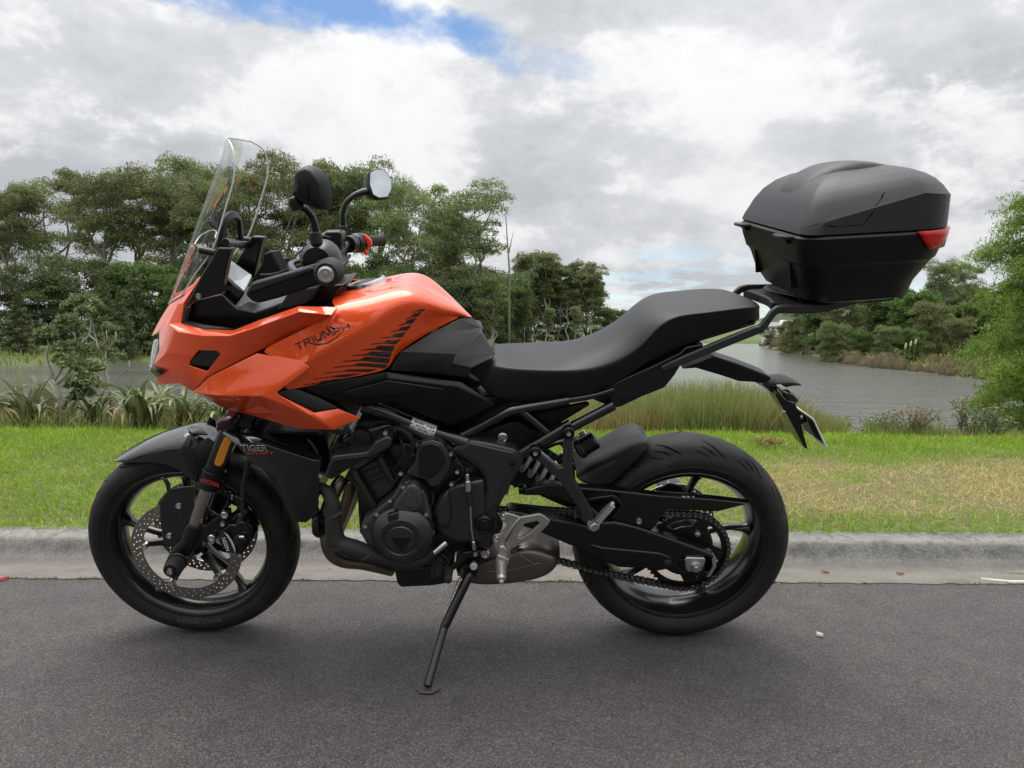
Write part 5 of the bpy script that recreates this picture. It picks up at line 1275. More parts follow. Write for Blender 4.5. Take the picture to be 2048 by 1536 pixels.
# --- seat: one moulding, low for the rider, stepped up for the pillion
def seat():
    # stations front to rear: top on the spine, widest edge, lower edge, seen in view 7
    st = [((235, 352), (190, 425, -.092), (104, 480, -.100), (108, 490, -.100)), ((330, 384), (265, 450, -.125), (160, 545, -.125), (170, 555, -.118)), ((450, 386), (400, 460, -.140), (240, 620, -.135), (250, 632, -.125)), ((560, 372), (560, 468, -.150), (470, 628, -.140), (470, 634, -.125)),
          ((680, 336), (700, 470, -.152), (640, 605, -.145), (640, 612, -.128)), ((780, 286), (830, 440, -.150), (740, 588, -.142), (740, 592, -.125)), ((870, 224), (960, 370, -.148), (900, 500, -.138), (900, 505, -.12)), ((950, 158), (1060, 240, -.148), (1040, 400, -.136), (1040, 405, -.12)),
          ((1020, 118), (1160, 180, -.148), (1160, 345, -.138), (1160, 350, -.12)), ((1120, 103), (1290, 170, -.148), (1290, 305, -.138), (1290, 310, -.12)), ((1300, 94), (1430, 150, -.142), (1420, 262, -.132), (1420, 268, -.115)), ((1450, 92), (1530, 140, -.132), (1530, 232, -.122), (1530, 238, -.105)), ((1540, 98), (1578, 140, -.112), (1580, 205, -.105), (1580, 210, -.09)), ((1585, 118), (1592, 150, -.085), (1594, 185, -.085), (1594, 190, -.075))]
    rings = []
    for top, wd, lo, bt in st:
        t_ = bp('7', *top, 0); w_ = bp('7', *wd); l_ = bp('7', lo[0], lo[1], lo[2] * .86); b_ = bp('7', bt[0], bt[1], bt[2] * .80); m1 = Vector((t_.x * .7 + w_.x * .3, w_.y * .55, t_.z * .93 + w_.z * .07)); m2 = Vector((t_.x * .25 + w_.x * .75, w_.y * .88, t_.z * .40 + w_.z * .60))
        half = [t_, m1, m2, w_, l_, b_]; rings.append(half[::-1] + [Vector((p.x, -p.y, p.z)) for p in half[1:]])
    V = [p for r_ in rings for p in r_]; k = len(rings[0]); F = [(i * k + j, i * k + (j + 1) % k, (i + 1) * k + (j + 1) % k, (i + 1) * k + j) for i in range(len(rings) - 1) for j in range(k)] + [tuple(range(k)), tuple((len(rings) - 1) * k + k - 1 - j for j in range(k))]
    cr_ = {(i * k + j, (i + 1) * k + j): (.55 if i > 5 else .35) for i in range(len(rings) - 1) for j in (2, 8)}; cr_.update({(i * k + j, (i + 1) * k + j): .6 for i in range(len(rings) - 1) for j in (1, 9)})
    o = mesh('seat', V, F, 'seat_vinyl', sub=3, smooth=60, creases=cr_); o['label'] = 'black vinyl stepped seat'; return o
seat()
# --- windscreen: tall clear sheet, flared edges
def screen():
    # near edge, far edge and spine of the sheet seen in view 1
    near = [(330, 1300, -.088), (425, 1150, -.106), (560, 960, -.120), (620, 800, -.125), (672, 620, -.126), (735, 400, -.125), (744, 260, -.122), (730, 150, -.110), (700, 85, -.080)]
    spine = [(245, 1360, 0), (300, 1180, 0), (385, 960, 0), (440, 800, 0), (500, 640, 0), (575, 440, 0), (640, 280, 0), (684, 160, 0), (700, 62, 0)]
    rows = []
    for a, c in zip(near, spine):
        p, q = bp('1', *a), bp('1', *c); row = []
        for f in np.linspace(-1, 1, 13):
            k = 1 - abs(f) ** 2.1; row.append(Vector((p.x + (q.x - p.x) * k, abs(p.y) * f, p.z + (q.z - p.z) * k)))
        rows.append(row)
    V = [p for r_ in rows for p in r_]; n = 13; F = [(i * n + j, i * n + j + 1, (i + 1) * n + j + 1, (i + 1) * n + j) for i in range(len(rows) - 1) for j in range(n - 1)]
    o = mesh('windscreen', V, F, 'screen_clear', sub=2, smooth=80); o['label'] = 'tall clear windscreen'
    edge = [r_[0] for r_ in rows] + rows[-1][1:-1] + [r_[-1] for r_ in reversed(rows)]
    tube('screen_edge', [tuple(p) for p in edge], .0021, 'screen_edge', o, 6, 5)
    low = rows[0]; tube('screen_lower_edge', [tuple(p) for p in low], .0018, 'screen_edge', o, 6, 3)
    # stiffening fold pressed into the lower middle
    tube('screen_fold', bps('1', [(430, 900, -.12), (480, 830, -.09), (560, 790, -.085), (600, 800, -.10), (590, 850, -.13)]), .0012, 'screen_edge', o, 6, 5)
screen()
# --- screen brackets either side and the adjuster loop between them
br = [(610, 925), (722, 930), (690, 1040), (640, 1290), (430, 1345), (372, 1370), (470, 1160)]
def bracket(lat):
    return prism('screen_bracket', '1', br, lat, lat + .03, 'satin_black', bevel=.004)
b1 = bracket(-.135); b2 = mirror(b1)
bolt('1', 466, 1308, -.137, .007)
cyl('bracket_arm', bp('1', 470, 945, -.125), bp('1', 600, 970, -.125), .009, 'satin_black'); cyl('bracket_arm', bp('1', 470, 945, -.125) * Vector((1, -1, 1)) if False else Vector((bp('1', 470, 945, -.125).x, .125, bp('1', 470, 945, -.125).z)), Vector((bp('1', 600, 970, -.125).x, .125, bp('1', 600, 970, -.125).z)), .009, 'satin_black')
cyl('screen_cross_bar', bp('1', 670, 885, -.115), bp('1', 850, 905, .115), .010, 'satin_black')
def handle():
    pts = bps('1', [(636, 930, -.085), (650, 800, -.080), (668, 720, -.070), (700, 680, -.045), (740, 672, -.01), (775, 700, .025), (788, 780, .035), (800, 930, .04)])
    return beam('screen_adjuster', spline(pts, 4), .020, .012, 'matt_plastic', up=(1, 0, .3), bevel=.003, smooth=50)
handle()
# --- instruments
def dash():
    A = bps('1', [(700, 1012, .062), (892, 1148, .062), (824, 1288, -.062), (636, 1124, -.062)])
    n_ = (A[1] - A[0]).cross(A[2] - A[0]).normalized(); n_ = n_ if n_.z > 0 else -n_
    o = mesh('instrument_panel', A + [p - n_ * .035 for p in A], [(0, 1, 2, 3), (7, 6, 5, 4)] + [(i, (i + 1) % 4, (i + 1) % 4 + 4, i + 4) for i in range(4)], 'gloss_black', bevel=.006)
    cc = sum(A, Vector()) / 4; mesh('display', [cc + (p - cc) * .88 + n_ * .0015 for p in A], [(0, 1, 2, 3)], 'display_glass', o, smooth=0)
dash()
plate('inner_cowl', '2', [(340, 320), (440, 240), (640, 190), (760, 300), (900, 330), (1000, 300), (1160, 240), (1420, 200), (1560, 280), (1250, 310), (940, 430), (740, 510), (500, 500), (340, 440)], -.085, .17, 'satin_black', bevel=.004)
skin('inner_lip', '2', dict(a=(345, 300, -.124), b=(405, 290, -.100), c=(375, 400, -.112), d=(500, 430, -.140), e=(740, 462, -.172), f=(500, 462, -.158), g=(330, 420, -.128)), ['a b c g', 'c d f g', 'd e f'], 'grey_plastic', solid=.003, bevel=0)
plate('tank_front_cover', '1', [(1180, 1250), (1385, 1235), (1610, 1215), (1480, 1380), (1250, 1385), (1100, 1400)], -.09, .18, 'satin_black', bevel=.004)
prism('fairing_bracket', '1', [(1180, 1260), (1390, 1240), (1310, 1370), (1170, 1400), (1080, 1420)], -.165, -.10, 'grey_plastic', bevel=.003)
# --- visor standing in front of the near bar
def visor():
    A = bps('1', [(865, 1200, -.10), (955, 1060, -.09), (968, 975, -.085), (1035, 952, -.08), (1080, 1050, -.075), (1108, 1125, -.075)])
    return mesh('clutch_guard_visor', A + [p + Vector((.012, .035, 0)) for p in A], [tuple(range(6)), tuple(11 - i for i in range(6))] + [(i, (i + 1) % 6, (i + 1) % 6 + 6, i + 6) for i in range(6)], 'matt_plastic', bevel=.004)
visor()
tube('cable_loop', bps('a', [(750, 990, -.05), (790, 910, -.04), (850, 880, -.02), (900, 920, .0), (930, 985, .01)]), .005, 'grey_plastic')
tube('clutch_cable', bps('a', [(520, 1090, -.12), (700, 1080, -.12), (900, 1010, -.14), (1080, 950, -.16)]), .004, 'rubber_black')
# --- handlebar with grips, switches, levers
hb = empty('handlebar'); hb.parent = bike
e_, g_ = bp('a', 1395, 1065, -.405), bp('a', 2075, 640, .405)
def bar_at(lat, dx=0.0, dz=0.0):
    f = (lat + .405) / .81; return Vector((e_.x + (g_.x - e_.x) * f + dx, lat, e_.z + (g_.z - e_.z) * f + dz))
tube('handlebar_tube', [tuple(bar_at(*q)) for q in ((-.405, 0, 0), (-.28, -.044, .004), (-.19, -.070, .004), (-.10, -.088, -.020), (0, -.090, -.022), (.10, -.088, -.020), (.19, -.070, .004), (.28, -.044, .004), (.405, 0, 0))], .0115, 'satin_black', hb, 14, 6)
for s in (-1, 1):
    a, b = bar_at(s * .402, -.001), bar_at(s * .285, -.042, .004)
    q = [(.0, .0), (.018, .0), (.0195, .004), (.017, .008)] + [(r, .012 + .0095 * i + d_) for i in range(10) for d_, r in ((0, .0165), (.006, .0165), (.007, .0158), (.009, .0158))] + [(.019, .113), (.019, .118), (.010, .12)]
    turned('grip', q, a, b - a, 'rubber_black', hb, 20)
    turned('switch_cluster', [(.0, 0), (.022, 0), (.028, .006), (.029, .020), (.027, .022), (.029, .024), (.029, .040), (.024, .050), (.0, .050)], bar_at(s * .284, -.043, .002), b - a, 'satin_black', hb, 18)
    lv = [bar_at(s * .20, -.09, .005), bar_at(s * .26, -.11, .004), bar_at(s * .33, -.095, .002), bar_at(s * .385, -.072)]
    beam('lever', spline(lv, 4), .013, .010, 'satin_black', hb, up=(0, 0, 1), bevel=.003)
    cyl('lever_clamp', bar_at(s * .195, -.069, .004), bar_at(s * .225, -.060, .004), .024, 'satin_black', hb)
ks = [bar_at(.272, -.030, .030), bar_at(.252, -.030, .030), bar_at(.250, -.012, .012), bar_at(.250, -.010, -.004), bar_at(.270, -.010, -.004), bar_at(.272, -.012, .012)]
mesh('kill_switch', ks + [p + Vector((-.012, 0, -.008)) for p in ks], [(0, 1, 2, 5), (5, 2, 3, 4), (11, 8, 7, 6), (10, 9, 8, 11)] + [(i, (i + 1) % 6, (i + 1) % 6 + 6, i + 6) for i in range(6)], 'switch_red', hb, bevel=.002)
turned('starter_button', [(0, .006), (.006, .006), (.0075, 0), (.0075, -.01)], bar_at(.255, -.028, -.024), (.6, -.4, -.6), 'switch_red', hb, 12)
# bar end weight and lever guard on the near side, and its twin
def guard():
    A = bps('a', [(310, 1340), (390, 1192), (1300, 925), (1400, 915), (1490, 975), (1520, 1080), (1480, 1190), (1390, 1250), (480, 1455), (370, 1400)], -.418)
    B_ = bps('a', [(380, 1200), (1290, 925), (1300, 1000), (1060, 1090), (340, 1330)], -.440)
    o = prism('lever_guard', 'a', [(310, 1340), (390, 1190), (700, 1105), (1250, 940), (1360, 920), (1470, 955), (1520, 1050), (1510, 1140), (1450, 1215), (1390, 1245), (1290, 1205), (1060, 1285), (800, 1370), (480, 1458), (400, 1425)], -.418, -.388, 'matt_plastic', bevel=.007, seg=3)
    mid = prism('guard_rib', 'a', [(400, 1200), (1150, 985), (1260, 1010), (1120, 1060), (340, 1330)], -.422, -.41, 'grey_plastic', bevel=.003)
    return o
lg = guard(); lg.parent = hb
for o in list(bike.children):
    if o.name.startswith(('lever_guard', 'guard_rib')): o.parent = hb
be = bp('a', 1395, 1055, -.418)
turned('bar_end', [(0, .030), (.004, .030), (.006, .027), (.0115, .028), (.0125, .030), (.0165, .028), (.017, .024), (.0185, .022)], be, (0, -1, 0), 'steel', hb, 32)
turned('bar_end_ring', [(.0165, .020), (.022, .024), (.0265, .016), (.028, -.02)], be, (0, -1, 0), 'rubber_black', hb, 32)
# near switch cluster shroud behind the guard
turned('clutch_perch', [(.0, .02), (.030, .018), (.040, .0), (.040, -.05), (.0, -.06)], bp('a', 1260, 900, -.30), (0, -1, 0), 'satin_black', hb, 24)
# brake fluid reservoir on the far bar
rsv = prism('brake_reservoir', 'a', [(1285, 600), (1290, 780), (1430, 800), (1560, 760), (1555, 545), (1500, 530), (1360, 535)], .10, .155, 'satin_black', hb, bevel=.004)
mesh('reservoir_lid', bps('a', [(1275, 600, .095), (1415, 632, .095), (1560, 545, .15), (1380, 525, .16)]) + bps('a', [(1275, 570, .095), (1412, 600, .095), (1556, 520, .15), (1380, 505, .16)]), [(0, 1, 2, 3), (7, 6, 5, 4), (0, 1, 5, 4), (1, 2, 6, 5), (2, 3, 7, 6), (3, 0, 4, 7)], 'grey_plastic', hb, bevel=.002)
tube('brake_line', bps('a', [(1400, 790, .10), (1480, 940, .06), (1600, 900, .12), (1660, 840, .17)]), .005, 'rubber_black', hb)
# top yoke and clamps
prism('top_yoke', '1', [(1090, 1140), (1420, 1060), (1500, 1130), (1420, 1230), (1150, 1260)], -.12, .12, 'satin_black', bevel=.006)
# --- mirrors
def mirror_part(side):
    e = empty('mirror'); e.parent = bike
    if side < 0:
        e['label'] = 'mirror seen from behind its black shell'
        tube('mirror_stem', bps('1', [(1400, 950, -.30), (1385, 800, -.30), (1360, 700, -.305), (1310, 630, -.315), (1255, 595, -.325)]), [.0085, .0085, .0075, .0075, .0085], 'satin_black', e, 12)
        cyl('stem_boot', bp('1', 1395, 905, -.30), bp('1', 1375, 800, -.30), .0135, 'rubber_black', e, bevel=.004)
        outl = [(1232, 345), (1262, 300), (1330, 276), (1380, 300), (1440, 370), (1470, 440), (1478, 560), (1474, 630), (1400, 625), (1290, 585), (1240, 540), (1205, 520), (1226, 450)]
        A = bps('1', outl, -.345); c = sum(A, Vector()) / len(A)
        back = [c + (p - c) * .95 + Vector((.008, .022, 0)) for p in A]                       # glass side faces the rider
        mid = [p for p in A]; frt = [c + (p - c) * .80 + Vector((-.004, -.020, .002)) for p in A]; tip = [c + (p - c) * .40 + Vector((-.006, -.028, .0)) for p in A]
        loft('mirror_shell', [back, mid, frt, tip], 'matt_plastic', e, smooth=35, bevel=.003)
        b_ = [c + (p - c) * .90 + Vector((.010, .023, 0)) for p in A]; mesh('mirror_glass', b_, [tuple(range(len(b_)))], 'mirror_glass', e, smooth=0)
        turned('mirror_joint', [(0, .016), (.012, .014), (.017, .004), (.014, -.012), (0, -.014)], bp('1', 1232, 580, -.335), (-.3, -.1, 1), 'satin_black', e, 16)
    else:
        e['label'] = 'mirror showing its glass'
        tube('mirror_stem', bps('1', [(1600, 800, .31), (1598, 700, .31), (1600, 640, .312), (1625, 570, .318), (1690, 515, .33), (1760, 490, .345), (1830, 480, .36)]), [.0085, .0085, .008, .008, .0085, .011, .013], 'satin_black', e, 12)
        cyl('stem_boot', bp('1', 1600, 850, .31), bp('1', 1600, 750, .31), .0135, 'rubber_black', e, bevel=.004)
        outl = [(1812, 340), (1850, 315), (1905, 316), (1945, 345), (1978, 400), (1976, 470), (1945, 528), (1880, 534), (1836, 510), (1808, 430)]
        c = bp('1', 1890, 425, .37)
        # the glass is set so that from the seat side it shows the cloud behind
        d_ = (c - BO).normalized(); tgt = BI3 @ Vector((.62, -.05, .52)); nn = (tgt.normalized() - d_).normalized(); A = []
        for x, y in outl:
            u0, v0, k_ = WIN['1']; r = BI3 @ ray(u0 + x * k_, v0 + y * k_); A.append(BO + r * ((c - BO).dot(nn) / r.dot(nn)))
        fw_ = Vector((-1, .25, 0)).normalized(); front = [c + (p - c) * 1.09 + nn * .001 for p in A]; mid = [c + (p - c) * 1.11 - nn * .010 for p in A]; bk = [c + (p - c) * .78 - nn * .038 + fw_ * .008 for p in A]; bk2 = [c + (p - c) * .4 - nn * .048 + fw_ * .010 for p in A]
        loft('mirror_shell', [front, mid, bk, bk2], 'matt_plastic', e, smooth=40, bevel=.0015)
        mesh('mirror_glass', [p + nn * .0025 for p in A], [tuple(range(len(A)))], 'mirror_glass', e, smooth=0)
mirror_part(-1); mirror_part(1)
# ------------------------------------------------------------------ front end
def fork(side):
    f = empty('fork_leg'); f.parent = bike; sy = -1 if side < 0 else 1; L = -.100
    if side > 0: f['label'] = 'far fork leg'
    P_ = [bp('c', 585, 330, L), bp('c', 335, 940, L), bp('c', 262, 1180, L), bp('3', 790, 765, L), bp('3', 690, 950, L), bp('3', 655, 1000, L)]
    if sy > 0: P_ = [Vector((p.x, -p.y, p.z)) for p in P_]
    up = (P_[0] - P_[1]).normalized(); top = P_[0] + up * .30
    cyl('fork_tube', top, P_[1], .027, 'satin_black', f, 28)
    for a, b, r in ((.0, .42, .0305), (.42, .55, .0285), (.55, .62, .031), (.62, 1.0, .0295)):
        q = P_[2] - P_[1]; cyl('fork_collar', P_[1] + q * a, P_[1] + q * b, r, 'satin_black', f, 28)
    cyl('stanchion', P_[1], P_[3] - up * .03, .0205, 'fork_steel', f, 24, bevel=0)
    # cast foot: round socket running into a flat blade and the axle eye
    rings = []
    for p, r, sq in ((P_[3] + up * .012, .0265, 0), (P_[3] - up * .004, .0285, 0), (P_[3] - up * .05, .026, 0), (P_[4] + up * .03, .025, .3), (P_[4] - up * .01, .026, .5), (P_[5] - up * .025, .022, .6)):
        a = Vector((0, 1, 0)); b = up.cross(a).normalized(); rings.append([p + a * r * math.cos(t_) * (1 - .25 * sq) + b * r * math.sin(t_) * (1 + .25 * sq) for t_ in np.linspace(0, 2 * math.pi, 20, endpoint=False)])
    loft('fork_foot', rings, 'satin_black', f, smooth=50)
    ax = Vector((FC.x, sy * .10, FC.z))
    cyl('axle_clamp', Vector((FC.x, sy * .075, FC.z)), Vector((FC.x, sy * .128, FC.z)), .026, 'satin_black', f, 24, bevel=.003)
    cyl('axle_slider', Vector((FC.x, sy * .128, FC.z)), Vector((FC.x, sy * .172, FC.z)), .022, 'rubber_black', f, 28, bevel=.004)
    turned('axle_bolt', [(0, .002), (.005, .002), (.006, .006), (.009, .007), (.011, .003), (.016, .003), (.017, -.004)], Vector((FC.x, sy * .171, FC.z)), (0, sy, 0), 'satin_black' , f, 20)
    turned('axle_bolt_head', [(0, .003), (.004, .003), (.0045, .009), (.008, .009), (.009, .004)], Vector((FC.x, sy * .171, FC.z)), (0, sy, 0), 'steel', f, 12)
    if sy < 0:
        # amber reflector strip on the upper tube
        r_ = bps('c', [(508, 505), (575, 545), (545, 610), (455, 860), (415, 905), (365, 905), (335, 880), (330, 840), (400, 660), (470, 510)], -.131)
        n = len(r_); V = r_ + [p + Vector((0, .012, 0)) for p in r_]; mesh('reflector', V, [tuple(range(n))] + [(i, (i + 1) % n, (i + 1) % n + n, i + n) for i in range(n)], 'lens_amber', f, bevel=.0015)
        b_ = bps('c', [(500, 455), (620, 520), (600, 620), (480, 900), (420, 945), (340, 945), (295, 900), (300, 830), (380, 640), (450, 480)], -.1285); n = len(b_)
        mesh('reflector_holder', b_ + [p + Vector((0, .02, 0)) for p in b_], [tuple(range(n))] + [(i, (i + 1) % n, (i + 1) % n + n, i + n) for i in range(n)], 'satin_black', f, bevel=.002)
        text('fork_lettering', 'SHOWA', bp('c', 158, 1115, -.131), bp('c', 385, 1195, -.131), bp('c', 180, 1062, -.131), 'decal_red', f, offset=.0004, stroke=.0006)
    return P_
FP_ = fork(-1); fork(1)
prism('lower_yoke', 'c', [(560, 180), (900, 200), (860, 420), (620, 380)], -.12, .12, 'satin_black', bevel=.006)
# mudguard: shell over the tyre and the stays down to the fork feet
def mudguard():
    sp_ = [(248, 322, 0), (330, 262, 0), (430, 205, 0), (560, 158, 0), (690, 118, 0), (770, 104, 0), (850, 138, 0), (930, 190, 0), (1010, 235, 0)]
    m1 = [(250, 328, -.030), (330, 288, -.045), (430, 235, -.050), (560, 190, -.052), (690, 160, -.052), (760, 150, -.052), (830, 190, -.052), (910, 240, -.052), (990, 290, -.052)]
    m2 = [(254, 334, -.045), (330, 316, -.068), (430, 285, -.075), (560, 250, -.078), (690, 240, -.080), (750, 250, -.080), (815, 280, -.078), (890, 320, -.076), (960, 360, -.074)]
    ed = [(262, 340, -.048), (330, 346, -.074), (430, 347, -.082), (560, 350, -.086), (665, 390, -.090), (730, 440, -.092), (790, 495, -.090), (860, 450, -.084), (930, 420, -.080)]
    rows = [[('3', *p) for p in r_] for r_ in (sp_, m1, m2, ed)]
    g = grid_skin('front_mudguard', rows, 'gloss_black', sub=2, solid=.003, creases=[(2, 0, 8, .35)]); g['label'] = 'gloss black front mudguard'
    # angular recess at the fork
    skin('mudguard_recess', '3', dict(a=(692, 240, -.088), b=(750, 155, -.068), c=(815, 208, -.070), d=(775, 252, -.090), e=(800, 440, -.098), f=(795, 492, -.097), g=(700, 300, -.094)), ['a b c d g', 'g d e f'], 'satin_black', g, solid=.003, bevel=.0015)
    skin('mudguard_flank', '3', dict(a=(775, 252, -.091), b=(815, 208, -.071), c=(870, 180, -.066), d=(960, 240, -.066), e=(930, 400, -.085), f=(830, 430, -.098), g=(800, 440, -.098)), ['a b c d e f g'], 'matt_plastic', g, solid=.003, bevel=.0015)
    skin('mudguard_crest', '3', dict(a=(735, 118, -.030), b=(762, 103, .0), c=(820, 104, .0), d=(870, 160, -.012), e=(770, 158, -.050)), ['a b c d e'], 'satin_black', g, solid=.003, bevel=.001, both=False)
    st = plate('mudguard_stay', '3', [(560, 440), (600, 455), (622, 492), (618, 520), (720, 500), (798, 498), (782, 580), (750, 740), (660, 890), (640, 905), (580, 890), (555, 720), (552, 615), (600, 540), (590, 490)], -.094, .006, 'gloss_black', g, bevel=.002)
    mirror(st)
    for x, y in ((680, 625), (618, 820)): bolt('3', x, y, -.096, .0085, parent=g)
mudguard()
# brake caliper and its bracket
def caliper():
    br_ = plate('caliper_bracket', '3', [(770, 690), (850, 760), (940, 690), (960, 655), (1005, 660), (1010, 705), (960, 780), (930, 800), (925, 850), (880, 870), (840, 850), (760, 940), (720, 900), (730, 800)], -.116, .022, 'satin_black', bevel=.003)
    mirror(br_)
    c = prism('brake_caliper', '3', [(932, 850), (945, 805), (985, 765), (1010, 745), (1040, 755), (1075, 725), (1110, 735), (1150, 800), (1148, 870), (1105, 925), (1075, 950), (1040, 945), (965, 915)], -.132, -.062, 'satin_black', bevel=.006, seg=3); c['label'] = 'black brake caliper on the near fork leg'
    cm = mirror(c, 'brake_caliper'); cm['label'] = 'far brake caliper'
    prism('caliper_cover', '3', [(940, 850), (972, 800), (1005, 830), (1045, 900), (1046, 943), (965, 912)], -.138, -.12, 'engine_black', c, bevel=.003)
    patch('caliper_flash', '3', [[(974, 797), (1000, 815), (1030, 858), (1048, 905), (1046, 944), (1036, 905), (1016, 862), (990, 824)]], 'sticker', c, None, -.1392, cuts=0)
    text('caliper_lettering', 'NISSIN', bp('3', 958, 838, -.1392), bp('3', 990, 922, -.1392), bp('3', 982, 832, -.1392), 'decal_white', c, offset=.0006)
    for x, y, r in ((980, 685, .0105), (895, 835, .0105), (968, 742, .0075), (1078, 945, .006)): bolt('3', x, y, -.126, r, parent=c)
    lathe('piston_cover', [(0, -.142), (.012, -.142), (.020, -.136), (.022, -.12)], (bp('3', 1085, 850, -.13).x, 0, bp('3', 1085, 850, -.13).z), 'satin_black', c, 24)
    cyl('bleed_nipple', bp('3', 1075, 830, -.140), bp('3', 1110, 830, -.140), .005, 'steel', c)
    cyl('banjo', bp('3', 1085, 800, -.12), bp('3', 1085, 745, -.12), .007, 'satin_black', c)
caliper()
tube('brake_hose', bps('3', [(1140, 330, -.13), (1115, 420, -.125), (1098, 520, -.12), (1096, 640, -.12), (1086, 755, -.12)]), [.0065, .0065, .006, .004, .004], 'rubber_black')
# front indicator under the fairing
def indicator(name, w_, outl, lat0, lat1, label, parent=bike):
    A = bps(w_, outl, lat0); c = sum(A, Vector()) / len(A); n = len(A)
    r0 = [c + (p - c) * .55 + Vector((0, -.012, 0)) for p in A]; r1 = [c + (p - c) * .92 + Vector((0, -.004, 0)) for p in A]; r2 = A; r3 = [c + (p - c) * .8 + Vector((0, lat1 - lat0, 0)) for p in A]
    o = loft(name, [r0, r1, r2, r3], 'lens_smoke', parent, smooth=35, bevel=.002); o['label'] = label; return o
indicator('indicator', '3', [(920, 75), (955, 50), (1000, 36), (1034, 40), (1030, 85), (1010, 110), (940, 136), (924, 120)], -.262, -.22, 'dark front indicator under the fairing')
cyl('indicator_stalk', bp('3', 1030, 70, -.235), bp('3', 1060, 60, -.10), .009, 'rubber_black')
bolt('3', 1056, 46, -.16, .007)
# radiator shroud with the model name, radiator behind
shr = dict(a=(960, 152, -.180), b=(1002, 118, -.165), c=(1250, 185, -.178), d=(1622, 302, -.190), e=(1604, 336, -.205), f=(1592, 640, -.200), g=(1602, 662, -.190), h=(1510, 737, -.185), i=(1425, 732, -.178), j=(1395, 650, -.180), k=(1385, 600, -.182), l=(1300, 420, -.190), m=(1150, 350, -.195), n=(1060, 232, -.198), o=(1200, 215, -.206), p=(1560, 330, -.214), q=(1500, 600, -.208))
sh, _ = skin('radiator_shroud', '3', shr, ['a b c o n', 'c d p o', 'd e p', 'n o p q l m', 'p e f q', 'q f g h', 'q h i j k l'], 'gloss_black', solid=.003, bevel=.0025)
sh['label'] = 'gloss black radiator shroud with the model name'
text('shroud_lettering', 'TIGER', bp('c', 722, 692, -.206), bp('c', 1072, 692, -.208), bp('c', 690, 610, -.206), 'decal_white', sh, offset=.0022, bold=.012)
text('shroud_lettering', 'TIGER', bp('c', 728, 686, -.206), bp('c', 1066, 686, -.208), bp('c', 696, 616, -.206), 'decal_black', sh, offset=.0028, bold=-.012)
text('shroud_lettering', 'SPORT', bp('c', 770, 740, -.207), bp('c', 1150, 738, -.209), bp('c', 780, 702, -.207), 'decal_red', sh, offset=.0022, bold=.004)
plate('radiator_tank', '3', [(1230, 140), (1640, 150), (1680, 420), (1560, 420), (1500, 330)], -.110, .22, 'satin_black', bevel=.004)
plate('radiator', '3', [(1040, 200), (1500, 300), (1560, 640), (1430, 720), (1250, 420)], -.155, .31, 'engine_black', bevel=.004)
turned('horn', [(0, .02), (.030, .018), (.038, .008), (.040, 0), (.032, -.012), (.02, -.03), (0, -.03)], bp('4', 150, 935, -.13), (-1, -.15, 0), 'satin_black', bike, 28)
# ------------------------------------------------------------------ engine
eng = prism('engine', '4', [(430, 700), (470, 560), (700, 320), (1150, 340), (1330, 440), (1440, 700), (1440, 1100), (1180, 1160), (1130, 1260), (720, 1280), (560, 1190), (450, 1010)], -.125, .150, 'engine_black', bevel=.008)
eng['label'] = 'black three cylinder engine'
def E(name, outl, l0, l1, m='engine_black', **k): return prism(name, '4', outl, l0, l1, m, eng, **k)
E('cylinder_block', [(330, 590), (600, 430), (770, 590), (700, 690), (560, 800), (430, 690)], -.150, .13, 'cast_black', bevel=.006)
for i in range(3):
    f = i / 2; a, b = bp('4', 400 + 60 * f, 590 + 80 * f, -.152), bp('4', 640 + 50 * f, 490 + 70 * f, -.152); cyl('cylinder_rib', a, b, .003, 'engine_black', eng, 8, bevel=0)
cyl('coolant_pipe', bp('4', 395, 530, -.165), bp('4', 560, 800, -.165), .011, 'engine_black', eng); cyl('coolant_pipe', bp('4', 600, 430, -.165), bp('4', 700, 610, -.165), .011, 'engine_black', eng)
hc = E('head_cover', [(178, 580), (240, 425), (505, 398), (560, 335), (650, 270), (695, 290), (690, 365), (540, 452), (500, 445), (235, 612)], -.205, -.10, 'cast_black', bevel=.007, seg=3)
E('head_cover_inset', [(212, 560), (255, 450), (500, 420), (510, 440), (240, 580)], -.2085, -.19, 'satin_black', bevel=.002)
E('head_cover_tube', [(560, 320), (660, 270), (700, 300), (690, 360), (570, 430), (520, 420)], -.212, -.15, 'cast_black', bevel=.014, seg=4)
for x, y, r in ((460, 290, .027), (300, 390, .026)):
    c_ = bp('4', x, y, -.15); lathe('cam_boss', [(0, -.150), (r * .6, -.150), (r * .65, -.156), (r, -.156), (r * 1.1, -.14), (r * 1.15, -.08)], (c_.x, 0, c_.z), 'engine_black', eng, 32)
E('cylinder_head', [(215, 400), (370, 260), (520, 220), (690, 170), (760, 270), (690, 330), (300, 430)], -.145, .13, bevel=.008)
E('inlet_tract', [(420, 170), (590, 160), (760, 200), (880, 260), (880, 330), (700, 300), (560, 270), (430, 230)], -.135, .13, 'rubber_black', bevel=.015, seg=3)
E('ignition_cover', [(800, 560), (870, 480), (880, 390), (920, 320), (1000, 302), (1080, 330), (1118, 400), (1142, 480), (1130, 540), (1050, 662), (985, 668), (955, 610), (870, 595)], -.200, -.11, 'cast_black', bevel=.007, seg=3)
E('ignition_cover_step', [(900, 400), (930, 340), (1000, 325), (1060, 350), (1110, 470), (1040, 560), (980, 600), (900, 570)], -.2035, -.19, 'satin_black', bevel=.003)
E('gearbox_cover', [(1000, 840), (1050, 740), (1110, 670), (1190, 645), (1400, 600), (1420, 1090), (1200, 1090), (1080, 1040), (1010, 960)], -.172, -.10, 'cast_black', bevel=.012, seg=4)
E('gearbox_bulge', [(1005, 850), (1060, 740), (1130, 680), (1150, 900), (1120, 1000), (1030, 960)], -.186, -.15, 'cast_black', bevel=.014, seg=4)
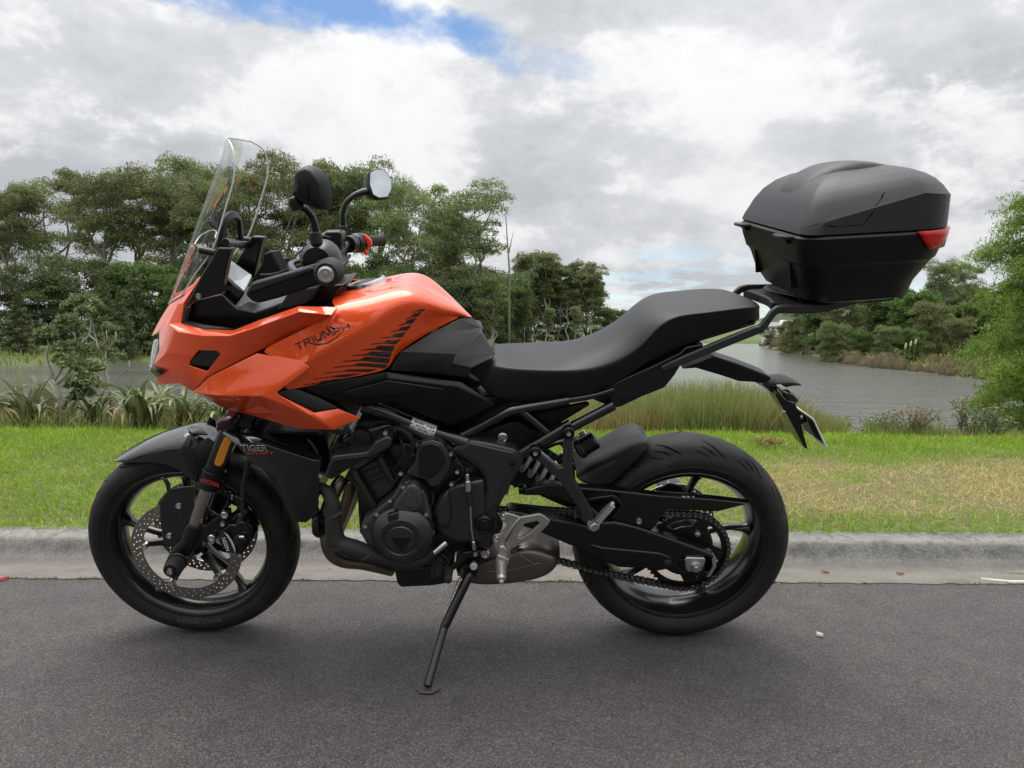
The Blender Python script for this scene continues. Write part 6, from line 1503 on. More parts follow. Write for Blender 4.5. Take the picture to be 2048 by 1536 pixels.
E('case_flange', [(445, 1000), (470, 940), (560, 850), (700, 740), (760, 640), (830, 608), (900, 630), (945, 700), (985, 850), (1005, 1000), (960, 1150), (880, 1230), (700, 1240), (560, 1160), (500, 1080)], -.195, -.11, 'engine_grey', bevel=.005)
for x, y in ((785, 652), (922, 684), (960, 860), (684, 756), (583, 858), (497, 950), (1005, 1000), (765, 552), (1150, 632), (1193, 540), (1145, 405), (650, 245), (160, 568)): bolt('4', x, y, -.200 if x < 1010 else -.175, .0065, parent=eng, h=.007)
E('starter_cover', [(690, 830), (760, 720), (815, 648), (870, 640), (905, 680), (930, 780), (900, 850), (780, 860)], -.222, -.18, 'engine_grey', bevel=.008, seg=3)
E('starter_cover_ridge', [(775, 810), (850, 655), (885, 690), (890, 820)], -.2255, -.21, 'engine_grey', bevel=.002)
cc = bp('4', 770, 1035, -.22)
lathe('alternator_cover', [(0, -.238), (.036, -.238), (.0375, -.236), (.039, -.2335), (.044, -.2335), (.0465, -.2365), (.056, -.2365), (.060, -.233), (.072, -.226), (.080, -.215), (.082, -.19), (.082, -.12)], (cc.x, 0, cc.z), 'cast_black', eng, 72, smooth=25)
E('cover_lug', [(655, 880), (740, 850), (760, 960), (690, 990)], -.236, -.20, bevel=.004)
# triangular badge on the cover: three stems under a bar
for q in ([(695, 1050), (845, 1050), (835, 1072), (705, 1072)], [(716, 1080), (742, 1080), (752, 1120), (746, 1135)], [(757, 1080), (784, 1080), (780, 1150), (770, 1160), (761, 1150)], [(798, 1080), (824, 1080), (794, 1135), (788, 1120)]): E('cover_badge', q, -.2405, -.235, 'satin_black', bevel=0)
sump = E('sump', [(708, 1270), (1100, 1255), (1165, 1335), (1115, 1398), (1000, 1415), (765, 1428), (735, 1400)], -.110, .12, bevel=.008)
tube('coolant_hose', bps('4', [(140, 660, -.17), (210, 700, -.18), (250, 800, -.19), (255, 950, -.195), (290, 1080, -.20), (420, 1130, -.205), (600, 1190, -.20), (800, 1235, -.195), (930, 1210, -.19), (1005, 1150, -.185)]), [.014, .017, .020, .0225, .024, .024, .020, .018, .016, .014], 'rubber_black', eng)
cyl('hose_pipe', bp('4', 1010, 1160, -.187), bp('4', 1110, 1080, -.17), .0095, 'steel', eng)
for i, x in enumerate((1008, 1040, 1062)): tube('drain_hose', bps('4', [(x + 8, 1180, -.16), (x + 2, 1260, -.163), (x - 2 - 4 * i, 1345 - 8 * i, -.165)]), .0065, 'rubber_black', eng)
# looms, breather hoses and clips about the cylinder head
for nm, pts, r in (('breather_hose', [(640, 250, -.13), (720, 215, -.15), (800, 235, -.16), (860, 320, -.16), (850, 420, -.15)], .0085), ('wiring_loom', [(560, 170, -.13), (700, 165, -.15), (830, 215, -.165), (960, 290, -.165), (1120, 350, -.16), (1200, 460, -.155)], .0060), ('sensor_lead', [(1180, 460, -.165), (1225, 500, -.172), (1235, 560, -.17), (1190, 610, -.165), (1150, 640, -.17)], .0028),
                   ('sensor_lead', [(760, 300, -.155), (790, 360, -.165), (780, 430, -.165), (730, 500, -.16), (700, 560, -.155)], .0030), ('breather_hose', [(150, 250, -.15), (230, 230, -.16), (330, 250, -.165), (380, 220, -.16)], .0070), ('sensor_lead', [(60, 300, -.17), (110, 360, -.175), (140, 430, -.175), (170, 520, -.17)], .0035), ('sensor_lead', [(1000, 690, -.165), (1010, 760, -.17), (990, 830, -.17), (1020, 880, -.165)], .0035), ('sensor_lead', [(1050, 1160, -.165), (1100, 1190, -.17), (1130, 1240, -.168), (1110, 1290, -.165)], .0022)):
    tube(nm, bps('4', pts), r, 'rubber_black', eng, 10)
for x, y, l, r in ((720, 216, -.15, .0105), (855, 400, -.15, .0105), (232, 231, -.16, .0090), (258, 850, -.192, .0245), (300, 1090, -.20, .0255), (500, 1160, -.203, .0235)):
    c_ = bp('4', x, y, l); c2 = bp('4', x + 8, y + 14, l); cyl('hose_clip', c_, c2, r, 'engine_grey', eng, 20, bevel=0)
for x, y, l in ((835, 275, -.168), (1180, 470, -.168), (905, 330, -.165)):
    prism('connector', '4', [(x - 28, y - 18), (x + 22, y - 28), (x + 34, y + 8), (x - 16, y + 22)], l, l + .02, 'satin_black', eng, bevel=.002)
cyl('knock_sensor', bp('4', 905, 355, -.16), bp('4', 860, 290, -.15), .010, 'engine_grey', eng)
# headers and silencer
ex = empty('exhaust'); ex.parent = bike
tube('header_pipe', bps('4', [(330, 590, -.09), (270, 680, -.11), (205, 850, -.12), (200, 1010, -.12), (230, 1150, -.11), (320, 1220, -.09), (480, 1240, -.06), (700, 1290, -.02)]), .019, 'exhaust_steel', ex)
tube('header_pipe', bps('4', [(380, 600, .0), (370, 720, .01), (310, 900, .02), (240, 1060, .02), (280, 1180, .02), (420, 1230, .02)]), .019, 'exhaust_steel', ex)
tube('header_pipe', bps('4', [(430, 610, .10), (400, 740, .11), (330, 900, .12), (270, 1060, .11), (320, 1180, .08), (460, 1230, .05)]), .019, 'exhaust_steel', ex)
def silencer():
    out = [(340, 1090), (400, 980), (560, 900), (880, 800), (1180, 730), (1480, 640), (1860, 770), (1925, 850), (1915, 930), (1850, 1040), (1700, 1130), (1400, 1195), (1050, 1240), (560, 1250), (420, 1170)]
    A = bps('e', out, -.095); c = sum(A, Vector()) / len(A); rings = []
    for y, k in ((-.112, .70), (-.108, .85), (-.095, .95), (-.07, 1.0), (0, 1.02), (.07, 1.0), (.095, .95), (.108, .80)): rings.append([Vector((c.x + (p.x - c.x) * k, y, c.z + (p.z - c.z) * k)) for p in A])
    s = loft('silencer', rings, 'silencer_steel', ex, sub=2, smooth=60)
    tube('silencer_seam', bps('e', [(400, 1100, -.103), (700, 1060, -.110), (1000, 1040, -.112), (1300, 1010, -.112), (1480, 950, -.112), (1700, 910, -.106), (1880, 900, -.096)]), .0022, 'silencer_steel', s, 8)
    tube('silencer_fold', bps('e', [(1190, 720, -.100), (1300, 800, -.111), (1440, 890, -.113), (1500, 940, -.113)]), .003, 'silencer_steel', s, 8)
silencer()
# ------------------------------------------------------------------ frame
fr = empty('frame'); fr.parent = bike
def ft(pts, w_, lat, r=.0155, m='gloss_black', n=4, k=16, two=True):
    o = tube('frame_tube', bps(w_, pts, lat), r, m, fr, k, n)
    if two: mirror(o)
    return o
ft([(470, 45), (640, 95), (830, 175), (1060, 260), (1290, 335)], '4', -.150, .0175)
ft([(1190, 290), (1380, 195), (1560, 100), (1680, 68), (2040, 5)], '4', -.138, .0125)
ft([(1670, 75), (1780, 165), (1905, 275)], '4', -.140, .011, n=1)
ft([(1650, 415), (1790, 340), (1900, 275), (2060, 180)], '4', -.142, .0145)
ft([(450, 850), (600, 765), (840, 640)], '7', -.142, .0135)
ft([(290, 672), (360, 650), (700, 600), (840, 560)], '7', -.125, .008)
tube('frame_label_band', bps('4', [(838, 178, -.1505), (930, 213, -.1505), (1022, 247, -.1505)]), .0185, 'sticker', fr, 20, 3)
for i in range(5):
    a, b = bp('4', 842 - 6 * i, 150 + 22 * i, -.171 + .003 * abs(i - 2)), bp('4', 1024 - 6 * i, 216 + 22 * i, -.171 + .003 * abs(i - 2)); d_ = (b - a)
    for k in range(9):
        if (k * 7 + i * 3) % 5: cyl('label_print', a + d_ * (k / 9 + .03), a + d_ * (k / 9 + .03 + .05 + .03 * ((k + i) % 2)), .0016, 'sticker_ink', fr, 5, bevel=0)
plate('side_cover', '4', [(1275, 300), (1600, 170), (1660, 165), (1835, 275), (1690, 375), (1640, 370)], -.120, .02, 'matt_plastic', fr, bevel=.006, seg=3)
cL = bp('4', 1538, 283, -.125); lathe('seat_lock', [(0, -.1285), (.0070, -.1285), (.0080, -.1265), (.0105, -.1285), (.0130, -.127), (.0140, -.12)], (cL.x, 0, cL.z), 'steel', fr, 28)
plate('tail_infill', '7', [(410, 686), (705, 628), (720, 640), (530, 757), (515, 752)], -.112, .02, 'matt_plastic', fr, bevel=.005)
plate('frame_backing', '4', [(480, 60), (900, 60), (1640, -60), (2040, 10), (1900, 260), (1690, 420), (1290, 430), (1000, 330)], -.085, .17, 'satin_black', fr, bevel=.004)
pv = prism('pivot_plate', '4', [(1125, 385), (1275, 305), (1460, 335), (1640, 378), (1695, 445), (1690, 500), (1640, 580), (1585, 680), (1540, 760), (1505, 830), (1495, 980), (1470, 1060), (1460, 1130), (1345, 1130), (1325, 1010), (1305, 950), (1325, 880), (1375, 790), (1405, 690), (1395, 590), (1340, 520), (1270, 470)], -.168, -.09, 'anodised', fr, bevel=.010, seg=4)
prism('pivot_plate_face', '4', [(1190, 385), (1290, 325), (1620, 400), (1660, 450), (1540, 650), (1470, 830), (1400, 880), (1420, 700), (1410, 560), (1330, 470)], -.1715, -.16, 'anodised', fr, bevel=.004, seg=3)
cP = bp('4', 1400, 950, -.18); lathe('pivot_cap', [(0, -.181), (.014, -.181), (.016, -.179), (.019, -.179), (.021, -.1835), (.0235, -.1835), (.026, -.180), (.029, -.172), (.030, -.15)], (cP.x, 0, cP.z), 'satin_black', fr, 40)
bolt('4', 1612, 480, -.173, .0085, 'satin_black', fr)
# clutch cable and adjuster
ca = empty('clutch_cable_adjuster'); ca.parent = bike
cyl('adjuster_barrel', bp('4', 1272, 610, -.18), bp('4', 1276, 690, -.18), .0085, 'steel', ca); cyl('adjuster_nut', bp('4', 1268, 560, -.18), bp('4', 1272, 612, -.18), .0052, 'steel', ca)
cyl('adjuster_boot', bp('4', 1276, 690, -.18), bp('4', 1292, 800, -.18), .0075, 'rubber_black', ca, r2=.005); tube('cable', bps('4', [(1292, 800, -.18), (1300, 960, -.18), (1316, 1080, -.178)]), .0028, 'steel', ca); cyl('cable_end', bp('4', 1314, 1070, -.178), bp('4', 1322, 1135, -.178), .0055, 'steel', ca)
tube('cable', bps('4', [(1268, 560, -.18), (1270, 520, -.175), (1300, 540, -.16), (1285, 480, -.15), (1240, 440, -.14)]), .0032, 'rubber_black', ca)
# ------------------------------------------------------------------ footrests, stand, gear lever
hg = plate('footrest_hanger', 'e', [(1012, 245), (1040, 200), (1105, 190), (1240, 225), (1330, 255), (1600, 205), (1650, 225), (1755, 305), (1745, 350), (1560, 540), (1400, 610), (1195, 718), (1175, 800), (1160, 900), (1120, 880), (985, 800), (950, 690), (915, 600), (910, 555), (940, 520), (1050, 490), (1100, 420), (1130, 360), (1040, 300)], -.196, .010, 'cast_alloy', holes=[[(1385, 350), (1570, 308), (1610, 345), (1480, 465), (1330, 562), (1290, 550), (1282, 515), (1340, 430)]], bevel=.003, seg=3)
hg['label'] = 'cast alloy footrest hanger with heel guard'
prism('hanger_boss', 'e', [(1080, 560), (1100, 500), (1290, 280), (1330, 262), (1110, 600), (1180, 715), (1150, 830), (1090, 640)], -.202, -.19, 'cast_alloy', hg, bevel=.003)
prism('hanger_foot', 'e', [(985, 790), (1010, 690), (1080, 670), (1130, 740), (1150, 860), (1100, 850)], -.206, -.19, 'cast_alloy', hg, bevel=.004)
bolt('e', 1075, 243, -.198, .0095, parent=hg); bolt('e', 970, 570, -.198, .0095, parent=hg)
def peg(a, b, m, parent, r0=.0145, r1=.011, ribs=9, fl=.7):
    a, b = Vector(a), Vector(b); ax = (b - a).normalized(); prof = []
    L = (b - a).length
    for i in range(ribs):
        f0, f1 = i / ribs, (i + .6) / ribs; r = r0 + (r1 - r0) * f0; prof += [(r, L * f0), (r, L * f1), (r * .82, L * (f1 + .05)), (r * .82, L * (i + .95) / ribs)]
    prof = [(0, 0)] + prof + [(r1 * .8, L), (r1 * .6, L * 1.06), (0, L * 1.06)]
    return turned('footpeg', prof, a, ax, m, parent, 16)
pa, pb = bp('e', 1040, 930, -.205), bp('e', 1045, 1150, -.285)
peg(pa, pb, 'cast_alloy', hg, .0155, .0125)
cyl('peg_tip', pb, pb + (pb - pa).normalized() * .022, .0075, 'cast_alloy', hg, r2=.006, bevel=.002)
prism('peg_clevis', 'e', [(990, 805), (1060, 830), (1155, 880), (1130, 985), (1100, 960), (1060, 870), (970, 940), (960, 920)], -.214, -.196, 'cast_alloy', hg, bevel=.003)
mh = mirror(hg)
# gear lever
gl_ = empty('gear_lever'); gl_.parent = bike
beam('lever_arm', bps('e', [(640, 790, -.165), (520, 800, -.168), (400, 930, -.172), (270, 1040, -.178)]), [.022, .020, .016, .014], .008, 'satin_black', gl_, bevel=.002)
q0, q1 = bp('e', 275, 1035, -.178), bp('e', 268, 1165, -.222)
turned('lever_rubber', [(0, 0)] + [(r, (q1 - q0).length * f) for i in range(7) for f, r in ((i / 7, .0105), ((i + .55) / 7, .0105), ((i + .6) / 7, .0088), ((i + .95) / 7, .0088))] + [(.0105, (q1 - q0).length * 1.0), (.009, (q1 - q0).length * 1.12), (0, (q1 - q0).length * 1.16)], q0, q1 - q0, 'rubber_black', gl_, 18)
plate('stand_bracket', 'e', [(470, 800), (560, 740), (770, 735), (880, 800), (845, 912), (720, 900), (620, 880), (540, 940), (500, 920)], -.150, .02, 'satin_black', bevel=.003)
bolt('e', 808, 790, -.152, .0125); bolt('e', 658, 780, -.152, .0085)
ss = empty('side_stand'); ss.parent = bike
foot_w = at_z(855, 1372, .012); foot = BI @ foot_w
kn_ = bp('h', 500, 715, -.262); top_ = bp('e', 640, 985, -.155); sock = bp('h', 765, 165, -.190)
prism('stand_head', 'e', [(560, 960), (610, 905), (690, 915), (715, 980), (680, 1130), (640, 1160), (470, 1110), (520, 1010)], -.176, -.145, 'satin_black', ss, bevel=.004)
c_ = bp('e', 640, 980, -.18); lathe('pivot_bolt', [(0, -.181), (.009, -.181), (.0105, -.178), (.0105, -.17)], (c_.x, 0, c_.z), 'sticker', ss, 24)
tube('stand_leg', [tuple(bp('h', 790, 120, -.180)), tuple(sock), tuple(sock + (kn_ - sock) * .9), tuple(kn_ + (foot - kn_) * .08), tuple(foot)], [.0135, .0130, .0125, .0110, .0100], 'satin_black', ss, 18, 6)
fv = [BI @ (foot_w + Vector((x, y, z))) for z in (-.010, -.004) for x, y in ((-.026, -.004), (-.018, -.022), (.012, -.024), (.030, -.006), (.030, .016), (.010, .026), (-.020, .024))]
mesh('stand_foot', fv, [tuple(range(6, -1, -1)), tuple(range(7, 14))] + [(i, (i + 1) % 7, (i + 1) % 7 + 7, i + 7) for i in range(7)], 'engine_grey', ss, bevel=.0015)
sA, sB = bp('h', 690, 130, -.165), bp('h', 575, 450, -.20); hx = []
for i in range(100):
    f = i / 99; a = f * 2 * math.pi * 16; hx.append(tuple(sA + (sB - sA) * f + Vector((math.cos(a) * .0045, math.sin(a) * .0045, 0)) * (0 if f < .05 else 1)))
tube('stand_spring', hx, .0013, 'steel', ss, 6, 1)
# pillion hanger and its folded peg
ph = plate('pillion_hanger', 'd', [(530, 600), (520, 540), (555, 500), (620, 510), (660, 560), (880, 742), (938, 735), (945, 380), (935, 320), (960, 265), (1010, 250), (1055, 275), (1070, 330), (1060, 380), (1066, 870), (1320, 1310), (1335, 1400), (1310, 1470), (1250, 1500), (1160, 1400), (1150, 1290), (905, 935), (600, 645)], -.186, .026, 'anodised', bevel=.007, seg=3)
ph['label'] = 'forked black pillion footrest hanger'
for x, y in ((1008, 300), (578, 552)):
    c_ = bp('d', x, y, -.19); lathe('hanger_eye', [(.0, -.183), (.006, -.183), (.0095, -.184), (.0135, -.191), (.0155, -.189), (.0165, -.17)], (c_.x, 0, c_.z), 'satin_black', ph, 28); bolt('d', x, y, -.186, .0065, parent=ph)
bolt('d', 1272, 1446, -.189, .007, parent=ph)
beam('hanger_stay', bps('d', [(1235, 1150, -.150), (1400, 1120, -.150), (1560, 1098, -.150), (1620, 1130, -.150), (1690, 1210, -.150)]), .009, .012, 'satin_black', ph, bevel=.002)
pa, pb = bp('d', 1370, 1420, -.200), bp('d', 1580, 1185, -.215)
beam('footpeg', [pa, pa + (pb - pa) * .5, pb], [.014, .016, .010], [.020, .020, .012], 'cast_alloy', ph, bevel=.003)
for i in range(12):
    p = pa + (pb - pa) * (.08 + .075 * i); d_ = (pb - pa).normalized(); nn = d_.cross(Vector((0, 1, 0))); cyl('peg_rib', p + nn * .009 + Vector((0, -.011, 0)), p - nn * .006 + Vector((0, -.011, 0)), .0028, 'cast_alloy', ph, 6, bevel=0)
prism('peg_base', 'd', [(1255, 1530), (1300, 1475), (1360, 1440), (1410, 1470), (1400, 1536), (1330, 1575)], -.205, -.178, 'cast_alloy', ph, bevel=.004)
mirror(ph)
# ------------------------------------------------------------------ rear end
sa = prism('swingarm', '5', [(40, 690), (300, 740), (480, 775), (560, 800), (640, 770), (720, 765), (850, 795), (1000, 845), (1200, 915), (1345, 968), (1350, 1000), (1250, 985), (1150, 992), (1110, 1030), (1180, 1100), (1060, 1062), (900, 1062), (750, 1055), (640, 1015), (540, 955), (400, 900), (230, 825), (60, 770)], -.140, -.088, 'satin_black', bevel=.010, seg=4)
sa['label'] = 'black swingarm'
mirror(sa)
prism('swingarm_facet', '5', [(560, 905), (640, 925), (1000, 960), (1080, 990), (1050, 1030), (700, 1030)], -.143, -.13, 'satin_black', sa, bevel=.004)
plate('axle_carrier', '5', [(1110, 1000), (1340, 1000), (1365, 1040), (1310, 1110), (1180, 1105), (1120, 1060)], -.132, .04, 'satin_black', sa, holes=[[(1290, 1005), (1330, 1010), (1340, 1040), (1310, 1080), (1285, 1075)]], bevel=.003)
plate('axle_block', '5', [(1160, 1000), (1175, 988), (1285, 992), (1290, 1010), (1265, 1075), (1180, 1080), (1165, 1060)], -.146, .012, 'cast_alloy', sa, bevel=.003)
plate('adjuster_plate', '5', [(1335, 960), (1360, 1000), (1355, 1050), (1320, 1110), (1295, 1115), (1335, 1050), (1330, 1000)], -.138, .01, 'cast_alloy', sa, bevel=.002)
c_ = bp('5', 1228, 1047, -.15); lathe('axle_nut', [(0, -.166), (.006, -.166), (.007, -.158), (.012, -.158), (.0135, -.155), (.0135, -.148), (.017, -.147), (.017, -.14)], (c_.x, 0, c_.z), 'steel', sa, 24)
cyl('rear_axle', Vector((RC.x, -.14, RC.z)), Vector((RC.x, .15, RC.z)), .012, 'steel', sa, 16)
turned('swingarm_bung', [(0, .003), (.008, .002), (.012, -.002)], bp('5', 1050, 1022, -.143), (0, -1, 0), 'rubber_black', sa, 20)
tube('swingarm_brace', bps('5', [(120, 560, -.09), (300, 565, -.10), (480, 620, -.11), (640, 760, -.115)]), .014, 'satin_black', sa)
cg = prism('chain_guard', '5', [(150, 560), (300, 528), (430, 545), (700, 566), (1000, 600), (1330, 622), (1575, 652), (1500, 668), (1370, 702), (1050, 690), (1010, 740), (960, 815), (860, 800), (690, 745), (740, 690), (770, 650), (700, 600), (640, 605), (480, 640), (300, 600), (140, 600)], -.128, -.096, 'satin_black', bevel=.005, seg=3)
cg['label'] = 'black chain guard'
bolt('5', 870, 757, -.132, .0085, parent=cg)
for i, (x, w2) in enumerate(((1140, 24), (1170, 20), (1205, 14))): plate('guard_print', '5', [(x, 602), (x + w2, 604), (x + w2 - 2, 612), (x + 2, 610)], -.1288, .0004, 'sticker', cg, bevel=0)
# chain: one object for each link
FSC, FSR, RSR = Vector((.150, 0, .402)), .0440, .1186
ch = empty('drive_chain'); ch.parent = bike
def chain_path():
    d_ = RC - FSC; d_.y = 0; L = d_.length; base = math.atan2(d_.z, d_.x); off = math.acos((FSR - RSR) / L)
    pts = []
    a1 = base + off; a2 = base - off
    T0 = FSC + Vector((math.cos(a1), 0, math.sin(a1))) * FSR; T1 = RC + Vector((math.cos(a1), 0, math.sin(a1))) * RSR; B0 = RC + Vector((math.cos(a2), 0, math.sin(a2))) * RSR; B1 = FSC + Vector((math.cos(a2), 0, math.sin(a2))) * FSR
    n = 60
    for i in range(n): pts.append(T0 + (T1 - T0) * i / n)
    for i in range(n): a = a1 - (a1 - a2) * i / n; pts.append(RC + Vector((math.cos(a), 0, math.sin(a))) * RSR)
    for i in range(n):
        f = i / n; p = B0 + (B1 - B0) * f; p.z -= .014 * math.sin(math.pi * f); pts.append(p)
    for i in range(n): a = a2 - (2 * math.pi - (a1 - a2)) * i / n; pts.append(FSC + Vector((math.cos(a), 0, math.sin(a))) * FSR)
    return pts
cp = chain_path(); seg = [(cp[(i + 1) % len(cp)] - cp[i]).length for i in range(len(cp))]; tot = sum(seg); NL = int(round(tot / .015875)); NL -= NL % 2; cum = np.concatenate([[0], np.cumsum(seg)])
def chain_at(s):
    s = s % tot; i = int(np.searchsorted(cum, s, 'right') - 1); i = min(i, len(cp) - 1); f = (s - cum[i]) / max(1e-9, seg[i]); return cp[i] + (cp[(i + 1) % len(cp)] - cp[i]) * f
def link_mesh(outer):
    V, F = [], []; P = tot / NL; mi = []
    y0 = .0105 if outer else .0075
    for y in (-y0, y0):
        ring = []; n = 7
        for cx, a0 in ((0, math.pi / 2), (P, -math.pi / 2)):
            for i in range(n): a = a0 + math.pi * i / (n - 1); ring.append((cx + .0072 * math.cos(a), .0072 * math.sin(a)))
        out = []
        for j, (x, z) in enumerate(ring): out.append((x, z * 1.0))
        # waist
        out.insert(0, (P / 2, .0048)); out.insert(8, (P / 2, -.0048)); k = len(out); i0 = len(V)
        V += [(x, y - .0009, z) for x, z in out] + [(x, y + .0009, z) for x, z in out]
        F.append(tuple(i0 + q for q in range(k))); F.append(tuple(i0 + k + k - 1 - q for q in range(k))); F += [(i0 + q, i0 + (q + 1) % k, i0 + (q + 1) % k + k, i0 + q + k) for q in range(k)]; mi += [0] * (k + 2)
    for cx in (0, P):
        i0 = len(F); tube_vf(V, F, [(cx, -.0125 if outer else -.007, 0), (cx, .0125 if outer else .007, 0)], .0030 if outer else .0048, 8); mi += [1 if outer else 0] * (len(F) - i0)
    me = bpy.data.meshes.new('chain_link'); me.from_pydata(V, [], F); me.materials.append(MATS['chain_steel']); me.materials.append(MATS['chain_pin']); me.polygons.foreach_set('material_index', mi); me.update(); return me
LM = [link_mesh(True), link_mesh(False)]
for i in range(NL):
    a, b = chain_at(i * tot / NL), chain_at((i + 1) * tot / NL); o = link('chain_link', LM[i % 2], ch); d_ = b - a
    o.matrix_local = Matrix.Translation((a.x, -.092, a.z)) @ Matrix.Rotation(-math.atan2(d_.z, d_.x), 4, 'Y')
lathe('front_sprocket', [(0, -.098), (.030, -.098), (.040, -.095), (.040, -.089), (0, -.086)], FSC, 'engine_black', ch, 28)
beam('chain_slider', bps('5', [(60, 668, -.088), (260, 690, -.088), (460, 705, -.088)]), .014, .03, 'rubber_black', sa, bevel=.003)
# hugger over the rear tyre
def hugger():
    sp_ = [(1080, 700, 0), (1230, 622, 0), (1380, 548, 0), (1540, 468, 0), (1700, 392, 0), (1850, 338, 0), (1965, 318, 0), (2030, 345, 0)]
    m1 = [(1090, 760, -.055), (1240, 680, -.055), (1400, 600, -.055), (1560, 520, -.055), (1720, 440, -.055), (1870, 380, -.052), (1975, 350, -.045), (2036, 370, -.035)]
    m2 = [(1095, 830, -.090), (1250, 800, -.092), (1420, 730, -.092), (1590, 640, -.092), (1750, 540, -.090), (1890, 460, -.085), (1990, 410, -.075), (2040, 410, -.060)]
    ed = [(1100, 870, -.100), (1245, 960, -.104), (1520, 992, -.106), (1640, 850, -.102), (1790, 715, -.100), (1930, 590, -.094), (2010, 490, -.085), (2040, 440, -.070)]
    return grid_skin('rear_hugger', [[('d', *p) for p in r_] for r_ in (sp_, m1, m2, ed)], 'matt_plastic', sub=2, solid=.004, creases=[(2, 1, 6, .5), (3, 0, 7, .8)])
hug = hugger(); hug['label'] = 'matt black rear hugger'
# shock absorber with pale spring
sk = empty('rear_shock'); sk.parent = bike
a_, b_ = bp('d', 430, 600, .0), bp('d', 860, 880, .0); ax = (b_ - a_).normalized(); s1 = ax.orthogonal().normalized(); s2 = ax.cross(s1); hx = []
for i in range(120):
    f = i / 119; q = f * 2 * math.pi * 4.2; hx.append(tuple(a_ + (b_ - a_) * f + (s1 * math.cos(q) + s2 * math.sin(q)) * .034))
tube('spring', hx, .0068, 'spring_grey', sk, 10, 1); cyl('damper', a_ - ax * .04, b_ + ax * .06, .020, 'satin_black', sk)
cyl('shock_reservoir', bp('d', 1110, 520, -.05), bp('d', 1360, 370, -.05), .026, 'satin_black', sk, 24, bevel=.006); cyl('reservoir_band', bp('d', 1130, 505, -.05), bp('d', 1190, 470, -.05), .029, 'engine_black', sk, 24)
cyl('preload_stud', bp('d', 1150, 330, .0), bp('d', 1215, 285, .0), .009, 'steel', sk, 12); beam('shock_strap', bps('d', [(680, 500, .02), (830, 430, .02), (1240, 330, .0)]), .008, .02, 'satin_black', sk)
turned('shock_bolt', [(0, .006), (.008, .006), (.010, 0)], bp('d', 920, 590, -.03), (0, -1, 0), 'steel', sk, 12); tube('reservoir_hose', bps('d', [(1000, 560, -.06), (880, 610, -.05), (760, 640, -.03)]), .006, 'rubber_black', sk)
plate('rear_inner_guard', 'd', [(330, 640), (700, 480), (1080, 700), (1100, 980), (700, 950), (300, 1000)], .055, .01, 'satin_black', bevel=.002)
tube('rear_brake_hose', bps('d', [(1280, 510, .05), (1360, 560, .06), (1260, 590, .07)]), .006, 'rubber_black')
# rear caliper on the far side, seen through the wheel
prism('rear_caliper', '5', [(1000, 560), (1060, 520), (1140, 540), (1170, 600), (1080, 620), (1010, 600)], .070, .125, 'satin_black', bevel=.005)
# ------------------------------------------------------------------ tail
tl = empty('tail'); tl.parent = bike
plate('tail_side', '7', [(700, 600), (900, 500), (1060, 430), (1180, 372), (1205, 343), (1295, 325), (1300, 340), (1240, 390), (1190, 425), (1150, 490), (1100, 552), (980, 600), (880, 648), (845, 656), (800, 640)], -.118, .236, 'satin_black', tl, bevel=.006)
plate('tail_side_recess', '7', [(880, 600), (920, 585), (1020, 555), (1010, 580), (900, 630), (878, 635)], -.1195, .002, 'matt_plastic', tl, bevel=.001)
plate('under_seat', '7', [(700, 595), (1160, 352), (1420, 272), (1560, 230), (1570, 215), (1300, 290), (1100, 360), (700, 580)], -.108, .216, 'satin_black', tl, bevel=.003)
rail_pts = [('7', 1080, 455), ('7', 1200, 405), ('7', 1400, 322), ('7', 1560, 258), ('f', 290, 720), ('f', 350, 660), ('f', 400, 590), ('f', 470, 490), ('f', 540, 430), ('f', 640, 420), ('f', 1000, 420), ('f', 1250, 400), ('f', 1500, 345), ('f', 2040, 215)]
rp = [bp(*p, -.140) for p in rail_pts]
rl = beam('grab_rail', rp, [.016, .022, .023, .023, .022, .020, .018, .019, .020, .022, .024, .022, .018, .010], [.015] * 9 + [.018] * 5, 'anodised', tl, bevel=.004, smooth=40)
mirror(rl)
fa, na = bp('f', 115, 235, .120), bp('f', 545, 400, -.130)
mid_ = [fa, bp('f', 190, 215, .09), bp('f', 330, 262, .03), bp('f', 450, 305, -.05), bp('f', 520, 350, -.105), na]
beam('rack_front_bar', spline(mid_, 3), .024, .030, 'matt_plastic', tl, up=(1, 0, 0), bevel=.004)
rk = [bp('f', 560, 380, -.11), bp('f', 1250, 370, -.11), bp('f', 1500, 320, -.08)]
A = [Vector((p.x, y, p.z)) for p in rk for y in (-.12, .12)]
z_ = sum((p.z for p in A), 0) / 6
mesh('rack_plate', [Vector((rk[0].x, -.12, rk[0].z)), Vector((rk[0].x, .12, rk[0].z)), Vector((rk[2].x + .12, .10, rk[2].z + .02)), Vector((rk[2].x + .12, -.10, rk[2].z + .02))], [(0, 1, 2, 3)], 'matt_plastic', tl, solid=.012, bevel=.003)
pl0 = bp('f', 320, 110, .09)
mesh('case_mount_plate', bps('f', [(320, 120, .10), (380, 72, .11), (470, 80, .06), (900, 240, -.09), (870, 265, -.10), (390, 165, .06)]) + [p + Vector((.10, 0, .02)) for p in bps('f', [(320, 120, .10), (380, 72, .11), (470, 80, .06), (900, 240, -.09), (870, 265, -.10), (390, 165, .06)])], [tuple(range(6)), tuple(range(11, 5, -1))] + [(i, (i + 1) % 6, (i + 1) % 6 + 6, i + 6) for i in range(6)], 'matt_plastic', tl, bevel=.003)
cyl('mount_stud', bp('f', 900, 250, -.085), bp('f', 890, 365, -.085), .0065, 'matt_plastic', tl)
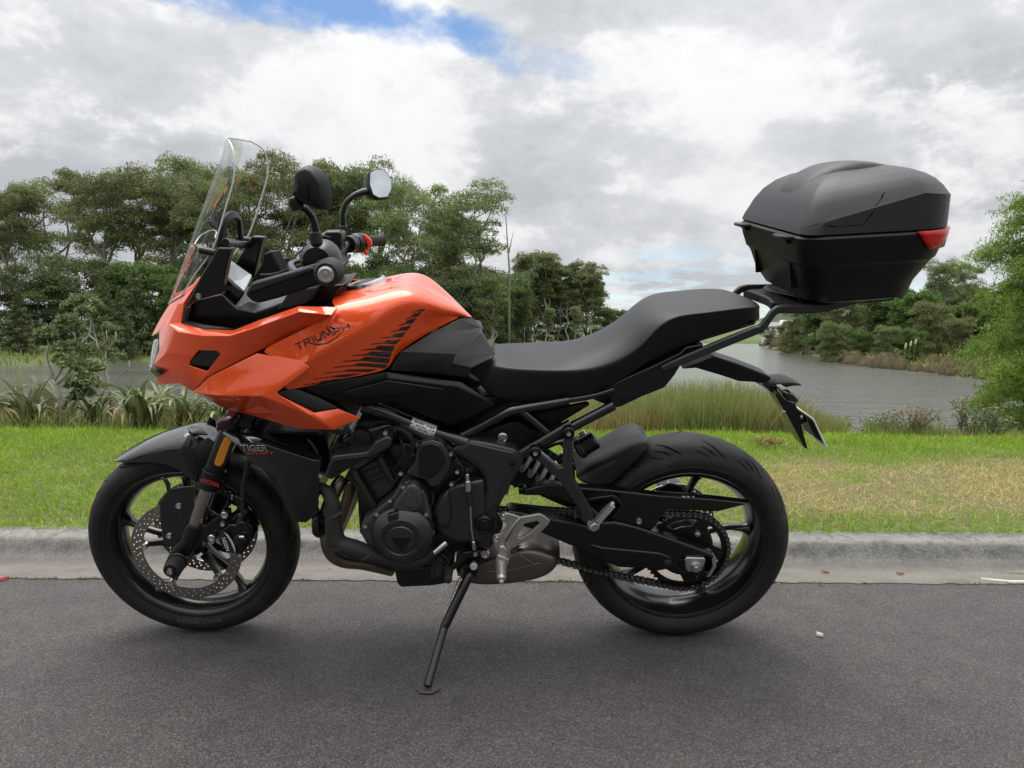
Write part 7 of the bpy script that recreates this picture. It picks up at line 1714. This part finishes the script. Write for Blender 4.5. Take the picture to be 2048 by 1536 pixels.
mesh('mount_latch', bps('f', [(770, 205, -.06), (880, 240, -.08), (875, 262, -.08), (770, 225, -.06)]) + [p + Vector((.004, .02, 0)) for p in bps('f', [(770, 205, -.06), (880, 240, -.08), (875, 262, -.08), (770, 225, -.06)])], [(0, 1, 2, 3), (7, 6, 5, 4), (0, 1, 5, 4), (1, 2, 6, 5), (2, 3, 7, 6), (3, 0, 4, 7)], 'grey_plastic', tl, bevel=.001)
# tail arm carrying lamp and plate
arm = prism('tail_arm', '7', [(1190, 458), (1280, 425), (1355, 393), (1480, 432), (1600, 478), (1650, 500), (1620, 535), (1560, 525), (1480, 520), (1390, 490), (1260, 452)], -.040, .040, 'matt_plastic', tl, bevel=.006, seg=3)
def tail_tip():
    sp_ = [('7', 1590, 480, 0), ('7', 1650, 488, 0), ('7', 1720, 495, 0), ('7', 1770, 512, 0), ('7', 1805, 536, 0)]
    nr = [('7', 1600, 520, -.045), ('7', 1660, 545, -.050), ('7', 1720, 525, -.055), ('7', 1770, 522, -.045), ('7', 1806, 540, -.02)]
    lo = [('7', 1590, 540, -.040), ('7', 1650, 565, -.045), ('7', 1695, 560, -.045), ('7', 1760, 542, -.035), ('7', 1808, 545, -.01)]
    return grid_skin('tail_tip', [sp_, nr, lo], 'matt_plastic', tl, sub=2, solid=.004)
tail_tip()
lp = grid_skin('tail_lamp', [[('g', 0, 60, 0), ('g', 60, 45, 0), ('g', 140, 75, 0), ('g', 225, 135, 0)], [('g', 0, 75, -.03), ('g', 60, 70, -.03), ('g', 140, 105, -.028), ('g', 215, 145, -.02)]], 'lens_smoke', tl, sub=2, solid=.004)
hn = prism('plate_hanger', 'g', [(100, 300), (400, 460), (430, 430), (560, 410), (620, 520), (760, 640), (820, 760), (960, 900), (980, 960), (880, 1010), (900, 1130), (985, 1420), (990, 1440), (930, 1415), (820, 1200), (640, 860), (500, 640), (430, 500)], -.035, .035, 'satin_black', tl, bevel=.003)
bolt('g', 448, 443, -.038, .0065, parent=tl); bolt('g', 865, 888, -.037, .005, parent=tl)
cyl('hanger_stud', bp('g', 545, 800, -.03), bp('g', 600, 790, -.03), .006, 'steel', tl)
ind = indicator('rear_indicator', 'g', [(532, 440), (570, 415), (640, 412), (740, 462), (838, 568), (836, 625), (795, 664), (700, 640), (600, 592), (548, 520)], -.115, -.06, 'dark rear indicator', tl); ind.data.materials.clear(); ind.data.materials.append(MATS['gloss_black'])
cyl('indicator_stalk', bp('g', 560, 470, -.09), bp('g', 520, 470, -.02), .010, 'rubber_black', tl)
# number plate, its blank back to us
pc = [bp('g', 735, 676, .105), bp('g', 1085, 930, -.105), bp('g', 1300, 1388, -.105), bp('g', 940, 1125, .105)]
npn = (pc[1] - pc[0]).cross(pc[3] - pc[0]).normalized()
if npn.x < 0: npn = -npn
pcc = sum(pc, Vector()) / 4
V = pc + [p + npn * .0015 for p in pc]; np_ = mesh('number_plate', V, [(0, 1, 2, 3), (7, 6, 5, 4), (0, 1, 5, 4), (1, 2, 6, 5), (2, 3, 7, 6), (3, 0, 4, 7)], 'grey_plastic', tl, bevel=0); np_['label'] = 'number plate seen from its dark back'
for k in range(4): cyl('plate_rim', pc[k], pc[(k + 1) % 4], .0022, 'decal_white', np_, 8, bevel=0)
for f in (.3, .5, .7):
    a, b = pc[1] + (pc[0] - pc[1]) * f * .5, pc[2] + (pc[3] - pc[2]) * f * .5; cyl('plate_rib', a + (b - a) * .2 - npn * .002, a + (b - a) * .85 - npn * .002, .002, 'satin_black', np_, 6, bevel=0)
# ------------------------------------------------------------------ top box on the rack
tc = empty('top_case'); tc.matrix_world = BIKE_M; tag(tc, 'large black plastic top box with red reflector mounted on the rear rack', 'top box')
def ring(z, xf, xr, wf, wr, rf=.06, rr=.09, n=9, tilt=.055, dz=None):
    """plan outline at height z: front xf, rear xr, half widths, rounded corners"""
    pts = []
    def corner(cx, cy, r, a0, sx, ex=1.0):
        for i in range(n): a = a0 + math.pi / 2 * i / (n - 1); pts.append((cx + r * math.cos(a) * ex, cy + r * math.sin(a)))
    corner(xr - rr, wr - rr, rr, 0, 1); corner(xf + rf, wf - rf, rf, math.pi / 2, 1); corner(xf + rf, -wf + rf, rf, math.pi, 1); corner(xr - rr, -wr + rr, rr, 1.5 * math.pi, 1)
    out = []
    for i, (x, y) in enumerate(pts):
        out.append(Vector((x, y, z + (x - 1.07) * tilt + (dz(x, y) if dz else 0))))
    return out
Z = 1.228
base = [ring(1.048, .950, 1.165, .165, .150, .05, .06), ring(1.056, .930, 1.190, .182, .168, .055, .07), ring(1.095, .905, 1.200, .205, .192, .055, .10), ring(1.140, .890, 1.222, .222, .210, .055, .105), ring(1.150, .884, 1.227, .228, .216, .055, .11), ring(1.153, .880, 1.231, .232, .220, .055, .11), ring(1.185, .869, 1.238, .240, .228, .055, .115), ring(1.214, .862, 1.242, .244, .232, .055, .115), ring(1.219, .866, 1.238, .240, .228, .055, .115)]
lo_ = loft('case_base', base, 'lower_case_plastic', tc, smooth=32); lo_['label'] = 'black lower shell'
def lid_rings():
    base_ = ring(1.224, .866, 1.238, .240, .228, .042, .105); cx = 1.07; out = [ring(1.221, .870, 1.234, .236, .224, .042, .105), base_]
    def wall(x): f = min(1, max(0, (x - .880) / .105)); f = f * f * (3 - 2 * f); g = min(1, max(0, (1.27 - x) / .06)); return (.016 + .068 * f) * (1 - .18 * min(1, max(0, (x - 1.10) / .14)))
    for k in (.45, .9, 1.0): out.append([Vector((cx + (p.x - cx) * (1 - .02 * k), p.y * (1 - .022 * k), p.z + wall(p.x) * k)) for p in base_])
    for k, zf in ((.965, .12), (.91, .33), (.82, .56), (.70, .74), (.55, .87), (.36, .955), (.16, 1.0)):
        row = []
        for p in base_:
            w0 = p.z + wall(p.x); top = 1.362 + (p.x - cx) * .03; row.append(Vector((cx + (p.x - cx) * .98 * (k + (1 - k) * .10 * (1 if p.x > cx else .6)), p.y * .978 * k, w0 + (top - w0) * zf)))
        out.append(row)
    return out
up_ = loft('case_lid', lid_rings(), 'top_case_plastic', tc, smooth=24); up_['label'] = 'domed lid'
# raised spine panel down the middle of the lid
sp = []
for x, z, w_ in ((.895, 1.295, .085), (.93, 1.340, .090), (.98, 1.367, .092), (1.03, 1.3765, .090), (1.09, 1.375, .080), (1.15, 1.362, .062), (1.185, 1.345, .045), (1.205, 1.332, .035)):
    zt = z + (x - 1.07) * .02; sp.append([Vector((x, y * w_, zt - (0 if abs(y) < .85 else .022) - .004 * y * y)) for y in (-1, -.8, -.4, 0, .4, .8, 1)])
loft('lid_spine', sp, 'top_case_plastic', up_, closed=False, cap=False, solid=.01, sub=1, smooth=50)
# side facet: shoulder swelling along the lid flank, and the diagonal shut line
line('lid_shut_line', '6', [(752, 648), (960, 655), (1188, 645), (1300, 520), (1462, 285)], 6, 'groove_black', up_, up_, -.222, .0006, 5)
line('lid_shut_line', '6', [(180, 522), (460, 562), (742, 606), (752, 648)], 6, 'groove_black', up_, up_, -.1, .0006, 5)
# hinge tongues at the front
for y in (-.150, .150):
    f = Vector((.866, y, 1.2165 - .011)); V = [f + Vector(v) for v in ((-.020, -.034, .0), (-.032, -.022, .0), (-.032, .022, .0), (-.020, .034, .0), (.02, .034, .0), (.02, -.034, .0))]; V2 = [p + Vector((0, 0, -.008)) for p in V]
    mesh('hinge_tongue', V + V2, [tuple(range(6)), tuple(range(11, 5, -1))] + [(i, (i + 1) % 6, (i + 1) % 6 + 6, i + 6) for i in range(6)], 'top_case_plastic', lo_, bevel=.002)
    mesh('hinge_block', [f + Vector(v) for v in ((-.018, -.018, -.008), (-.018, .018, -.008), (.02, .018, -.008), (.02, -.018, -.008), (-.008, -.012, -.020), (-.008, .012, -.020), (.02, .012, -.020), (.02, -.012, -.020))], [(0, 1, 2, 3), (7, 6, 5, 4), (0, 1, 5, 4), (1, 2, 6, 5), (2, 3, 7, 6), (3, 0, 4, 7)], 'lower_case_plastic', lo_, bevel=.002)
# strengthening fins on the front of the base
for y in (-.125, .125, .0):
    if y == 0: continue
    mesh('case_fin', [Vector((.884, y, 1.138)), Vector((.918, y, 1.075)), Vector((.896, y, 1.072)), Vector((.886, y + .008, 1.138)), Vector((.92, y + .012, 1.075)), Vector((.898, y + .012, 1.072))], [(0, 1, 2), (5, 4, 3), (0, 1, 4, 3), (1, 2, 5, 4), (2, 0, 3, 5)], 'lower_case_plastic', lo_, bevel=.001)
# red reflector wrapping the rear corner
for s in (-1, 1):
    rows_ = []
    for zz, k in ((1.221, 0.0), (1.209, .25), (1.196, .55), (1.178, 1.0)):
        rg = ring(zz, .862 + .018 * k, 1.2435 - .003 * k, .2455 - .003 * k, .2335 - .003 * k, .055, .115, n=13); 
        near = rg[39:52] if s < 0 else rg[0:13][::-1]
        a = near[0]; x0 = 1.122 + .040 * k; line_ = [Vector((x0, a.y, a.z + (x0 - a.x) * .055))] + [p for p in near if p.x > x0 + .003] + [Vector((near[-1].x, near[-1].y * .6, near[-1].z))]
        L_ = [0]
        for p, q in zip(line_, line_[1:]): L_.append(L_[-1] + (q - p).length)
        seq = []
        for i in range(16):
            d_ = L_[-1] * i / 15; j = max(0, min(len(line_) - 2, int(np.searchsorted(L_, d_, 'right')) - 1)); f = (d_ - L_[j]) / max(1e-9, L_[j + 1] - L_[j]); seq.append(line_[j] + (line_[j + 1] - line_[j]) * f)
        rows_.append([p + Vector((.002, s * .003, 0)) for p in seq])
    loft('case_reflector', rows_, 'lens_red', lo_, closed=False, cap=False, solid=.006, smooth=45)
# ------------------------------------------------------------------ small things lying about
mat('white_plastic', (.70, .70, .68), .5); mat('red_plastic', (.45, .02, .03), .4); mat('dry_leaf', (.20, .11, .07), .8); mat('bark_chip', (.30, .26, .20), .85)
def strip(name, pts, wdt, m, label, cat, h=.003):
    P_ = [at_z(u, v, .006) for u, v in pts]; rings = []
    for i, p in enumerate(P_):
        d_ = (P_[min(i + 1, len(P_) - 1)] - P_[max(i - 1, 0)]).normalized(); s = Vector((-d_.y, d_.x, 0)); w2 = wdt * (.4 if i in (0, len(P_) - 1) else 1)
        rings.append([p + s * w2 / 2, p + s * w2 / 4 + Vector((0, 0, h)), p - s * w2 / 4 + Vector((0, 0, h)), p - s * w2 / 2])
    o = loft(name, rings, m, None); o.parent = None; tag(o, label, cat); return o
strip('bark_strip', [(1962, 1158), (1990, 1161), (2020, 1164), (2060, 1164), (2110, 1160)], .010, 'white_plastic', 'long pale strip lying in the channel at the right picture edge', 'litter', .005)
strip('bark_strip', [(2015, 1143), (2040, 1145), (2080, 1146)], .008, 'bark_chip', 'short grey strip lying against the kerb at the right picture edge', 'litter')
strip('red_scrap', [(-14, 1164), (2, 1159), (18, 1155)], .014, 'red_plastic', 'red scrap lying in the channel at the left picture edge', 'litter', .006)
strip('twig', [(1722, 1162), (1732, 1165), (1740, 1167)], .005, 'bark_chip', 'small pale twig in the channel right of the rear wheel', 'twig')
strip('dead_leaf', [(1644, 1142), (1650, 1144), (1658, 1146)], .014, 'dry_leaf', 'small reddish dead leaf in the channel right of the rear wheel', 'leaf', .006)
strip('dead_leaf', [(1793, 1146), (1800, 1148), (1808, 1148)], .012, 'dry_leaf', 'small brown dead leaf at the kerb foot, further right', 'leaf', .006)
strip('pale_stone', [(1633, 1268), (1638, 1270), (1646, 1272)], .012, 'white_plastic', 'tiny white stone lying on the asphalt right of the rear wheel', 'stone', .007)
def clod():
    rng = np.random.default_rng(8); p = at_z(1538, 886, .11); n = 420; C = rng.normal(size=(n, 3)) * np.array([.05, .03, .016]); C[:, 2] = np.abs(C[:, 2])
    o = fast_quads('grass_clod', leaf_quads(C, .035, .008, rng), 'dead_flax_leaf', None, attr=rng.uniform(0, .3, n)); o.location = p; tag(o, 'brown clump of dead grass on the lawn below the tail', 'grass clump', kind='stuff')
clod()
